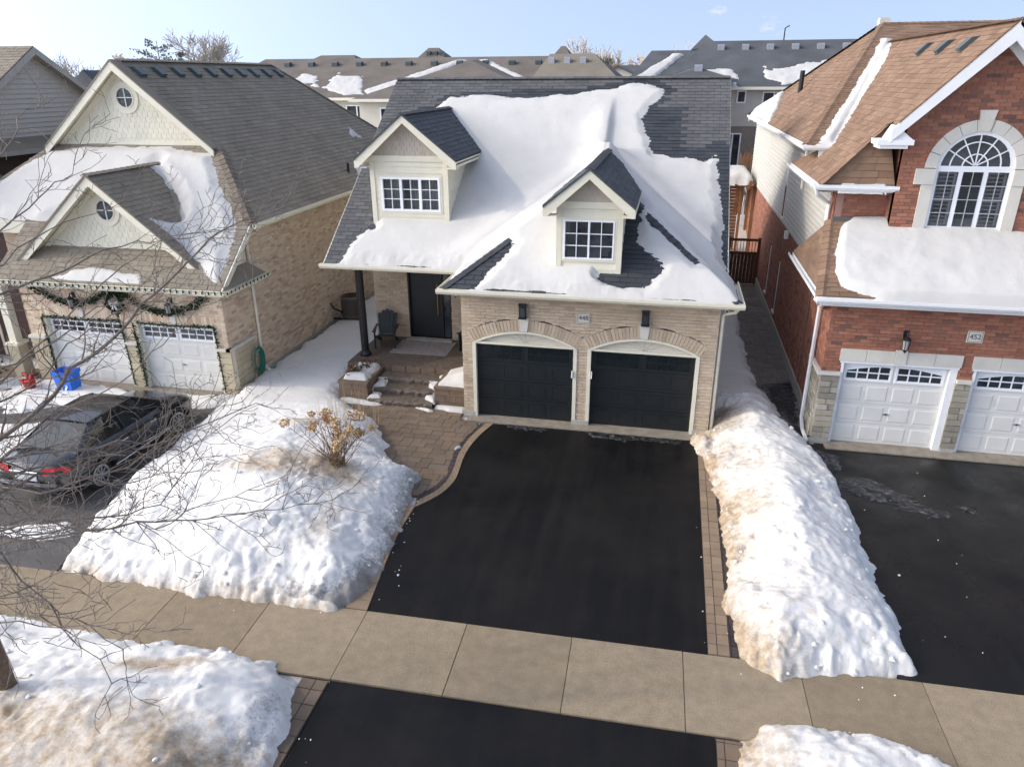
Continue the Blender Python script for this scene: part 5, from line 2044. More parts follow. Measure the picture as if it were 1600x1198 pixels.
# --- upper storey: recess and bay with the gable
YR, YB = 19.12, 18.65
BXL, BXA = 5.12, 6.75
FR = front(QX, YR)
brick_wall(BR, FR, rect(0, BXL - QX, 5.0, 5.95), [], MORT3, BRICK3, Q)
fl = MB()
fl.box(QX, BXL, YR - .06, YR, 4.98, 5.14)
fl.build('flashing', mat('flashing_grey', (.10, .105, .11), .5), Q)
a = MB()
a.box(BXL, BXL + .1, YB, YR + 1.5, 4.8, 7.3)
a.build('wall', BRICK3, Q)
APX, APZ, PG, RKY = 6.75, 9.35, 1.03, 18.22
FB = front(BXL, YB)
BW = 2 * (BXA - BXL)
acu = BW / 2 - .07
WIN0, WIN1, SPR, WV0 = acu - .80, acu + .80, 6.36, 5.03
archo = [(acu + 1.02 * math.cos(t), SPR + 1.02 * math.sin(t)) for t in np.linspace(0, math.pi, 24)]
hole = [(WIN0 - .22, 4.9), (WIN1 + .22, 4.9)] + archo
outer = [(0, 4.85), (BW, 4.85), (BW, APZ - PG * BW / 2 - .1), (BW / 2, APZ - .25), (0, APZ - PG * BW / 2 - .1)]
brick_wall(BR, FB, outer, [hole], MORT3, BRICK3, Q)
# stone surround
for k in range(9):
    t0, t1 = math.pi * k / 9 + .006, math.pi * (k + 1) / 9 - .006
    s_ = MB()
    for q in range(4):
        a0, a1 = t0 + (t1 - t0) * q / 4, t0 + (t1 - t0) * (q + 1) / 4
        s_.prism([FB.p(acu + r_ * math.cos(t), SPR + r_ * math.sin(t), -.12) for r_, t in ((.80, a0), (1.05, a0), (1.05, a1), (.80, a1))], FB.N * .16)
    s_.build('arch_stone', LIMESTONE, Q)
s_ = MB()
s_.prism([FB.p(acu - .10, SPR + .80, 0), FB.p(acu + .10, SPR + .80, 0), FB.p(acu + .17, SPR + 1.24, 0), FB.p(acu - .17, SPR + 1.24, 0)], FB.N * .07)
s_.build('keystone', LIMESTONE, Q)
for sx in (-1, 1):
    c0 = acu + sx * .80
    c1 = acu + sx * 1.05
    s_ = MB()
    s_.fbox(FB, min(c0, c1), max(c0, c1), 4.95, SPR - .36, -.12, .04)
    s_.build('jamb_stone', LIMESTONE, Q)
    c1 = acu + sx * 1.22
    s_ = MB()
    s_.fbox(FB, min(c0, c1), max(c0, c1), SPR - .355, SPR - .01, -.12, .06)
    s_.build('impost_stone', LIMESTONE, Q)
s_ = MB()
s_.fbox(FB, acu - 1.12, acu + 1.12, 4.88, 4.98, -.12, .09)
s_.build('stone_sill', LIMESTONE, Q)
wdw = window(Q, FB, WIN0, 4.985, 1.60, SPR - 4.985, 3, 2, 4, fr=.075, glass=GLASSC, proud=-.02)
# fanlight
a = MB()
for k in range(20):
    a0, a1 = math.pi * k / 20, math.pi * (k + 1) / 20
    a.prism([FB.p(acu + r_ * math.cos(t), SPR + r_ * math.sin(t), -.07) for r_, t in ((.72, a0), (.805, a0), (.805, a1), (.72, a1))], FB.N * .06)
a.fbox(FB, WIN0, WIN1, SPR, SPR + .05, -.07, -.012)
fan = a.build('fanlight', PVC, Q)
a = MB()
for rr in (.26, .52):
    for k in range(20):
        a0, a1 = math.pi * k / 20, math.pi * (k + 1) / 20
        a.prism([FB.p(acu + r_ * math.cos(t), SPR + .05 + r_ * math.sin(t), -.06) for r_, t in ((rr - .012, a0), (rr + .012, a0), (rr + .012, a1), (rr - .012, a1))], FB.N * .03)
for ang in (30, 60, 90, 120, 150):
    t = RAD(ang)
    d_, e_ = Vector((math.cos(t), math.sin(t))), Vector((-math.sin(t), math.cos(t))) * .011
    r0 = .0 if ang in (60, 90, 120, 30, 150) else .26
    a.prism([FB.p(acu + d_.x * r0 - e_.x, SPR + .05 + d_.y * r0 - e_.y, -.06), FB.p(acu + d_.x * .70 - e_.x, SPR + .05 + d_.y * .70 - e_.y, -.06), FB.p(acu + d_.x * .70 + e_.x, SPR + .05 + d_.y * .70 + e_.y, -.06), FB.p(acu + d_.x * r0 + e_.x, SPR + .05 + d_.y * r0 + e_.y, -.06)], FB.N * .028)
a.build('muntin', PVC, fan)
# fan panes between the radial bars
angs = [0, 30, 60, 90, 120, 150, 180]
for i in range(6):
    p = MB()
    ts = np.linspace(RAD(angs[i]) + .01, RAD(angs[i + 1]) - .01, 5)
    p.prism([FB.p(acu, SPR + .05, -.075)] + [FB.p(acu + .73 * math.cos(t), SPR + .04 + .73 * math.sin(t), -.075) for t in ts], FB.N * .012)
    p.build('pane', GLASS, fan)
# dark room and plantation shutters behind the side sashes
rm = MB()
rm.fbox(FB, WIN0 - .1, WIN1 + .1, 4.9, SPR + .9, -1.0, -.95)
rm.fbox(FB, WIN0 - .1, WIN1 + .1, 4.9, 4.95, -.95, -.12)
rm.fbox(FB, WIN0 - .1, WIN0, 4.95, SPR + .8, -.95, -.13)
rm.fbox(FB, WIN1, WIN1 + .1, 4.95, SPR + .8, -.95, -.13)
rm.build('room', ROOM, Q)
iw = (1.60 - .15 - 2 * .0975) / 3
for s_i in (0, 2):
    x0 = WIN0 + .075 + s_i * (iw + .0975)
    sh = MB()
    sh.fbox(FB, x0, x0 + .05, 5.06, SPR - .08, -.12, -.10)
    sh.fbox(FB, x0 + iw - .05, x0 + iw, 5.06, SPR - .08, -.12, -.10)
    sh.fbox(FB, x0, x0 + iw, 5.62, 5.68, -.12, -.10)
    o = sh.build('shutter', PVC, Q)
    for k in range(14):
        v = 5.08 + k * .088
        l_ = MB()
        l_.prism([FB.p(x0 + .05, v, -.125), FB.p(x0 + iw - .05, v, -.125), FB.p(x0 + iw - .05, v + .03, -.075), FB.p(x0 + .05, v + .03, -.075)], (0, 0, .008))
        l_.build('louvre', PVC, o)
# --- upper roofs
EXL, EZL = 3.47, APZ - PG * (APX - 3.47)
gl = Roof((EXL, 30, EZL), (0, -1, 0), (1, 0), PG)
shingle_roof(SG, gl, [(EXL, 18.85), (4.35, 18.85), (4.82, 18.9), (4.82, RKY), (APX, RKY), (APX, 28.5), (4.1, 21.4), (EXL, 23.5)], SH3, Q, th=.06)
gr = Roof((2 * APX - EXL, 18, EZL), (0, 1, 0), (-1, 0), PG)
gr.slab([(2 * APX - EXL, RKY), (2 * APX - EXL, 26), (APX, 28.5), (APX, RKY)], 'roof', SH3, Q)
hp = Roof((3.5, 21.35, 6.65), (1, 0, 0), (0, 1), .384)
shingle_roof(SG, hp, [(3.5, 21.35), (13.5, 21.35), (13.5, 30.0), (6.8, 30.0)], SH3, Q, holes=[[(4.2, 21.2), (9.3, 21.2), (6.75, 28.3)]], th=.06)
hlft = Roof((3.5, 40, 6.65), (0, -1, 0), (1, 0), 1.0)
shingle_roof(SG, hlft, [(3.5, 21.35), (6.8, 30.0), (3.5, 38.6)], SH3, Q, th=.06)
hbk = Roof((13.5, 38.6, 6.65), (-1, 0, 0), (0, -1), .384)
hbk.slab([(13.5, 38.6), (3.5, 38.6), (6.8, 30.0), (13.5, 30.0)], 'roof', SH3, Q)
hip_caps((3.5, 21.35, 6.65), (6.8, 30.0, 9.97), SH3, Q, w=.16)
hip_caps((3.5, 38.6, 6.65), (6.8, 30.0, 9.97), SH3, Q, w=.16)
hip_caps((6.8, 30.0, 9.97), (13.5, 30.0, 9.97), SH3, Q, w=.16)
hip_caps((APX, RKY, APZ), (APX, 28.5, APZ), SH3, Q, w=.14)
# small front hip over the recess
a = MB()
ev0, ev1, tp = Vector((EXL, 18.75, EZL - .02)), Vector((5.12, 18.75, EZL - .02)), Vector((4.80, 19.0, EZL + 1.38))
a.add([ev0, ev1, tp], [(0, 1, 2)])
a.add([ev1, Vector((5.12, 19.1, EZL)), tp], [(0, 1, 2)])
rr_ = a.build('roof', SH3, Q)
for i in range(9):
    t0, t1 = i / 9, min(1, (i + 1.1) / 9)
    A0, A1, B0, B1 = ev0.lerp(tp, t0), ev0.lerp(tp, t1), ev1.lerp(tp, t0), ev1.lerp(tp, t1)
    n_ = max(1, int((B0 - A0).length / .36))
    for j in range(n_):
        s0, s1 = (j) / n_, (j + .97) / n_
        of = Vector((0, -.02, .008))
        m_ = MB()
        p0, p1, p2, p3 = A0.lerp(B0, s0) + of, A0.lerp(B0, s1) + of, A1.lerp(B1, s1) + of * .3, A1.lerp(B1, s0) + of * .3
        m_.add([p0, p1, p2, p3, p0 - of * 1.4, p1 - of * 1.4], [(0, 1, 2, 3), (4, 5, 1, 0)])
        m_.build('shingle', SH3, rr_)
hip_caps(ev0, tp, SH3, Q, w=.12)
# eaves and rakes
gutter((EXL - .1, 18.75, EZL - .16), (5.2, 18.75, EZL - .16), (0, -1, 0), WHITE, Q)
gutter((EXL, 18.76, EZL - .16), (EXL, 23.6, EZL - .16), (-1, 0, 0), WHITE, Q)
gutter((3.5, 21.3, 6.49), (3.5, 38.6, 6.49), (-1, 0, 0), WHITE, Q)
gutter((3.4, 21.35, 6.49), (4.3, 21.35, 6.49), (0, -1, 0), WHITE, Q)
sf = MB()
sf.box(EXL, QX, 18.78, 23.6, EZL - .20, EZL - .17)
sf.box(EXL, 5.12, 18.78, 19.12, EZL - .205, EZL - .175)
sf.box(3.5, QX, 23.6, 38.6, 6.45, 6.48)
sf.build('soffit', WHITE, Q)
downspout([(3.46, 18.95, EZL - .12), (3.5, 19.05, EZL - .3), (3.86, 19.35, EZL - .55), (3.86, 19.35, 4.95)], WHITE, Q, .05)
downspout([(3.55, 23.4, 6.5), (3.86, 23.5, 6.3), (3.86, 23.5, 5.2)], WHITE, Q, .045)
for sx in (-1, 1):
    x1 = APX + sx * 2.05
    z1 = APZ - PG * 2.05
    r_ = MB()
    r_.prism([(APX, RKY, APZ - .03), (x1, RKY, z1 - .03), (x1, RKY, z1 - .30), (APX, RKY, APZ - .40)][::(1 if sx < 0 else -1)], (0, .05, 0))
    r_.prism([(APX, RKY + .04, APZ - .22), (x1, RKY + .04, z1 - .22), (x1, YB + .02, z1 - .22), (APX, YB + .02, APZ - .22)], (0, 0, .03))
    r_.prism([(APX, YB - .05, APZ - .25), (x1, YB - .05, z1 - .25), (x1, YB - .05, z1 - .42), (APX, YB - .05, APZ - .48)][::(1 if sx < 0 else -1)], (0, .04, 0))
    r_.build('rake_board', WHITE, Q)
    # boxed return
    b0, b1 = x1 - sx * .12, x1 + sx * .85 * -1
    bx = MB()
    bx.box(min(x1 + sx * .25, x1 - sx * .50), max(x1 + sx * .25, x1 - sx * .50), RKY + .01, YB + .3, z1 - .36, z1 - .25)
    bx.box(min(x1 + sx * .18, x1 - sx * .40), max(x1 + sx * .18, x1 - sx * .40), RKY + .06, YB + .3, z1 - .44, z1 - .36)
    bx.prism([(x1 + sx * .05, RKY + .06, z1 - .25), (x1 - sx * .48, RKY + .06, z1 - .25), (x1 - sx * .10, RKY + .06, z1 + .05)][::(1 if sx > 0 else -1)], (0, .5, 0))
    bx.build('cornice_return', WHITE, Q)
for y_ in (19.4, 21.0, 22.6):
    u, v = gl.uv(6.35, y_)
    roof_vent(Q, gl, 6.34, y_ + .3, .24, .42, .11)
vp = MB()
pz = hlft.z(4.6, 31.5)
vp.tube([(4.6, 31.5, pz - .05), (4.6, 31.5, pz + .75)], .09, 10)
vp.build('vent_pipe', BLACK, Q)
ch = MB()
ch.box(6.95, 7.3, 31.2, 31.55, 9.3, 10.22)
ch.build('chimney', LIMESTONE, Q)
ms = MB()
ms.box(QX, 13.4, 38.9, 39.0, 0, 6.5)
ms.box(13.3, 13.4, 17.2, 38.9, 0, 6.5)
ms.box(8.38, 13.3, 19.2, 19.3, 4.5, 6.5)
ms.build('wall', BRICK3, Q)
# meters and pipes on the side wall
ut = MB()
ut.fbox(F3, LW - 8.3, LW - 8.1, 3.35, 3.6, 0, .12)
ut.build('vent_hood', PVC, Q)
ut = MB()
ut.tube([F3.p(LW - 3.0, .4, .04), F3.p(LW - 3.0, 2.2, .04), F3.p(LW - 3.0, 3.4, .04)], .018, 6)
ut.build('conduit', mat('conduit_red', (.24, .13, .10), .6), Q)
for P_ in (BR, ST, SG):
    P_.finish(Q)
SD.finish(Q, own_mesh=True)


def RRH(X, Y):
    g = APZ - PG * np.abs(X - APX)
    h_ = np.where(Y > 21.3, np.minimum(6.65 + .384 * (Y - 21.35), np.minimum(6.65 + (X - 3.5), 6.65 + .384 * (38.6 - Y))), -9)
    return np.maximum(g, h_)


snow_sheet('roof_snow', lambda X, Y: 3.8 + GP * (Y - 16.65), [[(3.95, 18.1), (4.12, 18.85), (4.4, 19.1), (12.1, 19.1), (12.1, 16.55), (4.95, 16.55), (4.32, 16.72), (3.92, 16.95), (3.85, 17.4)]], lambda X, Y: .20 + .02 * np.sin(X * 1.3), res=.045, edge=.17, rag=.03, seed=24, lump=.018, label='thick snow slab on the garage roof of the red brick house', clip=lambda X, Y: Y - 16.60)
snow_sheet('roof_snow', RRH, [[(6.50, 28.6), (6.85, 28.5), (6.30, 26.3), (5.75, 25.0), (4.85, 22.9), (4.40, 21.85), (4.15, 21.25), (3.72, 21.35), (4.2, 22.5), (5.2, 25.1), (6.05, 27.3)]], .09, res=.045, edge=.2, rag=.05, seed=25, lump=.008, taper=True, label='tongue of snow in the valley of the tan roof')
snow_sheet('roof_snow', RRH, [[(3.45, 38.2), (3.8, 37.6), (4.5, 35.2), (4.1, 33.2), (3.50, 30.6)]], .20, res=.06, edge=.3, rag=.10, seed=26, label='rounded snow patch on the far back corner of the tan roof')
snow_sheet('roof_snow', lambda X, Y: EZL - .08 + (Y - 18.72) * 1.5, [[(3.9, 18.66), (5.0, 18.66), (4.9, 18.79), (4.6, 18.80), (4.3, 18.77), (4.0, 18.84)]], .06, res=.02, edge=.05, rag=.04, seed=27, label='crumbs of snow in the short gutter below the small hip')

# ================================================================== HOUSES BEHIND
FARB = mat('far_shingle_brown', (.145, .125, .105), .95, var=.22, vscale=.7, fine=.15, fscale=14)
FARG = mat('far_shingle_grey', (.085, .09, .096), .95, var=.25, vscale=.6, fine=.15, fscale=14)
FARW = mat('far_siding_cream', (.60, .56, .47), .7, var=.05)
FARS = mat('far_siding_beige', (.50, .47, .41), .7, var=.05)
FARBR = mat('far_brick', (.24, .19, .155), .9, var=.2, vscale=5, fine=.2, fscale=30)


def far_roof(owner, plans, m):
    """each plan: list of (x,y,z) corners of one roof face"""
    for pl in plans:
        a = MB()
        a.prism(pl, (0, 0, -.12))
        a.build('roof', m, owner)


def far_window(owner, x0, x1, z0, z1, y, n=1, m=None):
    F_ = front(x0, y)
    w = x1 - x0
    a = MB()
    e = .08
    a.fbox(F_, 0, w, z0, z0 + e, -.02, .05)
    a.fbox(F_, 0, w, z1 - e, z1, -.02, .05)
    for k in range(n + 1):
        c = (w - e) * k / n
        a.fbox(F_, c, c + e, z0 + e, z1 - e, -.02, .049)
    o = a.build('window', PVC, owner)
    for k in range(n):
        p = MB()
        c0, c1 = (w - e) * k / n + e, (w - e) * (k + 1) / n
        p.fbox(F_, c0, c1, z0 + e, z1 - e, -.02, .02)
        p.build('pane', GLASS, o)


# --- long brown roofed row behind the left and centre houses
B = thing('row_house', (-17, 55, 2.4), 'long brown roofed house row behind the grey ridge of the middle house', 'house', 'houses behind')
far_roof(B, [[(-34, 49.6, 7.1), (-4, 49.6, 7.1), (-5.6, 55.4, 9.72), (-31, 55.4, 9.72)], [(-4, 49.6, 7.1), (-4, 61.2, 7.1), (-5.6, 55.4, 9.72)], [(-4, 61.2, 7.1), (-34, 61.2, 7.1), (-31, 55.4, 9.72), (-5.6, 55.4, 9.72)], [(-34, 61.2, 7.1), (-34, 49.6, 7.1), (-31, 55.4, 9.72)]], FARB)
# hipped wing in the middle and hip at the right end
far_roof(B, [[(-20.4, 46.4, 7.1), (-7.6, 46.4, 7.1), (-14.0, 52.6, 9.44)], [(-7.6, 46.4, 7.1), (-7.6, 51.5, 7.2), (-14.0, 55.0, 9.5), (-14.0, 52.6, 9.44)], [(-20.4, 51.5, 7.2), (-20.4, 46.4, 7.1), (-14.0, 52.6, 9.44), (-14.0, 55.0, 9.5)]], FARB)
FARB2 = mat('far_shingle_tan', (.20, .175, .135), .95, var=.15, vscale=.7, fine=.15, fscale=14)
far_roof(B, [[(-9.4, 49.2, 8.0), (-3.4, 49.2, 8.0), (-5.6, 53.0, 9.78), (-8.6, 53.0, 9.78)]], FARB2)
far_roof(B, [[(-3.4, 49.2, 8.0), (-3.4, 57, 8.0), (-5.6, 53.0, 9.78)], [(-9.4, 57, 8.0), (-9.4, 49.2, 8.0), (-8.6, 53.0, 9.78)], [(-3.4, 57, 8.0), (-9.4, 57, 8.0), (-8.6, 53.0, 9.78), (-5.6, 53.0, 9.78)]], FARB)
# small peaks rising behind the ridge
for x0, x1, x2, x3, zt in ((-19.6, -18.6, -17.8, -16.7, 10.42), (-9.3, -8.5, -8.2, -7.4, 10.42), (-28.6, -27.4, -24.6, -23.8, 10.0)):
    far_roof(B, [[(x0, 56, 9.3), (x3, 56, 9.3), (x2, 57.5, zt), (x1, 57.5, zt)], [(x3, 56, 9.3), (x3, 60, 9.3), (x2, 57.5, zt)], [(x0, 60, 9.3), (x0, 56, 9.3), (x1, 57.5, zt)], [(x3, 60, 9.3), (x0, 60, 9.3), (x1, 57.5, zt), (x2, 57.5, zt)]], FARB)
for i in range(13):
    x = -28.6 + i * 1.9
    box_vent(B, (x, 54.3, 9.22), .42, .26)
for k in range(3):
    box_vent(B, (-18.4 + k * .5, 56.9, 10.0), .3, .2)
    box_vent(B, (-8.3 + k * 1.05, 51.9, 9.3), .4, .26, STEEL)
a = MB()
a.box(-33.6, -4.4, 50.0, 61, 2.3, 7.1)
a.box(-20.0, -8.0, 46.8, 50, 2.3, 7.1)
a.build('wall', FARW, B)
a = MB()
a.box(-34, -20.4, 49.45, 49.6, 6.95, 7.12)
a.box(-20.5, -7.5, 46.25, 46.4, 6.95, 7.12)
a.build('gutter', CREAM2, B)
for x0, x1 in ((-22.35, -20.75), (-30.5, -28.5), (-26.4, -24.6)):
    far_window(B, x0, x1, 5.55, 6.65, 50.0, 2)
far_window(B, -18.6, -17.0, 5.4, 6.6, 46.8, 2)
downspout([(-20.45, 49.9, 7.0), (-20.45, 49.9, 2.6)], CREAM2, B, .05)
PLn = lambda X, Y: 7.1 + .452 * (Y - 49.6)
snow_sheet('roof_snow', PLn, [[(-27.4, 52.9), (-26.64, 53.3), (-25.42, 52.9), (-24.98, 52.2), (-24.85, 51.2), (-25.92, 51.3), (-27.4, 51.4)], [(-24.31, 51.0), (-24.56, 52.5), (-24.16, 53.2), (-23.1, 52.7), (-22.47, 52.9), (-21.87, 52.6), (-21.59, 51.4), (-21.06, 50.1), (-22.33, 50.1), (-23.46, 50.5)]], .06, res=.08, edge=.35, rag=.5, seed=71, ragsc=.8, label='broken snow patches on the long brown roof behind the left house')
snow_sheet('roof_snow', lambda X, Y: np.maximum(PLn(X, Y), np.minimum(7.1 + .3774 * (Y - 46.4), 9.44 - .3656 * np.abs(X + 14.0))), [[(-21.2, 50.6), (-20.5, 49.8), (-19.9, 49.8), (-14.9, 54.9), (-15.6, 54.95)], [(-14.1, 54.95), (-13.4, 54.9), (-8.4, 50.8), (-9.2, 50.8)]], .10, res=.10, edge=.3, rag=.1, seed=72, label='snow strips in both valleys of the wing behind the middle house')

# --- dark roofed row behind the right house
C = thing('row_house', (6, 55, 2.4), 'beige sided row house with dark grey roof behind the tan roof', 'house', 'houses behind')
far_roof(C, [[(-.9, 49.6, 7.7), (24, 49.6, 7.7), (24, 55.2, 10.5), (1.6, 55.2, 10.5)], [(-.9, 61, 7.7), (-.9, 49.6, 7.7), (1.6, 55.2, 10.5)], [(24, 61, 7.7), (-.9, 61, 7.7), (1.6, 55.2, 10.5), (24, 55.2, 10.5)]], FARG)
far_roof(C, [[(.7, 54.6, 10.0), (2.5, 54.6, 10.2), (1.6, 56.2, 10.95)], [(2.5, 54.6, 10.2), (2.5, 58, 10.2), (1.6, 56.2, 10.95)], [(.7, 58, 10.0), (.7, 54.6, 10.0), (1.6, 56.2, 10.95)]], FARG)
far_roof(C, [[(-1.0, 45.6, 8.15), (3.3, 45.6, 8.15), (1.1, 47.2, 8.80)], [(3.3, 45.6, 8.15), (3.3, 50, 8.1), (1.1, 52, 8.9), (1.1, 47.2, 8.80)], [(-1.0, 50, 8.1), (-1.0, 45.6, 8.15), (1.1, 47.2, 8.80), (1.1, 52, 8.9)]], FARG)
a = MB()
a.box(-.6, 23.6, 50.0, 60.6, 5.42, 7.75)
a.build('wall', FARS, C)
a = MB()
a.box(-.58, 23.58, 50.03, 60.6, 2.3, 5.42)
a.build('brick_wall', FARBR, C)
a = MB()
a.box(-.5, 2.95, 46.0, 50, 2.3, 8.1)
a.build('wall', FARS, C)
for k in range(9):
    sb_ = MB()
    z = 5.45 + k * .25
    sb_.prism([(3.0, 49.98, z), (23.6, 49.98, z), (23.6, 49.998, z + .25), (3.0, 49.998, z + .25)], (0, .02, 0))
    sb_.build('siding_board', FARS, C)
a = MB()
a.box(-1, 24, 49.45, 49.6, 7.55, 7.72)
a.build('gutter', CREAM2, C)
far_window(C, 3.62, 4.18, 6.78, 7.52, 50.0, 1)
far_window(C, 5.15, 6.5, 6.7, 7.45, 50.0, 2)
far_window(C, 5.1, 5.75, 4.3, 5.3, 50.03, 1)
far_window(C, 3.1, 4.15, 3.0, 5.02, 50.03, 2)
for i in range(6):
    box_vent(C, (2.6 + i * 1.55, 54.2, 10.0), .42, .26, STEEL)
box_vent(C, (1.1, 46.9, 8.7), .45, .25, STEEL)
a = MB()
a.tube([(6.6, 55.2, 10.4), (6.6, 55.2, 11.2), (6.85, 55.2, 11.35)], .04, 6)
a.build('vent_pipe', BLACK, C)
PRn = lambda X, Y: 7.7 + .5 * (Y - 49.6)
snow_sheet('roof_snow', PRn, [[(-.6, 50.2), (.1, 51.2), (.76, 51.75), (1.95, 51.95), (3.52, 51.8), (3.5, 49.7), (-.6, 49.7)], [(4.69, 51.9), (5.65, 51.66), (6.62, 52.1), (7.86, 52.5), (9.4, 52.6), (11, 52.2), (11, 50), (6.31, 49.8), (5.59, 50.3)]], .07, res=.08, edge=.35, rag=.45, seed=73, ragsc=.8, label='ragged snow along the lower edge of the dark roof behind the tan roof')
D2 = thing('row_house', (-4, 66, 2.4), 'dark roofed house glimpsed between the brown row and the dark row', 'house', 'houses behind')
far_roof(D2, [[(-3.6, 56, 8.0), (4, 56, 8.0), (4, 63, 10.2), (-2.2, 63, 10.2)], [(-3.6, 70, 8.0), (-3.6, 56, 8.0), (-2.2, 63, 10.2)], [(4, 70, 8), (-3.6, 70, 8), (-2.2, 63, 10.2), (4, 63, 10.2)]], FARG)
a = MB()
a.box(-3.2, 4, 56.4, 70, 2.3, 8.0)
a.build('wall', FARS, D2)
snow_sheet('roof_snow', lambda X, Y: 8.0 + .314 * (Y - 56), [[(-3.3, 56.2), (-1.9, 56.2), (.2, 61.8), (-.5, 62.0)]], .15, res=.12, edge=.2, rag=.12, seed=74, label='slanting snow strip on the dark roof between the two rows')
E2 = thing('sided_house', (-5.4, 82, 2.4), 'small pale house end with snowy roof far between the two rows', 'house', 'houses behind')
a = MB()
a.prism([(-7.4, 80, 2.4), (-4.6, 80, 2.4), (-4.6, 80, 8.6), (-6.0, 80, 9.2), (-7.4, 80, 8.6)], (0, 8, 0))
a.build('wall', FARW, E2)
far_roof(E2, [[(-6.0, 79.6, 9.35), (-4.2, 79.6, 8.55), (-4.2, 88, 8.55), (-6.0, 88, 9.35)], [(-7.8, 79.6, 8.55), (-6.0, 79.6, 9.35), (-6.0, 88, 9.35), (-7.8, 88, 8.55)]], FARG)
far_roof(E2, [[(-7.6, 90, 8.2), (-3.6, 90, 8.2), (-4.6, 94, 9.6), (-7.0, 94, 9.6)]], FARG)
K2 = thing('sided_house', (-67, 84, 2.4), 'dark roof with two vents in the gap left of the big cream gable', 'house', 'houses behind')
far_roof(K2, [[(-80, 80, 6.4), (-55, 80, 6.4), (-57, 84, 8.75), (-78, 84, 8.75)]], FARG)
for x in (-69.4, -66.4, -63.5):
    box_vent(K2, (x, 83.4, 8.45), .6, .4, STEEL)
a = MB()
a.box(-79, -56, 80.5, 90, 2.4, 6.4)
a.build('wall', FARW, K2)
snow_sheet('roof_snow', lambda X, Y: 6.4 + .5875 * (Y - 80), [[(-70, 80.1), (-63, 80.1), (-63.5, 80.9), (-66, 81.6), (-68.5, 82.0)]], .15, res=.15, edge=.3, rag=.3, seed=75, label='snow at the lower edge of the dark roof left of the cream gable')
M2 = thing('sided_house', (-60, 70, 2.4), 'dark gable peeking over the far left rake', 'house', 'houses behind')
a = MB()
a.prism([(-63, 70, 6), (-57, 70, 6), (-57, 70, 6.6), (-60, 70, 9.3), (-63, 70, 6.6)], (0, 6, 0))
a.build('roof', FARG, M2)

# --- gate and shed in the gap on the right
GT = thing('wooden_gate', (3.0, 32, 0), 'brown wooden gate with barred opening at the end of the side path', 'gate')
Fg = front(1.45, 32)
rng = random.Random(2)
for k in range(17):
    u = k * .145
    a = MB()
    a.fbox(Fg, u, u + .138, .05, 1.32, -.02, .02 + rng.uniform(-.003, .003))
    a.build('board', WOODB, GT)
for u in (0, .72, 1.18, 2.38):
    a = MB()
    a.fbox(Fg, u, u + .10, 0, 2.02, -.08, .06)
    a.build('post', WOODB, GT)
for v in (1.32, 1.88):
    a = MB()
    a.fbox(Fg, 0, 2.48, v, v + .10, -.05, .05)
    a.build('rail', WOODB, GT)
for k in range(20):
    u = .12 + k * .12
    a = MB()
    a.tube([Fg.p(u, 1.42, 0), Fg.p(u, 1.88, 0)], .012, 5)
    a.build('bar', BLACK, GT)
SHD2 = thing('garden_shed', (3.2, 37, 0), 'orange cedar garden shelter with snow on its roof behind the gate', 'shed')
for x, y in ((2.2, 36.2), (2.75, 36.2), (3.3, 36.2), (3.85, 36.2), (3.85, 38.4), (2.2, 38.4)):
    a = MB()
    a.box(x - .06, x + .06, y - .06, y + .06, 0, 3.6)
    a.build('post', WOODO, SHD2)
for k in range(22):
    z = .2 + k * .155
    a = MB()
    a.box(2.25, 3.2, 36.24, 36.27, z, z + .14)
    a.build('board', WOODO, SHD2)
a = MB()
a.box(1.9, 4.1, 35.9, 38.7, 3.6, 3.74)
a.build('roof_beam', WOODO, SHD2)
a = MB()
a.prism([(3.45, 35.75, 3.5), (3.6, 35.75, 3.5), (3.75, 35.75, 3.85), (3.6, 35.75, 3.9)], (0, .12, 0))
a.build('brace', WOODO, SHD2)
snow_sheet('shed_snow', lambda X, Y: 0 * X + 3.75, [[(1.9, 35.9), (3.75, 35.9), (3.75, 38.7), (1.9, 38.7)]], .55, res=.07, edge=.5, rag=.1, seed=81, label='deep snow cap on the cedar garden shelter')
snow_bank('snow_bank', [(1.45, 33), (3.9, 33), (3.9, 36), (1.45, 36)], lambda X, Y: .9 + .3 * sat((Y - 33) / 2), 'snow heap in the back garden behind the wooden gate', slope=1.6, seed=83, res=.07, group='snow banks')
a = thing('garden_ornament', (3.75, 39.2, 2.0), 'tall wrapped garden ornament of dry branches behind the cedar shelter', 'ornament')
g_ = MB()
rng = random.Random(8)
for k in range(40):
    x, y = 3.55 + rng.gauss(0, .16), 39.2 + rng.gauss(0, .16)
    g_.tube([(x, y, 1.8), (x + rng.gauss(0, .12), y + rng.gauss(0, .1), 4.0 + rng.uniform(0, .9))], .02, 4)
g_.build('dry_branches', WOODO, a)

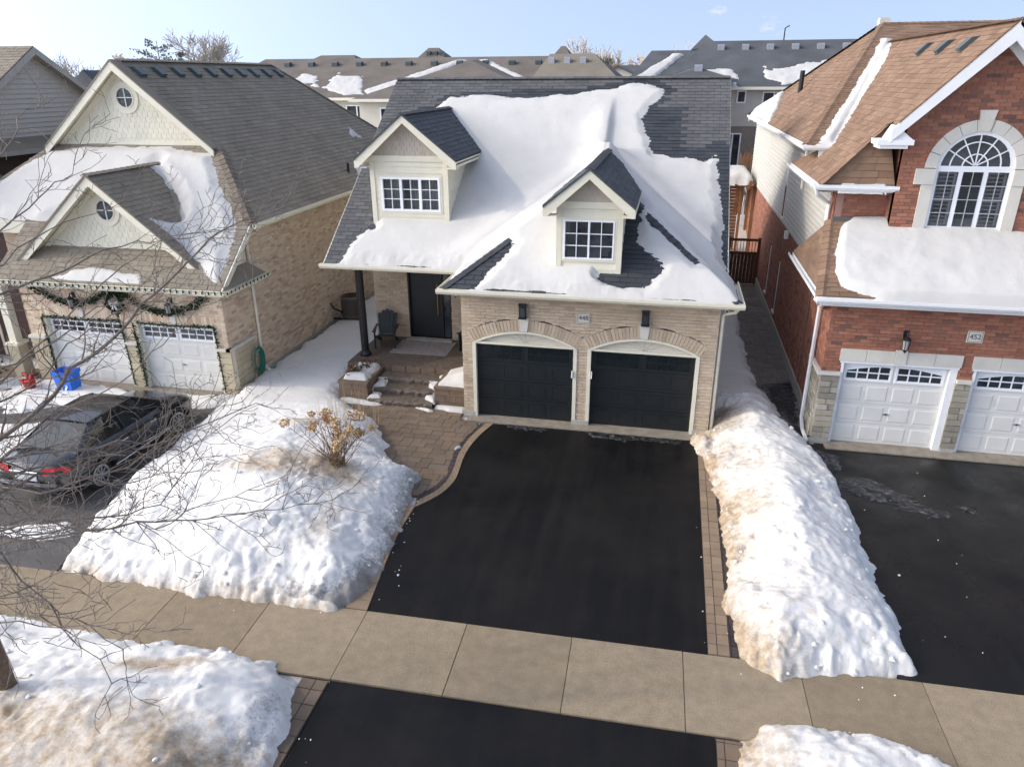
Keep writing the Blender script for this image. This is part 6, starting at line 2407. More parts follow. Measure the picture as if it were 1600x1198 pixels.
# ================================================================== TREES FAR AWAY
def grow(a, p, d, L, r, lev, rng, spread=.55, n=4, up=.12, droop=0.0, kids=(3, 5), mr=.012, segs=4):
    pts = [p]
    rad = [r]
    for i in range(segs):
        d = (d + Vector((rng.gauss(0, .14), rng.gauss(0, .14), rng.gauss(0, .10) + up - droop * (i / segs)))).normalized()
        p = p + d * (L / segs)
        pts.append(p)
        rad.append(max(mr, r * (1 - .62 * (i + 1) / segs)))
    a.tube(pts, rad, max(3, n), cap=False)
    if lev > 0:
        for k in range(rng.randint(*kids)):
            t = rng.uniform(.35, 1.0)
            i = min(segs - 1, int(t * segs))
            q = pts[i].lerp(pts[i + 1], t * segs - i)
            ax = Vector((rng.gauss(0, 1), rng.gauss(0, 1), rng.gauss(0, 1)))
            ax = (ax - d * ax.dot(d)).normalized()
            e = (d * (1 - spread * .5) + ax * spread * rng.uniform(.7, 1.3)).normalized()
            grow(a, q, e, L * rng.uniform(.5, .75), max(mr, rad[i] * .6), lev - 1, rng, spread, n - 1, up, droop, kids, mr, segs)
    return pts


def bare_tree(loc, h, seed, label, m, lev=4, spread=.6, kids=(3, 5), droop=0., up=.12, mr=.03, trunk=.22, crown_m=None, name='bare_tree'):
    T = thing(name, loc, label, 'tree', 'far trees')
    rng = random.Random(seed)
    h *= 1.02
    tr = MB()
    p0 = Vector(loc)
    tp = grow(tr, p0, Vector((0, 0, 1)), h * .45, trunk, 0, rng, mr=.05, segs=5, n=7, up=.3)
    tr.build('trunk', BARK, T)
    cr = MB()
    for k in range(7):
        t = rng.uniform(.45, 1.0)
        i = min(4, int(t * 5))
        q = tp[i].lerp(tp[i + 1], t * 5 - i)
        an = k * 2.4 + rng.uniform(-.4, .4)
        e = Vector((math.cos(an) * .6, math.sin(an) * .6, .75)).normalized()
        grow(cr, q, e, h * rng.uniform(.24, .36), trunk * .45, lev - 1, rng, spread, 5, up, droop, kids, mr)
    cr.build('crown', m, T)
    return T


bare_tree((-88.5, 100, 2.4), 9.2, 1, 'thin bare tree at far left beside the grey sided rake', TWIGG, 4, mr=.035)
bare_tree((-81.5, 101, 2.4), 9.2, 2, 'wide tan willow left of the big cream gable', TWIGT, 4, spread=.75, kids=(4, 6), up=.03, mr=.05)
bare_tree((-78.0, 103, 2.4), 9.0, 3, 'second tan willow half hidden by the big cream gable', TWIGT, 4, spread=.75, kids=(4, 6), up=.05, mr=.045)
bare_tree((-66.8, 101, 2.4), 12.6, 4, 'tall spreading bare tree above the brown ridge', TWIGG, 4, spread=.65, kids=(4, 5), mr=.04)
bare_tree((-64.3, 103, 2.4), 11.6, 5, 'bare tree on the right of the group above the brown ridge', TWIGG, 4, spread=.65, kids=(4, 5), mr=.04)
bare_tree((-12.3, 101, 2.4), 10.6, 6, 'grey bare tree right behind the brown hip end', TWIGG, 4, spread=.6, kids=(4, 5), mr=.04)
bare_tree((-9.9, 104, 2.4), 9.8, 7, 'bare tree beside the willow behind the brown hip end', TWIGG, 4, spread=.6, kids=(4, 5), mr=.04)
bare_tree((-6.4, 100, 2.4), 9.8, 8, 'round golden willow in the gap between the two rows', TWIGT, 4, spread=.8, kids=(5, 6), up=.0, mr=.045)
bare_tree((1.3, 112, 2.4), 10.6, 9, 'twiggy bare tree top behind the dark ridge', TWIGG, 4, spread=.6, mr=.035)


def pine_tree(loc, h, w, seed, label, flat_top=False):
    T = thing('pine_tree', loc, label, 'tree', 'far trees')
    rng = random.Random(seed)
    t = MB()
    x, y, z = loc
    t.tube([(x, y, z), (x + .1, y, z + h * .95)], [.2, .04], 6)
    t.build('trunk', BARK, T)
    c = MB()
    for k in range(34 if flat_top else 26):
        f = rng.uniform(.35, 1.0)
        zz = z + h * f
        an = rng.uniform(0, 6.28)
        rr = w * ((.35 + .65 * math.sin(f * 3.0)) if flat_top else (1.05 - f)) * rng.uniform(.5, 1.1)
        q = Vector((x + math.cos(an) * rr, y + math.sin(an) * rr, zz + rr * (.25 if flat_top else -.15)))
        c.tube([(x, y, zz - rr * .2), tuple(q)], [.05, .02], 3, cap=False)
        pts = []
        for j in range(34):
            s_ = rng.uniform(.35, 1.05)
            pts.append(Vector((x, y, zz)).lerp(q, s_) + Vector((rng.gauss(0, .26), rng.gauss(0, .26), rng.gauss(0, .11))))
        cards(c, pts, .30, rng)
    c.build('crown', PINE, T)


pine_tree((-72.6, 100, 2.4), 11.6, 4.2, 1, 'irregular dark pine left of the bare trees above the brown ridge', True)
pine_tree((-68.4, 99, 2.4), 9.6, 1.2, 2, 'narrow spruce in front of the bare trees above the brown ridge')
pine_tree((-65.6, 98, 2.4), 8.6, 1.5, 3, 'low dark spruce at the foot of the tall bare tree')
pine_tree((-8.6, 97, 2.4), 8.4, 1.0, 4, 'small dark spruce beside the golden willow')

# ================================================================== THINGS ROUND THE HOUSES
def plaque(x, y, z, txt, label):
    t = thing('house_number_plaque', (x, y, z - .13), label, 'house number', 'house number plaques')
    F_ = front(x, y)
    a = MB()
    a.fbox(F_, -.165, .165, z - .135, z + .135, -.01, .03)
    a.build('stone_tablet', LIMESTONE, t)
    a = MB()
    for u0, u1, v0, v1 in ((-.145, .145, z + .108, z + .116), (-.145, .145, z - .116, z - .108), (-.145, -.137, z - .108, z + .108), (.137, .145, z - .108, z + .108)):
        a.fbox(F_, u0, u1, v0, v1, .028, .034)
    a.build('border', mat('engraved', (.10, .095, .09), .9), t)
    text_mesh(txt, F_, 0, z, .032, .17, mat('engraved'), t)


plaque(-1.815, 16.85, 2.91, '448', 'pale stone plaque reading 448 between the two dark garage doors')
plaque(6.92, 17.1, 2.92, '452', 'pale stone plaque reading 452 on red brick')
for x, lb in ((-3.32, 'black box wall lamp above the left dark garage door'), (-.33, 'black box wall lamp above the right dark garage door')):
    t = thing('wall_lamp', (x, 16.83, 2.83), lb, 'wall lamp', 'box lamps on the middle house')
    a = MB()
    a.box(x - .085, x + .085, 16.72, 16.838, 2.85, 3.16)
    a.build('lamp_body', BLACK, t)
    a = MB()
    a.box(x - .10, x + .10, 16.70, 16.838, 3.16, 3.19)
    a.box(x - .10, x + .10, 16.70, 16.838, 2.82, 2.85)
    a.build('lamp_cap', BLACK, t)
    a = MB()
    a.box(x - .06, x + .06, 16.712, 16.72, 2.88, 3.10)
    a.build('lamp_glass', GLASS, t)


def lantern(x, y, z, label, s=1.0):
    t = thing('wall_lantern', (x, y, z - .25), label, 'wall lantern', 'carriage lanterns')
    a = MB()
    a.box(x - .05 * s, x + .05 * s, y - .03, y, z + .08, z + .26)
    a.tube([(x, y - .02, z + .18), (x, y - .13, z + .24), (x, y - .17, z + .15)], .018, 6)
    a.build('bracket', BLACK, t)
    a = MB()
    a.lathe((x, y - .17, z), [(.015, .17), (.09 * s, .10), (.10 * s, .08), (.02, .08)], 8)
    a.lathe((x, y - .17, z), [(.075 * s, -.14), (.04, -.19), (.01, -.23)], 8)
    for k in range(6):
        an = k * math.pi / 3
        a.tube([(x + .085 * math.cos(an), y - .17 + .085 * math.sin(an), z + .08), (x + .07 * math.cos(an), y - .17 + .07 * math.sin(an), z - .14)], .006, 4)
    a.build('lamp_frame', BLACK, t)
    a = MB()
    a.lathe((x, y - .17, z), [(.062, -.14), (.078, .08)], 8)
    a.build('lamp_glass', mat('lamp_glass', (.35, .34, .31), .12, spec=.6), t)


lantern(5.50, 17.1, 2.72, 'black carriage lantern above the white garage door on red brick')
lantern(-16.30, 16.85, 2.55, 'black carriage lantern in the garland left of the wreath')
lantern(-13.2, 16.85, 2.55, 'black carriage lantern behind the garland right of the wreath')

# cameras under the eave corners
for x, lb in ((-4.98, 'white security camera under the left eave corner of the garage'), (1.5, 'white security camera under the right eave corner of the garage')):
    t = thing('security_camera', (x, 16.75, 3.35), lb, 'camera', 'security cameras')
    a = MB()
    a.lathe((x, 16.76, 3.44), [(.045, 0), (.045, -.03), (.02, -.05)], 10)
    a.tube([(x, 16.78, 3.38), (x, 16.64, 3.33)], .038, 8)
    a.build('camera_body', PVC, t)
    a = MB()
    a.tube([(x, 16.64, 3.33), (x, 16.632, 3.328)], .028, 8)
    a.build('lens', BLACK, t)

# --- garlands, wreath and string lights on the left house
rng = random.Random(12)


def garland(pts, r, label, n=90, size=.055):
    a = MB()
    a.tube(pts, .02, 5)
    P_ = [Vector(p) for p in pts]
    L_ = [0]
    for i in range(1, len(P_)):
        L_.append(L_[-1] + (P_[i] - P_[i - 1]).length)
    cs = []
    for k in range(int(n * L_[-1])):
        s = rng.uniform(0, L_[-1])
        i = max(j for j in range(len(L_)) if L_[j] <= s)
        i = min(i, len(P_) - 2)
        q = P_[i].lerp(P_[i + 1], (s - L_[i]) / max(1e-6, L_[i + 1] - L_[i]))
        cs.append(q + Vector((rng.gauss(0, r), rng.gauss(0, r * .5), rng.gauss(0, r))))
    cards(a, cs, size, rng)
    return tag(a.build('garland', GREEN), label, 'garland', 'fir garlands')


def swag(x0, z0, x1, z1, sag, y, n=14):
    return [(x0 + (x1 - x0) * i / n, y, z0 + (z1 - z0) * i / n - sag * 4 * (i / n) * (1 - i / n)) for i in range(n + 1)]


garland(swag(-17.6, 2.98, -15.2, 2.85, .42, 16.74) + swag(-15.2, 2.85, -14.6, 2.85, -.06, 16.72)[1:] + swag(-14.6, 2.85, -12.0, 2.95, .5, 16.74)[1:], .055, 'fir garland draped in swags across the buff brick above the garage doors', 260, .075)
garland([(-17.55, 16.80, 2.0), (-17.52, 16.80, 1.0), (-17.5, 16.8, .1)], .03, 'thin garland down the left jamb of the left white garage door', 170, .05)
garland([(-17.5, 16.80, 2.03), (-16.2, 16.79, 2.0), (-14.95, 16.80, 2.03), (-14.90, 16.80, 1.0), (-14.88, 16.8, .1)], .03, 'thin garland over the top and right jamb of the left white garage door', 170, .05)
garland([(-14.50, 16.76, 2.0), (-14.48, 16.76, 1.0), (-14.46, 16.76, .1)], .04, 'thicker garland down the pier between the white garage doors', 200, .055)
garland([(-14.4, 16.80, 2.02), (-13.2, 16.79, 2.0), (-11.98, 16.80, 2.03), (-11.96, 16.80, 1.0), (-11.94, 16.8, .1)], .03, 'thin garland over the right white garage door and down by the corner', 170, .05)
wr = thing('wreath', (-14.9, 16.7, 2.35), 'round fir wreath with silver bow hanging between the swags', 'wreath')
a = MB()
cs = []
for k in range(420):
    t = rng.uniform(0, 6.283)
    cs.append(Vector((-14.9 + (.24 + rng.gauss(0, .045)) * math.cos(t), 16.70 + rng.gauss(0, .03), 2.58 + (.24 + rng.gauss(0, .045)) * math.sin(t))))
cards(a, cs, .08, rng)
a.tube([(-14.9 + .24 * math.cos(t), 16.72, 2.58 + .24 * math.sin(t)) for t in np.linspace(0, 6.283, 20)], .03, 5)
a.build('fir_ring', GREEN, wr)
a = MB()
for s in (-1, 1):
    a.prism([(-14.9, 16.66, 2.60), (-14.9 + s * .14, 16.66, 2.68), (-14.9 + s * .15, 16.66, 2.54)], (0, .03, 0))
    a.prism([(-14.9, 16.66, 2.60), (-14.9 + s * .10, 16.66, 2.42), (-14.9 + s * .04, 16.66, 2.40)], (0, .03, 0))
a.build('bow', mat('silver_ribbon', (.50, .52, .52), .4), wr)
sl_ = thing('string_lights', (-15, 16.25, 3.15), 'string of dark green bulbs clipped along the white gutter', 'string lights')
a = MB()
a.tube([(-18.5, 16.268, 3.19), (-11.06, 16.268, 3.19), (-11.06, 18.5, 3.19)], .006, 4)
a.build('cable', GREEN, sl_)
for k in range(52):
    s = k * .187
    if s < 7.44:
        x, y = -18.5 + s, 16.262
    else:
        x, y = -11.055, 16.27 + (s - 7.44)
    if y > 18.5:
        break
    b = MB()
    b.lathe((x, y, 3.19), [(.012, .02), (.024, -.015), (.018, -.05), (.004, -.075)], 6)
    b.build('bulb', GREEN, sl_)

# --- recycling bin, red planter, hose, air conditioner
t = thing('recycling_bin', (-16.6, 16.15, 0), 'bright blue plastic recycling bin before the left white garage door', 'bin')
BLUE = mat('blue_plastic', (.02, .17, .72), .4, var=.08)
a = MB()
o_, i_ = [], []
cx, cy = -16.55, 16.15
a.add([(cx - .24, cy - .17, .02), (cx + .24, cy - .17, .02), (cx + .24, cy + .17, .02), (cx - .24, cy + .17, .02), (cx - .27, cy - .22, .66), (cx + .27, cy - .22, .66), (cx + .27, cy + .22, .66), (cx - .27, cy + .22, .66),
       (cx - .245, cy - .19, .66), (cx + .245, cy - .19, .66), (cx + .245, cy + .19, .66), (cx - .245, cy + .19, .66), (cx - .22, cy - .15, .06), (cx + .22, cy - .15, .06), (cx + .22, cy + .15, .06), (cx - .22, cy + .15, .06)],
      [(0, 1, 5, 4), (1, 2, 6, 5), (2, 3, 7, 6), (3, 0, 4, 7), (4, 5, 9, 8), (5, 6, 10, 9), (6, 7, 11, 10), (7, 4, 8, 11), (8, 9, 13, 12), (9, 10, 14, 13), (10, 11, 15, 14), (11, 8, 12, 15), (12, 13, 14, 15), (3, 2, 1, 0)])
a.build('bin_body', BLUE, t)
a = MB()
a.box(cx - .29, cx + .29, cy - .24, cy - .215, .58, .68)
a.box(cx - .29, cx + .29, cy + .215, cy + .24, .58, .68)
a.box(cx - .29, cx - .265, cy - .215, cy + .215, .58, .68)
a.box(cx + .265, cx + .29, cy - .215, cy + .215, .58, .68)
a.build('rim', BLUE, t)
a = MB()
for ang in (0, 120, 240):
    t_a = RAD(ang + 90)
    c = Vector((cx + .11 * math.cos(t_a), cy - .201, .27 + .11 * math.sin(t_a)))
    d = Vector((-math.sin(t_a), 0, math.cos(t_a)))
    e = Vector((math.cos(t_a), 0, math.sin(t_a)))
    a.prism([c - d * .09 - e * .025, c + d * .03 - e * .025, c + d * .03 - e * .05, c + d * .10, c + d * .03 + e * .05, c + d * .03 + e * .025, c - d * .09 + e * .025], (0, -.012, 0))
a.build('emblem', PVC, t)
t = thing('poinsettia_planter', (-17.75, 16.0, 0), 'small red poinsettia in the snow left of the blue bin', 'planter')
a = MB()
a.lathe((-17.75, 16.0, 0), [(.12, 0), (.17, .26), (.18, .28), (.15, .28)], 12)
a.build('pot', mat('pot_red', (.30, .03, .025), .6), t)
a = MB()
cards(a, [Vector((-17.75 + rng.gauss(0, .11), 16.0 + rng.gauss(0, .11), .34 + rng.gauss(0, .08))) for k in range(70)], .11, rng)
a.build('leaves', mat('poinsettia_red', (.55, .035, .03), .6, var=.3, vscale=20), t)
t = thing('garden_hose', (-11.5, 17.95, .2), 'green garden hose coiled on the side wall of the buff brick house', 'hose')
a = MB()
for k in range(5):
    r = .22 + .03 * k
    a.tube([(-11.52 + .02 * k, 17.95 + r * .75 * math.cos(q), .68 + r * 1.25 * math.sin(q)) for q in np.linspace(0, 6.283, 26)], .016, 6, cap=False)
a.tube([(-11.5, 18.1, .4), (-11.48, 18.2, .2), (-11.4, 18.35, .12), (-11.3, 18.5, .3)], .016, 6)
a.build('coil', mat('hose_green', (.012, .17, .10), .45, var=.15), t)
a = MB()
a.box(-11.66, -11.48, 17.85, 18.05, .93, .99)
a.build('hanger', STEEL, t)
AC = thing('air_conditioner', (-11.0, 23.6, .2), 'round brown air conditioner on a bracket against the buff side wall', 'air conditioner')
cx, cy = -11.02, 23.65
ACM = mat('ac_brown', (.13, .105, .08), .5, var=.1)
a = MB()
a.lathe((cx, cy, 0), [(.38, .30), (.38, .36), (.36, .38), (.36, .95), (.40, .98), (.40, 1.05), (.34, 1.08), (.30, 1.05), (.05, 1.02)], 24)
a.build('housing', ACM, AC)
for k in range(36):
    an = 2 * math.pi * k / 36
    b = MB()
    b.box(-.006, .006, -.02, .02, .40, .94)
    ob = b.build('fin', ACM, AC)
    ob.data.transform(Matrix.Translation((cx + .375 * math.cos(an), cy + .375 * math.sin(an), 0)) @ Matrix.Rotation(an + 1.57, 4, 'Z'))
a = MB()
for k in range(6):
    a.tube([(cx + (.06 + .05 * k) * math.cos(q), cy + (.06 + .05 * k) * math.sin(q), 1.085) for q in np.linspace(0, 6.283, 22)], .006, 4, cap=False)
for k in range(6):
    an = k * math.pi / 3
    a.tube([(cx, cy, 1.09), (cx + .35 * math.cos(an), cy + .35 * math.sin(an), 1.085)], .007, 4)
a.build('grille', BLACK, AC)
a = MB()
a.box(-11.64, cx + .38, cy - .34, cy - .30, .24, .30)
a.box(-11.64, cx + .38, cy + .30, cy + .34, .24, .30)
a.box(cx - .36, cx - .32, cy - .34, cy - .30, .0, .24)
a.build('bracket', BLACK, AC)
a = MB()
a.tube([(-11.6, 23.1, .9), (-11.5, 23.15, .7), (-11.3, 23.3, .55), (-11.2, 23.45, .5)], .03, 6)
a.build('coolant_pipe', BLACK, AC)

# --- adirondack chairs
AD = mat('chair_green', (.022, .030, .030), .55, var=.15)


def adirondack(x, y, z, rz, label):
    t = thing('adirondack_chair', (x, y, z), label, 'chair', 'porch chairs')
    t.rotation_euler = (0, 0, rz)
    M4 = Matrix.Translation((x, y, z)) @ Matrix.Rotation(rz, 4, 'Z')

    def part(nm, vs_f):
        m_ = MB()
        vs_f(m_)
        o = m_.build(nm, AD, None)
        o.parent = t
        return o
    # chair faces -y locally
    def slat(u, w, top):
        return lambda m_: m_.prism([(u - w / 2, .22, .30), (u + w / 2, .22, .30), (u * 1.25 + w * .58, .50, top - .04), (u * 1.25 + w * .3, .52, top), (u * 1.25 - w * .3, .52, top), (u * 1.25 - w * .58, .50, top - .04)], (0, .022, .01))
    for k, (u, top) in enumerate(((-.20, .88), (-.10, .96), (0, 1.0), (.10, .96), (.20, .88))):
        part('back_slat', slat(u, .108, top))
    for k in range(5):
        part('seat_slat', lambda m_, k=k: m_.prism([(-.27, -.30 + k * .105, .40 - k * .022), (.27, -.30 + k * .105, .40 - k * .022), (.27, -.30 + k * .105 + .095, .38 - k * .022), (-.27, -.30 + k * .105 + .095, .38 - k * .022)], (0, 0, -.02)))
    for s in (-1, 1):
        part('arm', lambda m_, s=s: m_.prism([(s * .30 - .06, -.40, .575), (s * .30 + .06, -.40, .575), (s * .33 + .05, .0, .59), (s * .33 + .03, .38, .58), (s * .33 - .03, .38, .58), (s * .30 - .05, .0, .59)], (0, 0, -.022)))
        part('leg', lambda m_, s=s: m_.box(s * .30 - .02, s * .30 + .02, -.36, -.27, 0, .555))
        part('leg', lambda m_, s=s: m_.prism([(s * .27 - .015, -.30, .34), (s * .27 - .015, -.30, .42), (s * .27 - .015, .52, .08), (s * .27 - .015, .56, 0), (s * .27 - .015, .46, 0)], (.03, 0, 0)))
    part('back_rail', lambda m_: m_.box(-.32, .32, .36, .385, .52, .57))
    return t


adirondack(-8.27, 20.0, .645, RAD(12), 'dark adirondack chair left of the front door on the porch')
adirondack(-5.45, 20.0, .645, RAD(-38), 'dark adirondack chair half hidden behind the garage corner on the porch')
t = MB()
FM = Frame((-7.95, 19.35, .652), (1, .02, 0), (0, 1, 0))
rugm = mat('rug_grey', (.26, .235, .225), .95, var=.3, vscale=14, fine=.3, fscale=40)
t.fbox(FM, 0, 1.78, 0, 1.22, -.004, .006)
tag(t.build('door_rug', rugm), 'grey patterned rug before the black front door', 'rug')

t = thing('small_evergreen', (-19.5, 16.0, 0), 'small dark evergreen beside the porch post at the far left', 'shrub')
g_ = MB()
rng2 = random.Random(77)
cards(g_, [Vector((-19.5 + rng2.gauss(0, .30) * (1.3 - f), 16.0 + rng2.gauss(0, .30) * (1.3 - f), .15 + 1.2 * f)) for f in (rng2.random() for k in range(900))], .11, rng2)
g_.build('foliage', GREEN, t)
g_ = MB()
g_.tube([(-19.5, 16.0, 0), (-19.5, 16.0, 1.1)], [.04, .01], 6)
g_.build('trunk', BARK, t)

# --- stone planters beside the steps
def planter(x0, x1, y0, y1, h, label, seed, shrub):
    t = thing('stone_planter', ((x0 + x1) / 2, (y0 + y1) / 2, 0), label, 'planter', 'planters beside the steps')
    rr = random.Random(seed)
    a = MB()
    a.box(x0 + .03, x1 - .03, y0 + .03, y1, 0, h - .05)
    core = a.build('core', SANDJ, t)
    P_ = Pieces('block', 'blocks', 'box', .03)
    for Fr, ww in ((front(x0, y0 + .03), x1 - x0), (facing_right(x1 - .03, y0), y1 - y0), (facing_left(x0 + .03, y1), y1 - y0)):
        P_.add(Fr, tile(rect(0, ww, 0, h - .07), [], .4, (h - .07) / 3, .008, .008, wr=(.28, .48), rng=rr), PLANT, core, tj=.2)
    P_.finish(t)
    a = MB()
    a.box(x0 - .02, x1 + .02, y0 - .02, y0 + .2, h - .07, h)
    a.box(x0 - .02, x0 + .18, y0 + .2, y1, h - .07, h)
    a.box(x1 - .18, x1 + .02, y0 + .2, y1, h - .07, h)
    a.build('cap', PLANT, t)
    snow_sheet('planter_snow', lambda X, Y: h - .03 + 0 * X, [[(x0 + .1, y0 + .14), (x1 - .04, y0 + .12), (x1 - .03, y1 - .02), (x0 + .08, y1 - .02)]], lambda X, Y: .10 + (.30 * sat((X - x0) / (x1 - x0)) * sat((Y - y0) / .5) if seed == 2 else .08 * np.sin(3 * Y) ** 2), res=.03, edge=.18, rag=.06, seed=90 + seed, lump=.02, label='snow heaped in the planter ' + ('left of the steps' if seed == 1 else 'right of the steps against the garage'))
    if shrub:
        b = thing('low_shrub', (x0 + .3, y0 + .8, h), 'green and russet winter shrub poking through the planter snow', 'shrub')
        g = MB()
        st = MB()
        pts = []
        for k in range(26):
            cx_, cy_ = x0 + .12 + .5 * rr.random() ** 1.3, y0 + .25 + 1.0 * rr.random()
            if (cx_ - x0) > .30 + .35 * (cy_ - y0):
                continue
            st.tube([(cx_, cy_, h), (cx_ + rr.gauss(0, .05), cy_ + rr.gauss(0, .05), h + .22)], .006, 4)
            for j in range(26):
                pts.append(Vector((cx_ + rr.gauss(0, .06), cy_ + rr.gauss(0, .06), h + .14 + rr.gauss(0, .06))))
        cards(g, pts, .06, rr)
        g.build('foliage', mat('shrub_green', ramp=[(.05, .065, .03), (.10, .085, .035), (.16, .06, .035), (.04, .055, .03)], rough=.8), b)
        st.build('stems', BARK, b)


planter(-8.62, -7.78, 17.15, 18.40, .58, 'brown stone planter left of the steps with a shrub in snow', 1, True)
planter(-5.84, -4.94, 17.20, 18.38, .60, 'brown stone planter right of the steps heaped with snow', 2, False)
snow_sheet('step_snow', lambda X, Y: np.where(Y > 17.92, .465, np.where(Y > 17.46, .31, .155)) + 0 * X, [[(-7.74, 17.56), (-7.45, 17.62), (-7.5, 17.9), (-7.74, 17.9)], [(-7.74, 17.1), (-7.42, 17.16), (-7.48, 17.42), (-7.74, 17.44)], [(-5.86, 17.12), (-6.15, 17.3), (-6.2, 17.42), (-5.86, 17.44)], [(-5.86, 17.55), (-6.2, 17.8), (-6.2, 17.9), (-5.86, 17.9)], [(-5.86, 18.0), (-6.02, 18.2), (-5.86, 18.3)]], .10, res=.025, edge=.10, rag=.03, seed=95, label='small wedges of snow left in the corners of the steps')
snow_sheet('edge_snow', lambda X, Y: .016 + 0 * X, [[(-8.6, 17.16), (-8.6, 16.98), (-7.6, 16.90), (-7.3, 16.98), (-7.2, 17.05), (-7.8, 17.16)], [(-7.0, 17.02), (-6.6, 17.0), (-6.6, 16.95), (-7.0, 16.97)], [(-6.4, 17.02), (-6.0, 17.0), (-5.8, 16.85), (-5.95, 16.82), (-6.3, 16.93)], [(-5.85, 17.2), (-5.85, 17.05), (-5.4, 16.98), (-5.0, 16.95), (-4.93, 17.2)], [(-4.70, 14.95), (-4.55, 15.1), (-4.45, 15.02), (-4.6, 14.85)]], .09, res=.03, edge=.10, rag=.05, seed=96, label='thin line of snow at the foot of the steps and planters')

# --- dried hydrangea in the front bank
HY = thing('hydrangea_bush', (-6.4, 12.3, .8), 'dried hydrangea bush with papery brown flower heads on the snow bank', 'shrub')
rng = random.Random(21)
st, fl_, fl2 = MB(), MB(), MB()
base = Vector((-6.4, 12.3, .70))
tips = []
for k in range(46):
    an = rng.uniform(0, 6.283)
    sp = rng.uniform(.1, 1.05)
    h_ = rng.uniform(.75, 1.35)
    p = base + Vector((rng.gauss(0, .07), rng.gauss(0, .07), 0))
    pts = [p]
    for i in range(5):
        f = (i + 1) / 5
        pts.append(p + Vector((math.cos(an) * sp * f ** 1.2 + rng.gauss(0, .02), math.sin(an) * sp * f ** 1.2 * .8 + rng.gauss(0, .02), h_ * f * (1 - .12 * sp * f))))
    st.tube(pts, [.011, .009, .008, .006, .005, .004], 4)
    for j in range(rng.randint(3, 6)):
        i = rng.randint(2, 4)
        q = pts[i] + Vector((rng.gauss(0, .14), rng.gauss(0, .14), rng.uniform(.08, .25)))
        st.tube([pts[i], pts[i].lerp(q, .5) + Vector((0, 0, .02)), q], [.005, .004, .003], 3)
    tips.append(pts[-1])
st.build('stems', mat('dry_stem', (.20, .13, .075), .9, var=.2), HY)
heads = rng.sample(tips, 20)
for i, p in enumerate(heads):
    a = MB()
    r = rng.uniform(.075, .14)
    pts = []
    for j in range(75):
        d = Vector((rng.gauss(0, 1), rng.gauss(0, 1), rng.gauss(0, 1))).normalized()
        pts.append(p + Vector((d.x * r, d.y * r, d.z * r * .85)) * rng.uniform(.45, 1.1))
    cards(a, pts, .055, rng)
    a.build('flower_head', mat('dry_flower_tan', (.56, .39, .20), .9, var=.3, vscale=25) if i % 5 else mat('dry_flower_brown', (.42, .25, .12), .9, var=.3, vscale=25), HY)
a = MB()
for k in range(40):
    x, y = -7.5 + rng.gauss(0, .35), 14.9 + rng.gauss(0, .3)
    a.tube([(x, y, .3), (x + rng.gauss(0, .08), y + rng.gauss(0, .08), 1.0 + rng.uniform(0, .5))], [.006, .002], 3)
tag(a.build('dry_grass_clump', mat('dry_grass', (.42, .31, .17), .9)), 'wispy dry grass clump at the edge of the paver walk', 'grass')

# ================================================================== THE CAR
CP = mat('car_paint', (.014, .014, .016), .22, var=.12, vscale=2, spec=.5, coat=.6)
CARG = glass_mat('car_glass', (.012, .016, .017))
RUB = mat('rubber', (.016, .016, .016), .8)
ALLOY = mat('alloy', (.45, .46, .47), .3, metal=.7)
REDL = mat('tail_light_red', (.55, .012, .012), .25, var=.1, spec=.5)
CHROME = mat('chrome', (.62, .64, .66), .18, metal=.85)
CX, CY = -12.62, 10.70
CAR = thing('parked_car', (CX, CY + 2.3, 0), 'black sedan seen from behind on the left driveway under bare branches', 'car')
WB0, WB1, WR = .98, 3.70, .325


def carpt(x, y, z):
    return Vector((CX + x, CY + y, z))


# lower body: stations from tail (0) to nose (4.65); half section points
def section(y):
    def ip(xs, ys):
        return float(np.interp(y, xs, ys))
    w = ip([0, .12, .5, 1.2, 2.4, 3.6, 4.2, 4.55, 4.65], [.70, .82, .88, .91, .91, .90, .86, .74, .58])
    zt = ip([0, .10, .35, .75, 1.3, 3.2, 3.55, 4.2, 4.55, 4.65], [.80, .98, 1.03, 1.03, .98, .93, .95, .86, .72, .62])
    zs = ip([0, .1, .6, 1.4, 3.3, 4.2, 4.65], [.74, .86, .90, .88, .84, .76, .58])
    zb = ip([0, .15, .6, 4.0, 4.5, 4.65], [.38, .26, .20, .20, .24, .36])
    return [(0, zb), (w * .80, zb), (w * .95, zb + .08), (w * .985, .50), (w, (zs + .5) / 2 + .03), (w * .965, zs), (w * .86, zs + (zt - zs) * .75), (w * .55, zt), (0, zt + .012)]


ys = [0, .05, .12, .25, .5, .62, .8, .98, 1.16, 1.34, 1.6, 2.0, 2.4, 2.8, 3.2, 3.36, 3.52, 3.7, 3.88, 4.04, 4.2, 4.38, 4.5, 4.6, 4.65]
vs, fs = [], []
NS = 17
for y in ys:
    s = section(y)
    ring = [(-x, z) for x, z in s[::-1][:-1]] + [(x, z) for x, z in s]
    # order: start top-left ... bottom ... top-right, closed
    ring = [(-x, z) for x, z in s[1:][::-1]] + [(x, z) for x, z in s]
    for x, z in ring[:NS - 0]:
        # wheel arches: pull the lower side up over the wheels
        for wy in (WB0, WB1):
            dy = abs(y - wy)
            if dy < .40 and abs(x) > .6:
                zz = WR + math.sqrt(max(0, .40 ** 2 - dy * dy))
                if z < zz and z < .80:
                    z = min(zz, .74)
        vs.append(carpt(x, y, z))
n = len(vs) // len(ys)
for i in range(len(ys) - 1):
    for k in range(n):
        k2 = (k + 1) % n
        fs.append((i * n + k, i * n + k2, (i + 1) * n + k2, (i + 1) * n + k))
fs.append(tuple(range(n)))
fs.append(tuple((len(ys) - 1) * n + k for k in range(n - 1, -1, -1)))
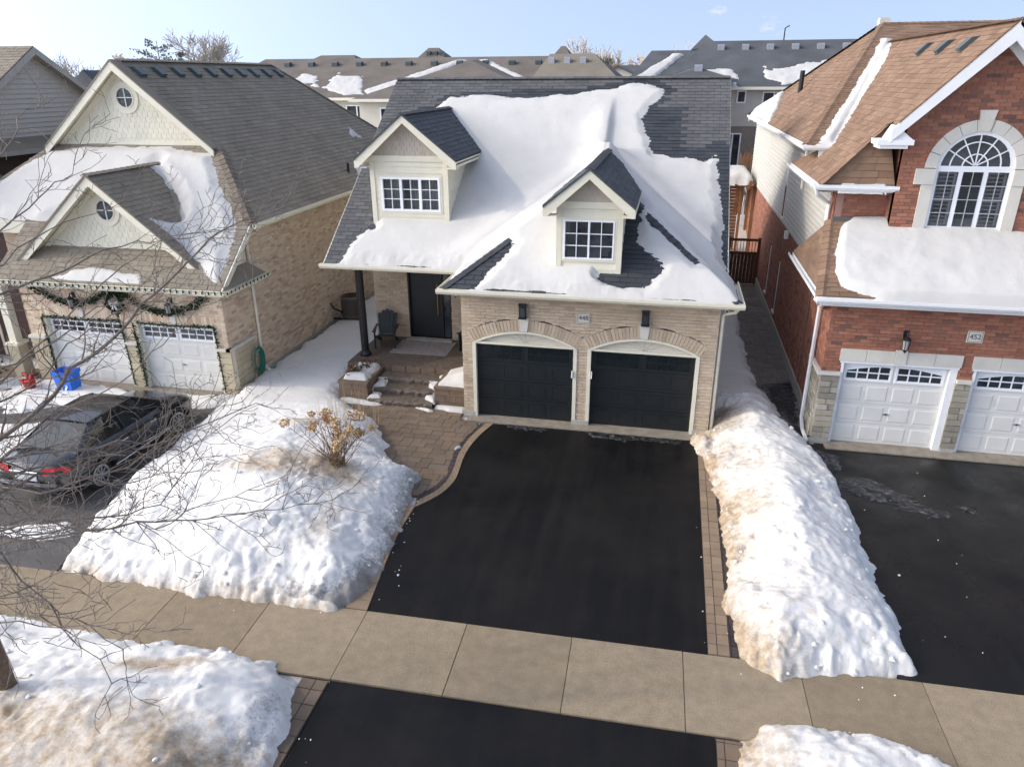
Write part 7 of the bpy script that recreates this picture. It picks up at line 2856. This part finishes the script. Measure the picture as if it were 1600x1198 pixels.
body = mk('body', vs, fs, CP, CAR, smooth=True)
es = body.modifiers.new('split', 'EDGE_SPLIT')
es.split_angle = RAD(42)
# greenhouse: glass volume then painted roof and pillars
gb = [(.62, .72, 1.02), (1.42, .78, .965), (2.70, .78, .94), (3.52, .70, .945)]
gt = [(1.34, .50, 1.40), (1.70, .56, 1.435), (2.45, .55, 1.43), (2.72, .50, 1.395)]
vs = []
for (yb, xb, zb), (yt, xt, zt) in zip(gb, gt):
    vs += [carpt(-xb, yb, zb - .02), carpt(xb, yb, zb - .02), carpt(xt, yt, zt), carpt(-xt, yt, zt)]
gfs = []
side = []
for i in range(3):
    a0, b0 = i * 4, (i + 1) * 4
    gfs += [(a0 + 1, b0 + 1, b0 + 2, a0 + 2), (a0 + 0, a0 + 3, b0 + 3, b0 + 0)]
mk('side_window', vs, gfs[0::2], CARG, CAR)
mk('side_window', vs, gfs[1::2], CARG, CAR)
mk('rear_window', vs[:4], [(0, 1, 2, 3)], CARG, CAR)
mk('windscreen', vs[12:], [(1, 0, 3, 2)], CARG, CAR)
a = MB()
top = []
rf = [(-.50, 1.30, 1.405), (-.56, 1.68, 1.445), (-.56, 2.45, 1.44), (-.50, 2.74, 1.40)]
cols = []
for x, y, z in rf:
    cols.append([carpt(t * abs(x) * 1.04, y, z + .025 * (1 - t * t)) for t in (-1, -.5, 0, .5, 1)])
vv = [p for c in cols for p in c]
ff = [(i * 5 + k, i * 5 + k + 1, (i + 1) * 5 + k + 1, (i + 1) * 5 + k) for i in range(3) for k in range(4)]
mk('roof', vv, ff, CP, CAR, smooth=True)
for s in (-1, 1):
    pl = MB()
    # C, B and A pillars
    for (p0, p1, w0, w1) in (((.76, .72, 1.01), (.50, 1.40, 1.41), .12, .05), ((.79, 2.02, .96), (.565, 2.02, 1.435), .035, .03), ((.71, 3.50, .95), (.51, 2.70, 1.405), .03, .03)):
        A_, B_ = carpt(s * (p0[0] + .005), p0[1], p0[2]), carpt(s * (p1[0] + .012), p1[1], p1[2])
        dy0, dy1 = Vector((0, w0, 0)), Vector((0, w1, 0))
        pl.prism([A_ - dy0, A_ + dy0, B_ + dy1, B_ - dy1], (s * .012, 0, .012))
    # roof rail
    pl.tube([carpt(s * .54, 1.32, 1.40), carpt(s * .585, 1.7, 1.432), carpt(s * .585, 2.45, 1.428), carpt(s * .53, 2.74, 1.395)], .028, 6)
    pl.build('pillar', CP, CAR)
    # bright strip imitating the sky's reflection along the sill, and door seams
    sl2 = MB()
    sl2.tube([carpt(s * .925, 1.40, .36), carpt(s * .93, 2.4, .36), carpt(s * .925, 3.30, .36)], .022, 6)
    sl2.build('sill_reflection', CHROME, CAR)
    for yy, hh_ in ((2.02, .9), (1.25, .5), (2.98, .85)):
        sm = MB()
        sm.tube([carpt(s * .917, yy, .36), carpt(s * .922, yy, .6), carpt(s * .90, yy, .86)], .006, 4)
        sm.build('door_seam', RUB, CAR)
    for yy in (1.72, 2.72):
        hd = MB()
        hd.tube([carpt(s * .915, yy, .80), carpt(s * .945, yy + .02, .80), carpt(s * .945, yy + .16, .80), carpt(s * .915, yy + .18, .80)], .014, 6)
        hd.build('door_handle', CHROME, CAR)
    mr = MB()
    mr.lathe(carpt(s * 1.0, 3.12, 1.0), [(.02, -.07), (.08, -.05), (.09, .02), (.05, .08)], 10, 'y')
    mr.build('mirror', CP, CAR)
    # tail light, wrapping the corner
    tl = MB()
    tl.add([carpt(s * .40, -.005, .80), carpt(s * .70, .03, .80), carpt(s * .84, .16, .80), carpt(s * .86, .30, .86), carpt(s * .80, .20, .97), carpt(s * .66, .07, .955), carpt(s * .42, .03, .95),
            carpt(s * .40, .1, .80), carpt(s * .80, .3, .80), carpt(s * .42, .13, .95), carpt(s * .74, .3, .96)],
           [(0, 1, 5, 6), (1, 2, 4, 5), (2, 3, 4)])
    tl.build('tail_light', REDL, CAR)
    for wy in (WB0, WB1):
        wl2 = MB()
        xo = s * .90
        prof = [(.20, -.02), (WR - .02, -.015), (WR, -.05), (WR, -.17), (WR - .02, -.20), (.2, -.20)]
        wl2.lathe(carpt(xo, wy, WR), [(r, s * h) for r, h in prof], 26, 'x')
        wh = wl2.build('wheel', RUB, CAR)
        rm_ = MB()
        c0 = carpt(xo - s * .012, wy, WR)
        for k in range(26):
            t0, t1 = 2 * math.pi * k / 26, 2 * math.pi * (k + 1) / 26
            rm_.prism([c0 + Vector((0, r * math.cos(t), r * math.sin(t))) for r, t in ((.20, t0), (.245, t0), (.245, t1), (.20, t1))], (-s * .03, 0, 0))
        for k in range(10):
            t = 2 * math.pi * k / 10
            d, e = Vector((0, math.cos(t), math.sin(t))), Vector((0, -math.sin(t), math.cos(t))) * .016
            rm_.prism([c0 + d * .03 - e, c0 + d * .21 - e * .8, c0 + d * .21 + e * .8, c0 + d * .03 + e], (-s * .025, 0, 0))
        rm_.lathe(c0, [(.05, -.03), (.05, .006)], 10, 'x')
        rm_.build('rim', ALLOY, wh)
        ar = MB()
        ar.lathe(carpt(s * .70, wy, WR + .03), [(.37, 0), (.37, s * .10)], 20, 'x')
        ar.build('wheel_well', RUB, CAR)
a = MB()
a.tube([carpt(-.74, -.02, .60), carpt(-.4, -.06, .60), carpt(.4, -.06, .60), carpt(.74, -.02, .60)], .05, 8)
a.build('bumper', CP, CAR)
a = MB()
a.tube([carpt(-.35, -.022, .865), carpt(.35, -.022, .865)], .014, 6)
a.build('trunk_trim', CHROME, CAR)
a = MB()
a.lathe(carpt(0, -.012, .93), [(.045, 0), (.045, -.02)], 16, 'y')
a.build('emblem', CHROME, CAR)
a = MB()
a.box(CX - .26, CX + .26, CY - .022, CY + .02, .66, .78)
a.build('number_plate', mat('plate', (.55, .56, .58), .5), CAR)

# ================================================================== BARE TREE AT THE KERB
TREE = thing('bare_tree', (-8.55, 6.0, 0), 'bare street tree at the left edge reaching twigs over the car', 'tree')
LIMBS={
'L1': [(-8.37,6.9,3.97),(-7.94,7.07,4.28),(-7.69,7.24,4.51),(-7.52,7.41,4.83),(-7.27,7.58,4.97),(-6.86,7.75,5.31),(-6.44,7.92,5.74),(-6.01,8.09,6.13),(-5.72,8.26,6.43),(-5.32,8.43,6.64),(-4.85,8.6,6.78)],
'L2': [(-7.51,6.1,4.17),(-7.19,6.26,4.22),(-6.84,6.41,4.22),(-6.63,6.57,4.16),(-6.38,6.72,4.24),(-6.3,6.88,4.03),(-5.94,7.03,4.12),(-5.69,7.19,4.23),(-5.31,7.34,4.37),(-4.93,7.5,4.52)],
'L3': [(-6.56,5.1,3.98),(-6.11,5.27,4.06),(-5.76,5.44,4.03),(-5.44,5.61,4.0),(-5.16,5.79,4.05),(-4.94,5.96,4.37),(-4.93,6.13,4.43),(-4.89,6.3,4.59)],
'L4': [(-6.62,5.1,3.81),(-5.83,5.25,3.95),(-5.47,5.4,3.96),(-5.29,5.55,3.97),(-4.93,5.7,3.94),(-4.65,5.85,3.9),(-4.36,6.0,3.9),(-3.93,6.15,3.92),(-3.38,6.3,4.02)],
'L5': [(-5.61,4.3,4.44),(-5.59,4.34,4.22),(-5.59,4.39,4.04),(-5.4,4.43,3.79),(-5.4,4.47,3.46),(-5.32,4.51,3.22),(-5.16,4.56,3.03),(-5.15,4.6,2.68)],
'L6': [(-5.89,4.3,3.58),(-5.72,4.35,3.59),(-5.57,4.4,3.51),(-5.15,4.45,3.55),(-4.9,4.5,3.6),(-4.76,4.55,3.72),(-4.6,4.6,3.83)],
'L7': [(-7.18,6.9,7.54),(-7.28,7.24,7.71),(-7.51,7.58,7.9),(-7.69,7.92,7.98),(-7.82,8.26,8.0),(-7.97,8.6,8.14)],
'L8': [(-7.46,6.9,6.72),(-7.41,7.32,6.91),(-7.37,7.75,7.16),(-7.48,8.18,7.2),(-7.56,8.6,7.45)],
'L9': [(-7.71,6.9,5.96),(-7.76,7.18,5.96),(-7.54,7.47,6.04),(-7.34,7.75,6.14),(-7.13,8.03,6.28),(-6.86,8.32,6.34),(-6.23,8.6,6.35)],
'L10': [(-8.11,6.9,4.77),(-7.98,7.24,5.0),(-7.76,7.58,5.16),(-7.36,7.92,5.52),(-7.04,8.26,5.53),(-6.75,8.6,5.72)],
'L11': [(-7.66,6.1,3.71),(-7.28,6.33,3.89),(-6.88,6.57,3.75),(-6.41,6.8,3.81),(-6.18,7.03,3.99),(-5.69,7.27,4.46),(-5.56,7.5,4.55)],
}

rng = random.Random(33)
a = MB()
tz = [0, .12, .5, 1.2, 2.2, 3.2, 4.2, 5.4, 6.6, 7.8, 9.0]
tr_ = [.17, .14, .122, .115, .108, .10, .10, .085, .065, .045, .02]
tp = [Vector((-8.55 + .03 * math.sin(z * 1.3), 6.0 + .03 * math.cos(z * .9), z)) for z in tz]
a.tube(tp, tr_, 12)
a.build('trunk', BARKD, TREE, smooth=True)


def trunk_at(z):
    return Vector((-8.55 + .03 * math.sin(z * 1.3), 6.0 + .03 * math.cos(z * .9), z))


def twig(m_, p, d, L, r, lev):
    """crooked twig with short side spurs"""
    segs = max(3, int(L / .13))
    pts, rad = [p], [r]
    for i in range(segs):
        d = (d + Vector((rng.gauss(0, .22), rng.gauss(0, .22), rng.gauss(0, .18) + .03))).normalized()
        p = p + d * (L / segs)
        pts.append(p)
        rad.append(max(.0032, r * (1 - .75 * (i + 1) / segs)))
    m_.tube(pts, rad, 4 if r < .012 else 5, cap=False)
    if lev > 0:
        for i in range(1, len(pts)):
            if rng.random() < .62:
                ax = Vector((rng.gauss(0, 1), rng.gauss(0, 1), rng.gauss(0, 1)))
                dd = (pts[i] - pts[i - 1]).normalized()
                ax = (ax - dd * ax.dot(dd)).normalized()
                e = (dd * .6 + ax * rng.uniform(.5, 1.0)).normalized()
                twig(m_, pts[i], e, L * rng.uniform(.25, .55), max(.0025, rad[i] * .62), lev - 1)


def limb(path, r0, dens=1.0, attach_z=None):
    P0 = [Vector(p) for p in path]
    if attach_z is None:
        attach_z = max(1.6, P0[0].z - .5)
    A_ = trunk_at(attach_z)
    B_ = A_.lerp(P0[0], .55) + Vector((0, 0, .10))
    P0 = [A_, B_] + P0
    # subdivide with small crooks
    pts = [P0[0]]
    for i in range(1, len(P0)):
        k = max(1, int((P0[i] - P0[i - 1]).length / .16))
        for j in range(1, k + 1):
            q = P0[i - 1].lerp(P0[i], j / k)
            if j < k:
                q = q + Vector((rng.gauss(0, .012), rng.gauss(0, .012), rng.gauss(0, .012)))
            pts.append(q)
    n_ = len(pts)
    rad = [max(.004, r0 * (1 - .86 * (i / (n_ - 1)) ** .8)) for i in range(n_)]
    m_ = MB()
    m_.tube(pts, rad, 7)
    for i in range(3, n_):
        for _rep in range(2 if rng.random() < .55 * dens else 1):
            if rng.random() > .9 * dens:
                continue
            d = (pts[i] - pts[i - 1]).normalized()
            ax = Vector((rng.gauss(0, 1), rng.gauss(0, 1), rng.gauss(0, .9) + .15))
            ax = (ax - d * ax.dot(d)).normalized()
            e = (d * .75 + ax * rng.uniform(.5, 1.0)).normalized()
            twig(m_, pts[i], e, rng.uniform(.4, 1.15) * (1 - .3 * i / n_), max(.0055, rad[i] * .5), 2)
    m_.build('branch', BARK, TREE)


# neighbouring limbs that fill the crown between the main ones
for nm, mid, off in (('L1', 'L9', .5), ('L2', 'L11', .5), ('L3', 'L2', .45), ('L10', 'L1', .4), ('L9', 'L8', .5), ('L11', 'L1', .6), ('L4', 'L3', .3), ('L5', 'L6', .4)):
    A_, B_ = [Vector(p) for p in LIMBS[nm]], [Vector(p) for p in LIMBS[mid]]
    n_ = min(len(A_), len(B_))
    pth = [A_[int(i * (len(A_) - 1) / (n_ - 1))].lerp(B_[int(i * (len(B_) - 1) / (n_ - 1))], off) + Vector((rng.gauss(0, .06), rng.gauss(0, .10), rng.gauss(0, .06))) for i in range(n_)]
    limb(pth, .018, .55)
for nm, r0, dn in (('L1', .042, 1.0), ('L2', .032, 1.1), ('L3', .026, 1.0), ('L4', .024, 1.0), ('L5', .022, .7), ('L6', .020, .7), ('L7', .018, .35), ('L8', .018, .5), ('L9', .026, 1.0), ('L10', .022, .8), ('L11', .026, 1.1)):
    limb(LIMBS[nm], r0, dn)
# the rest of the crown, out of the picture to the left and above
for k in range(6):
    an = rng.uniform(2.3, 4.0)
    z = rng.uniform(3.0, 5.5)
    L_ = rng.uniform(1.2, 2.0)
    A_ = trunk_at(z)
    limb([A_ + Vector((math.cos(an) * L_ * f, math.sin(an) * L_ * f, L_ * .45 * f + .1)) for f in (.3, .6, .85, 1.0)], .028, .8, z)
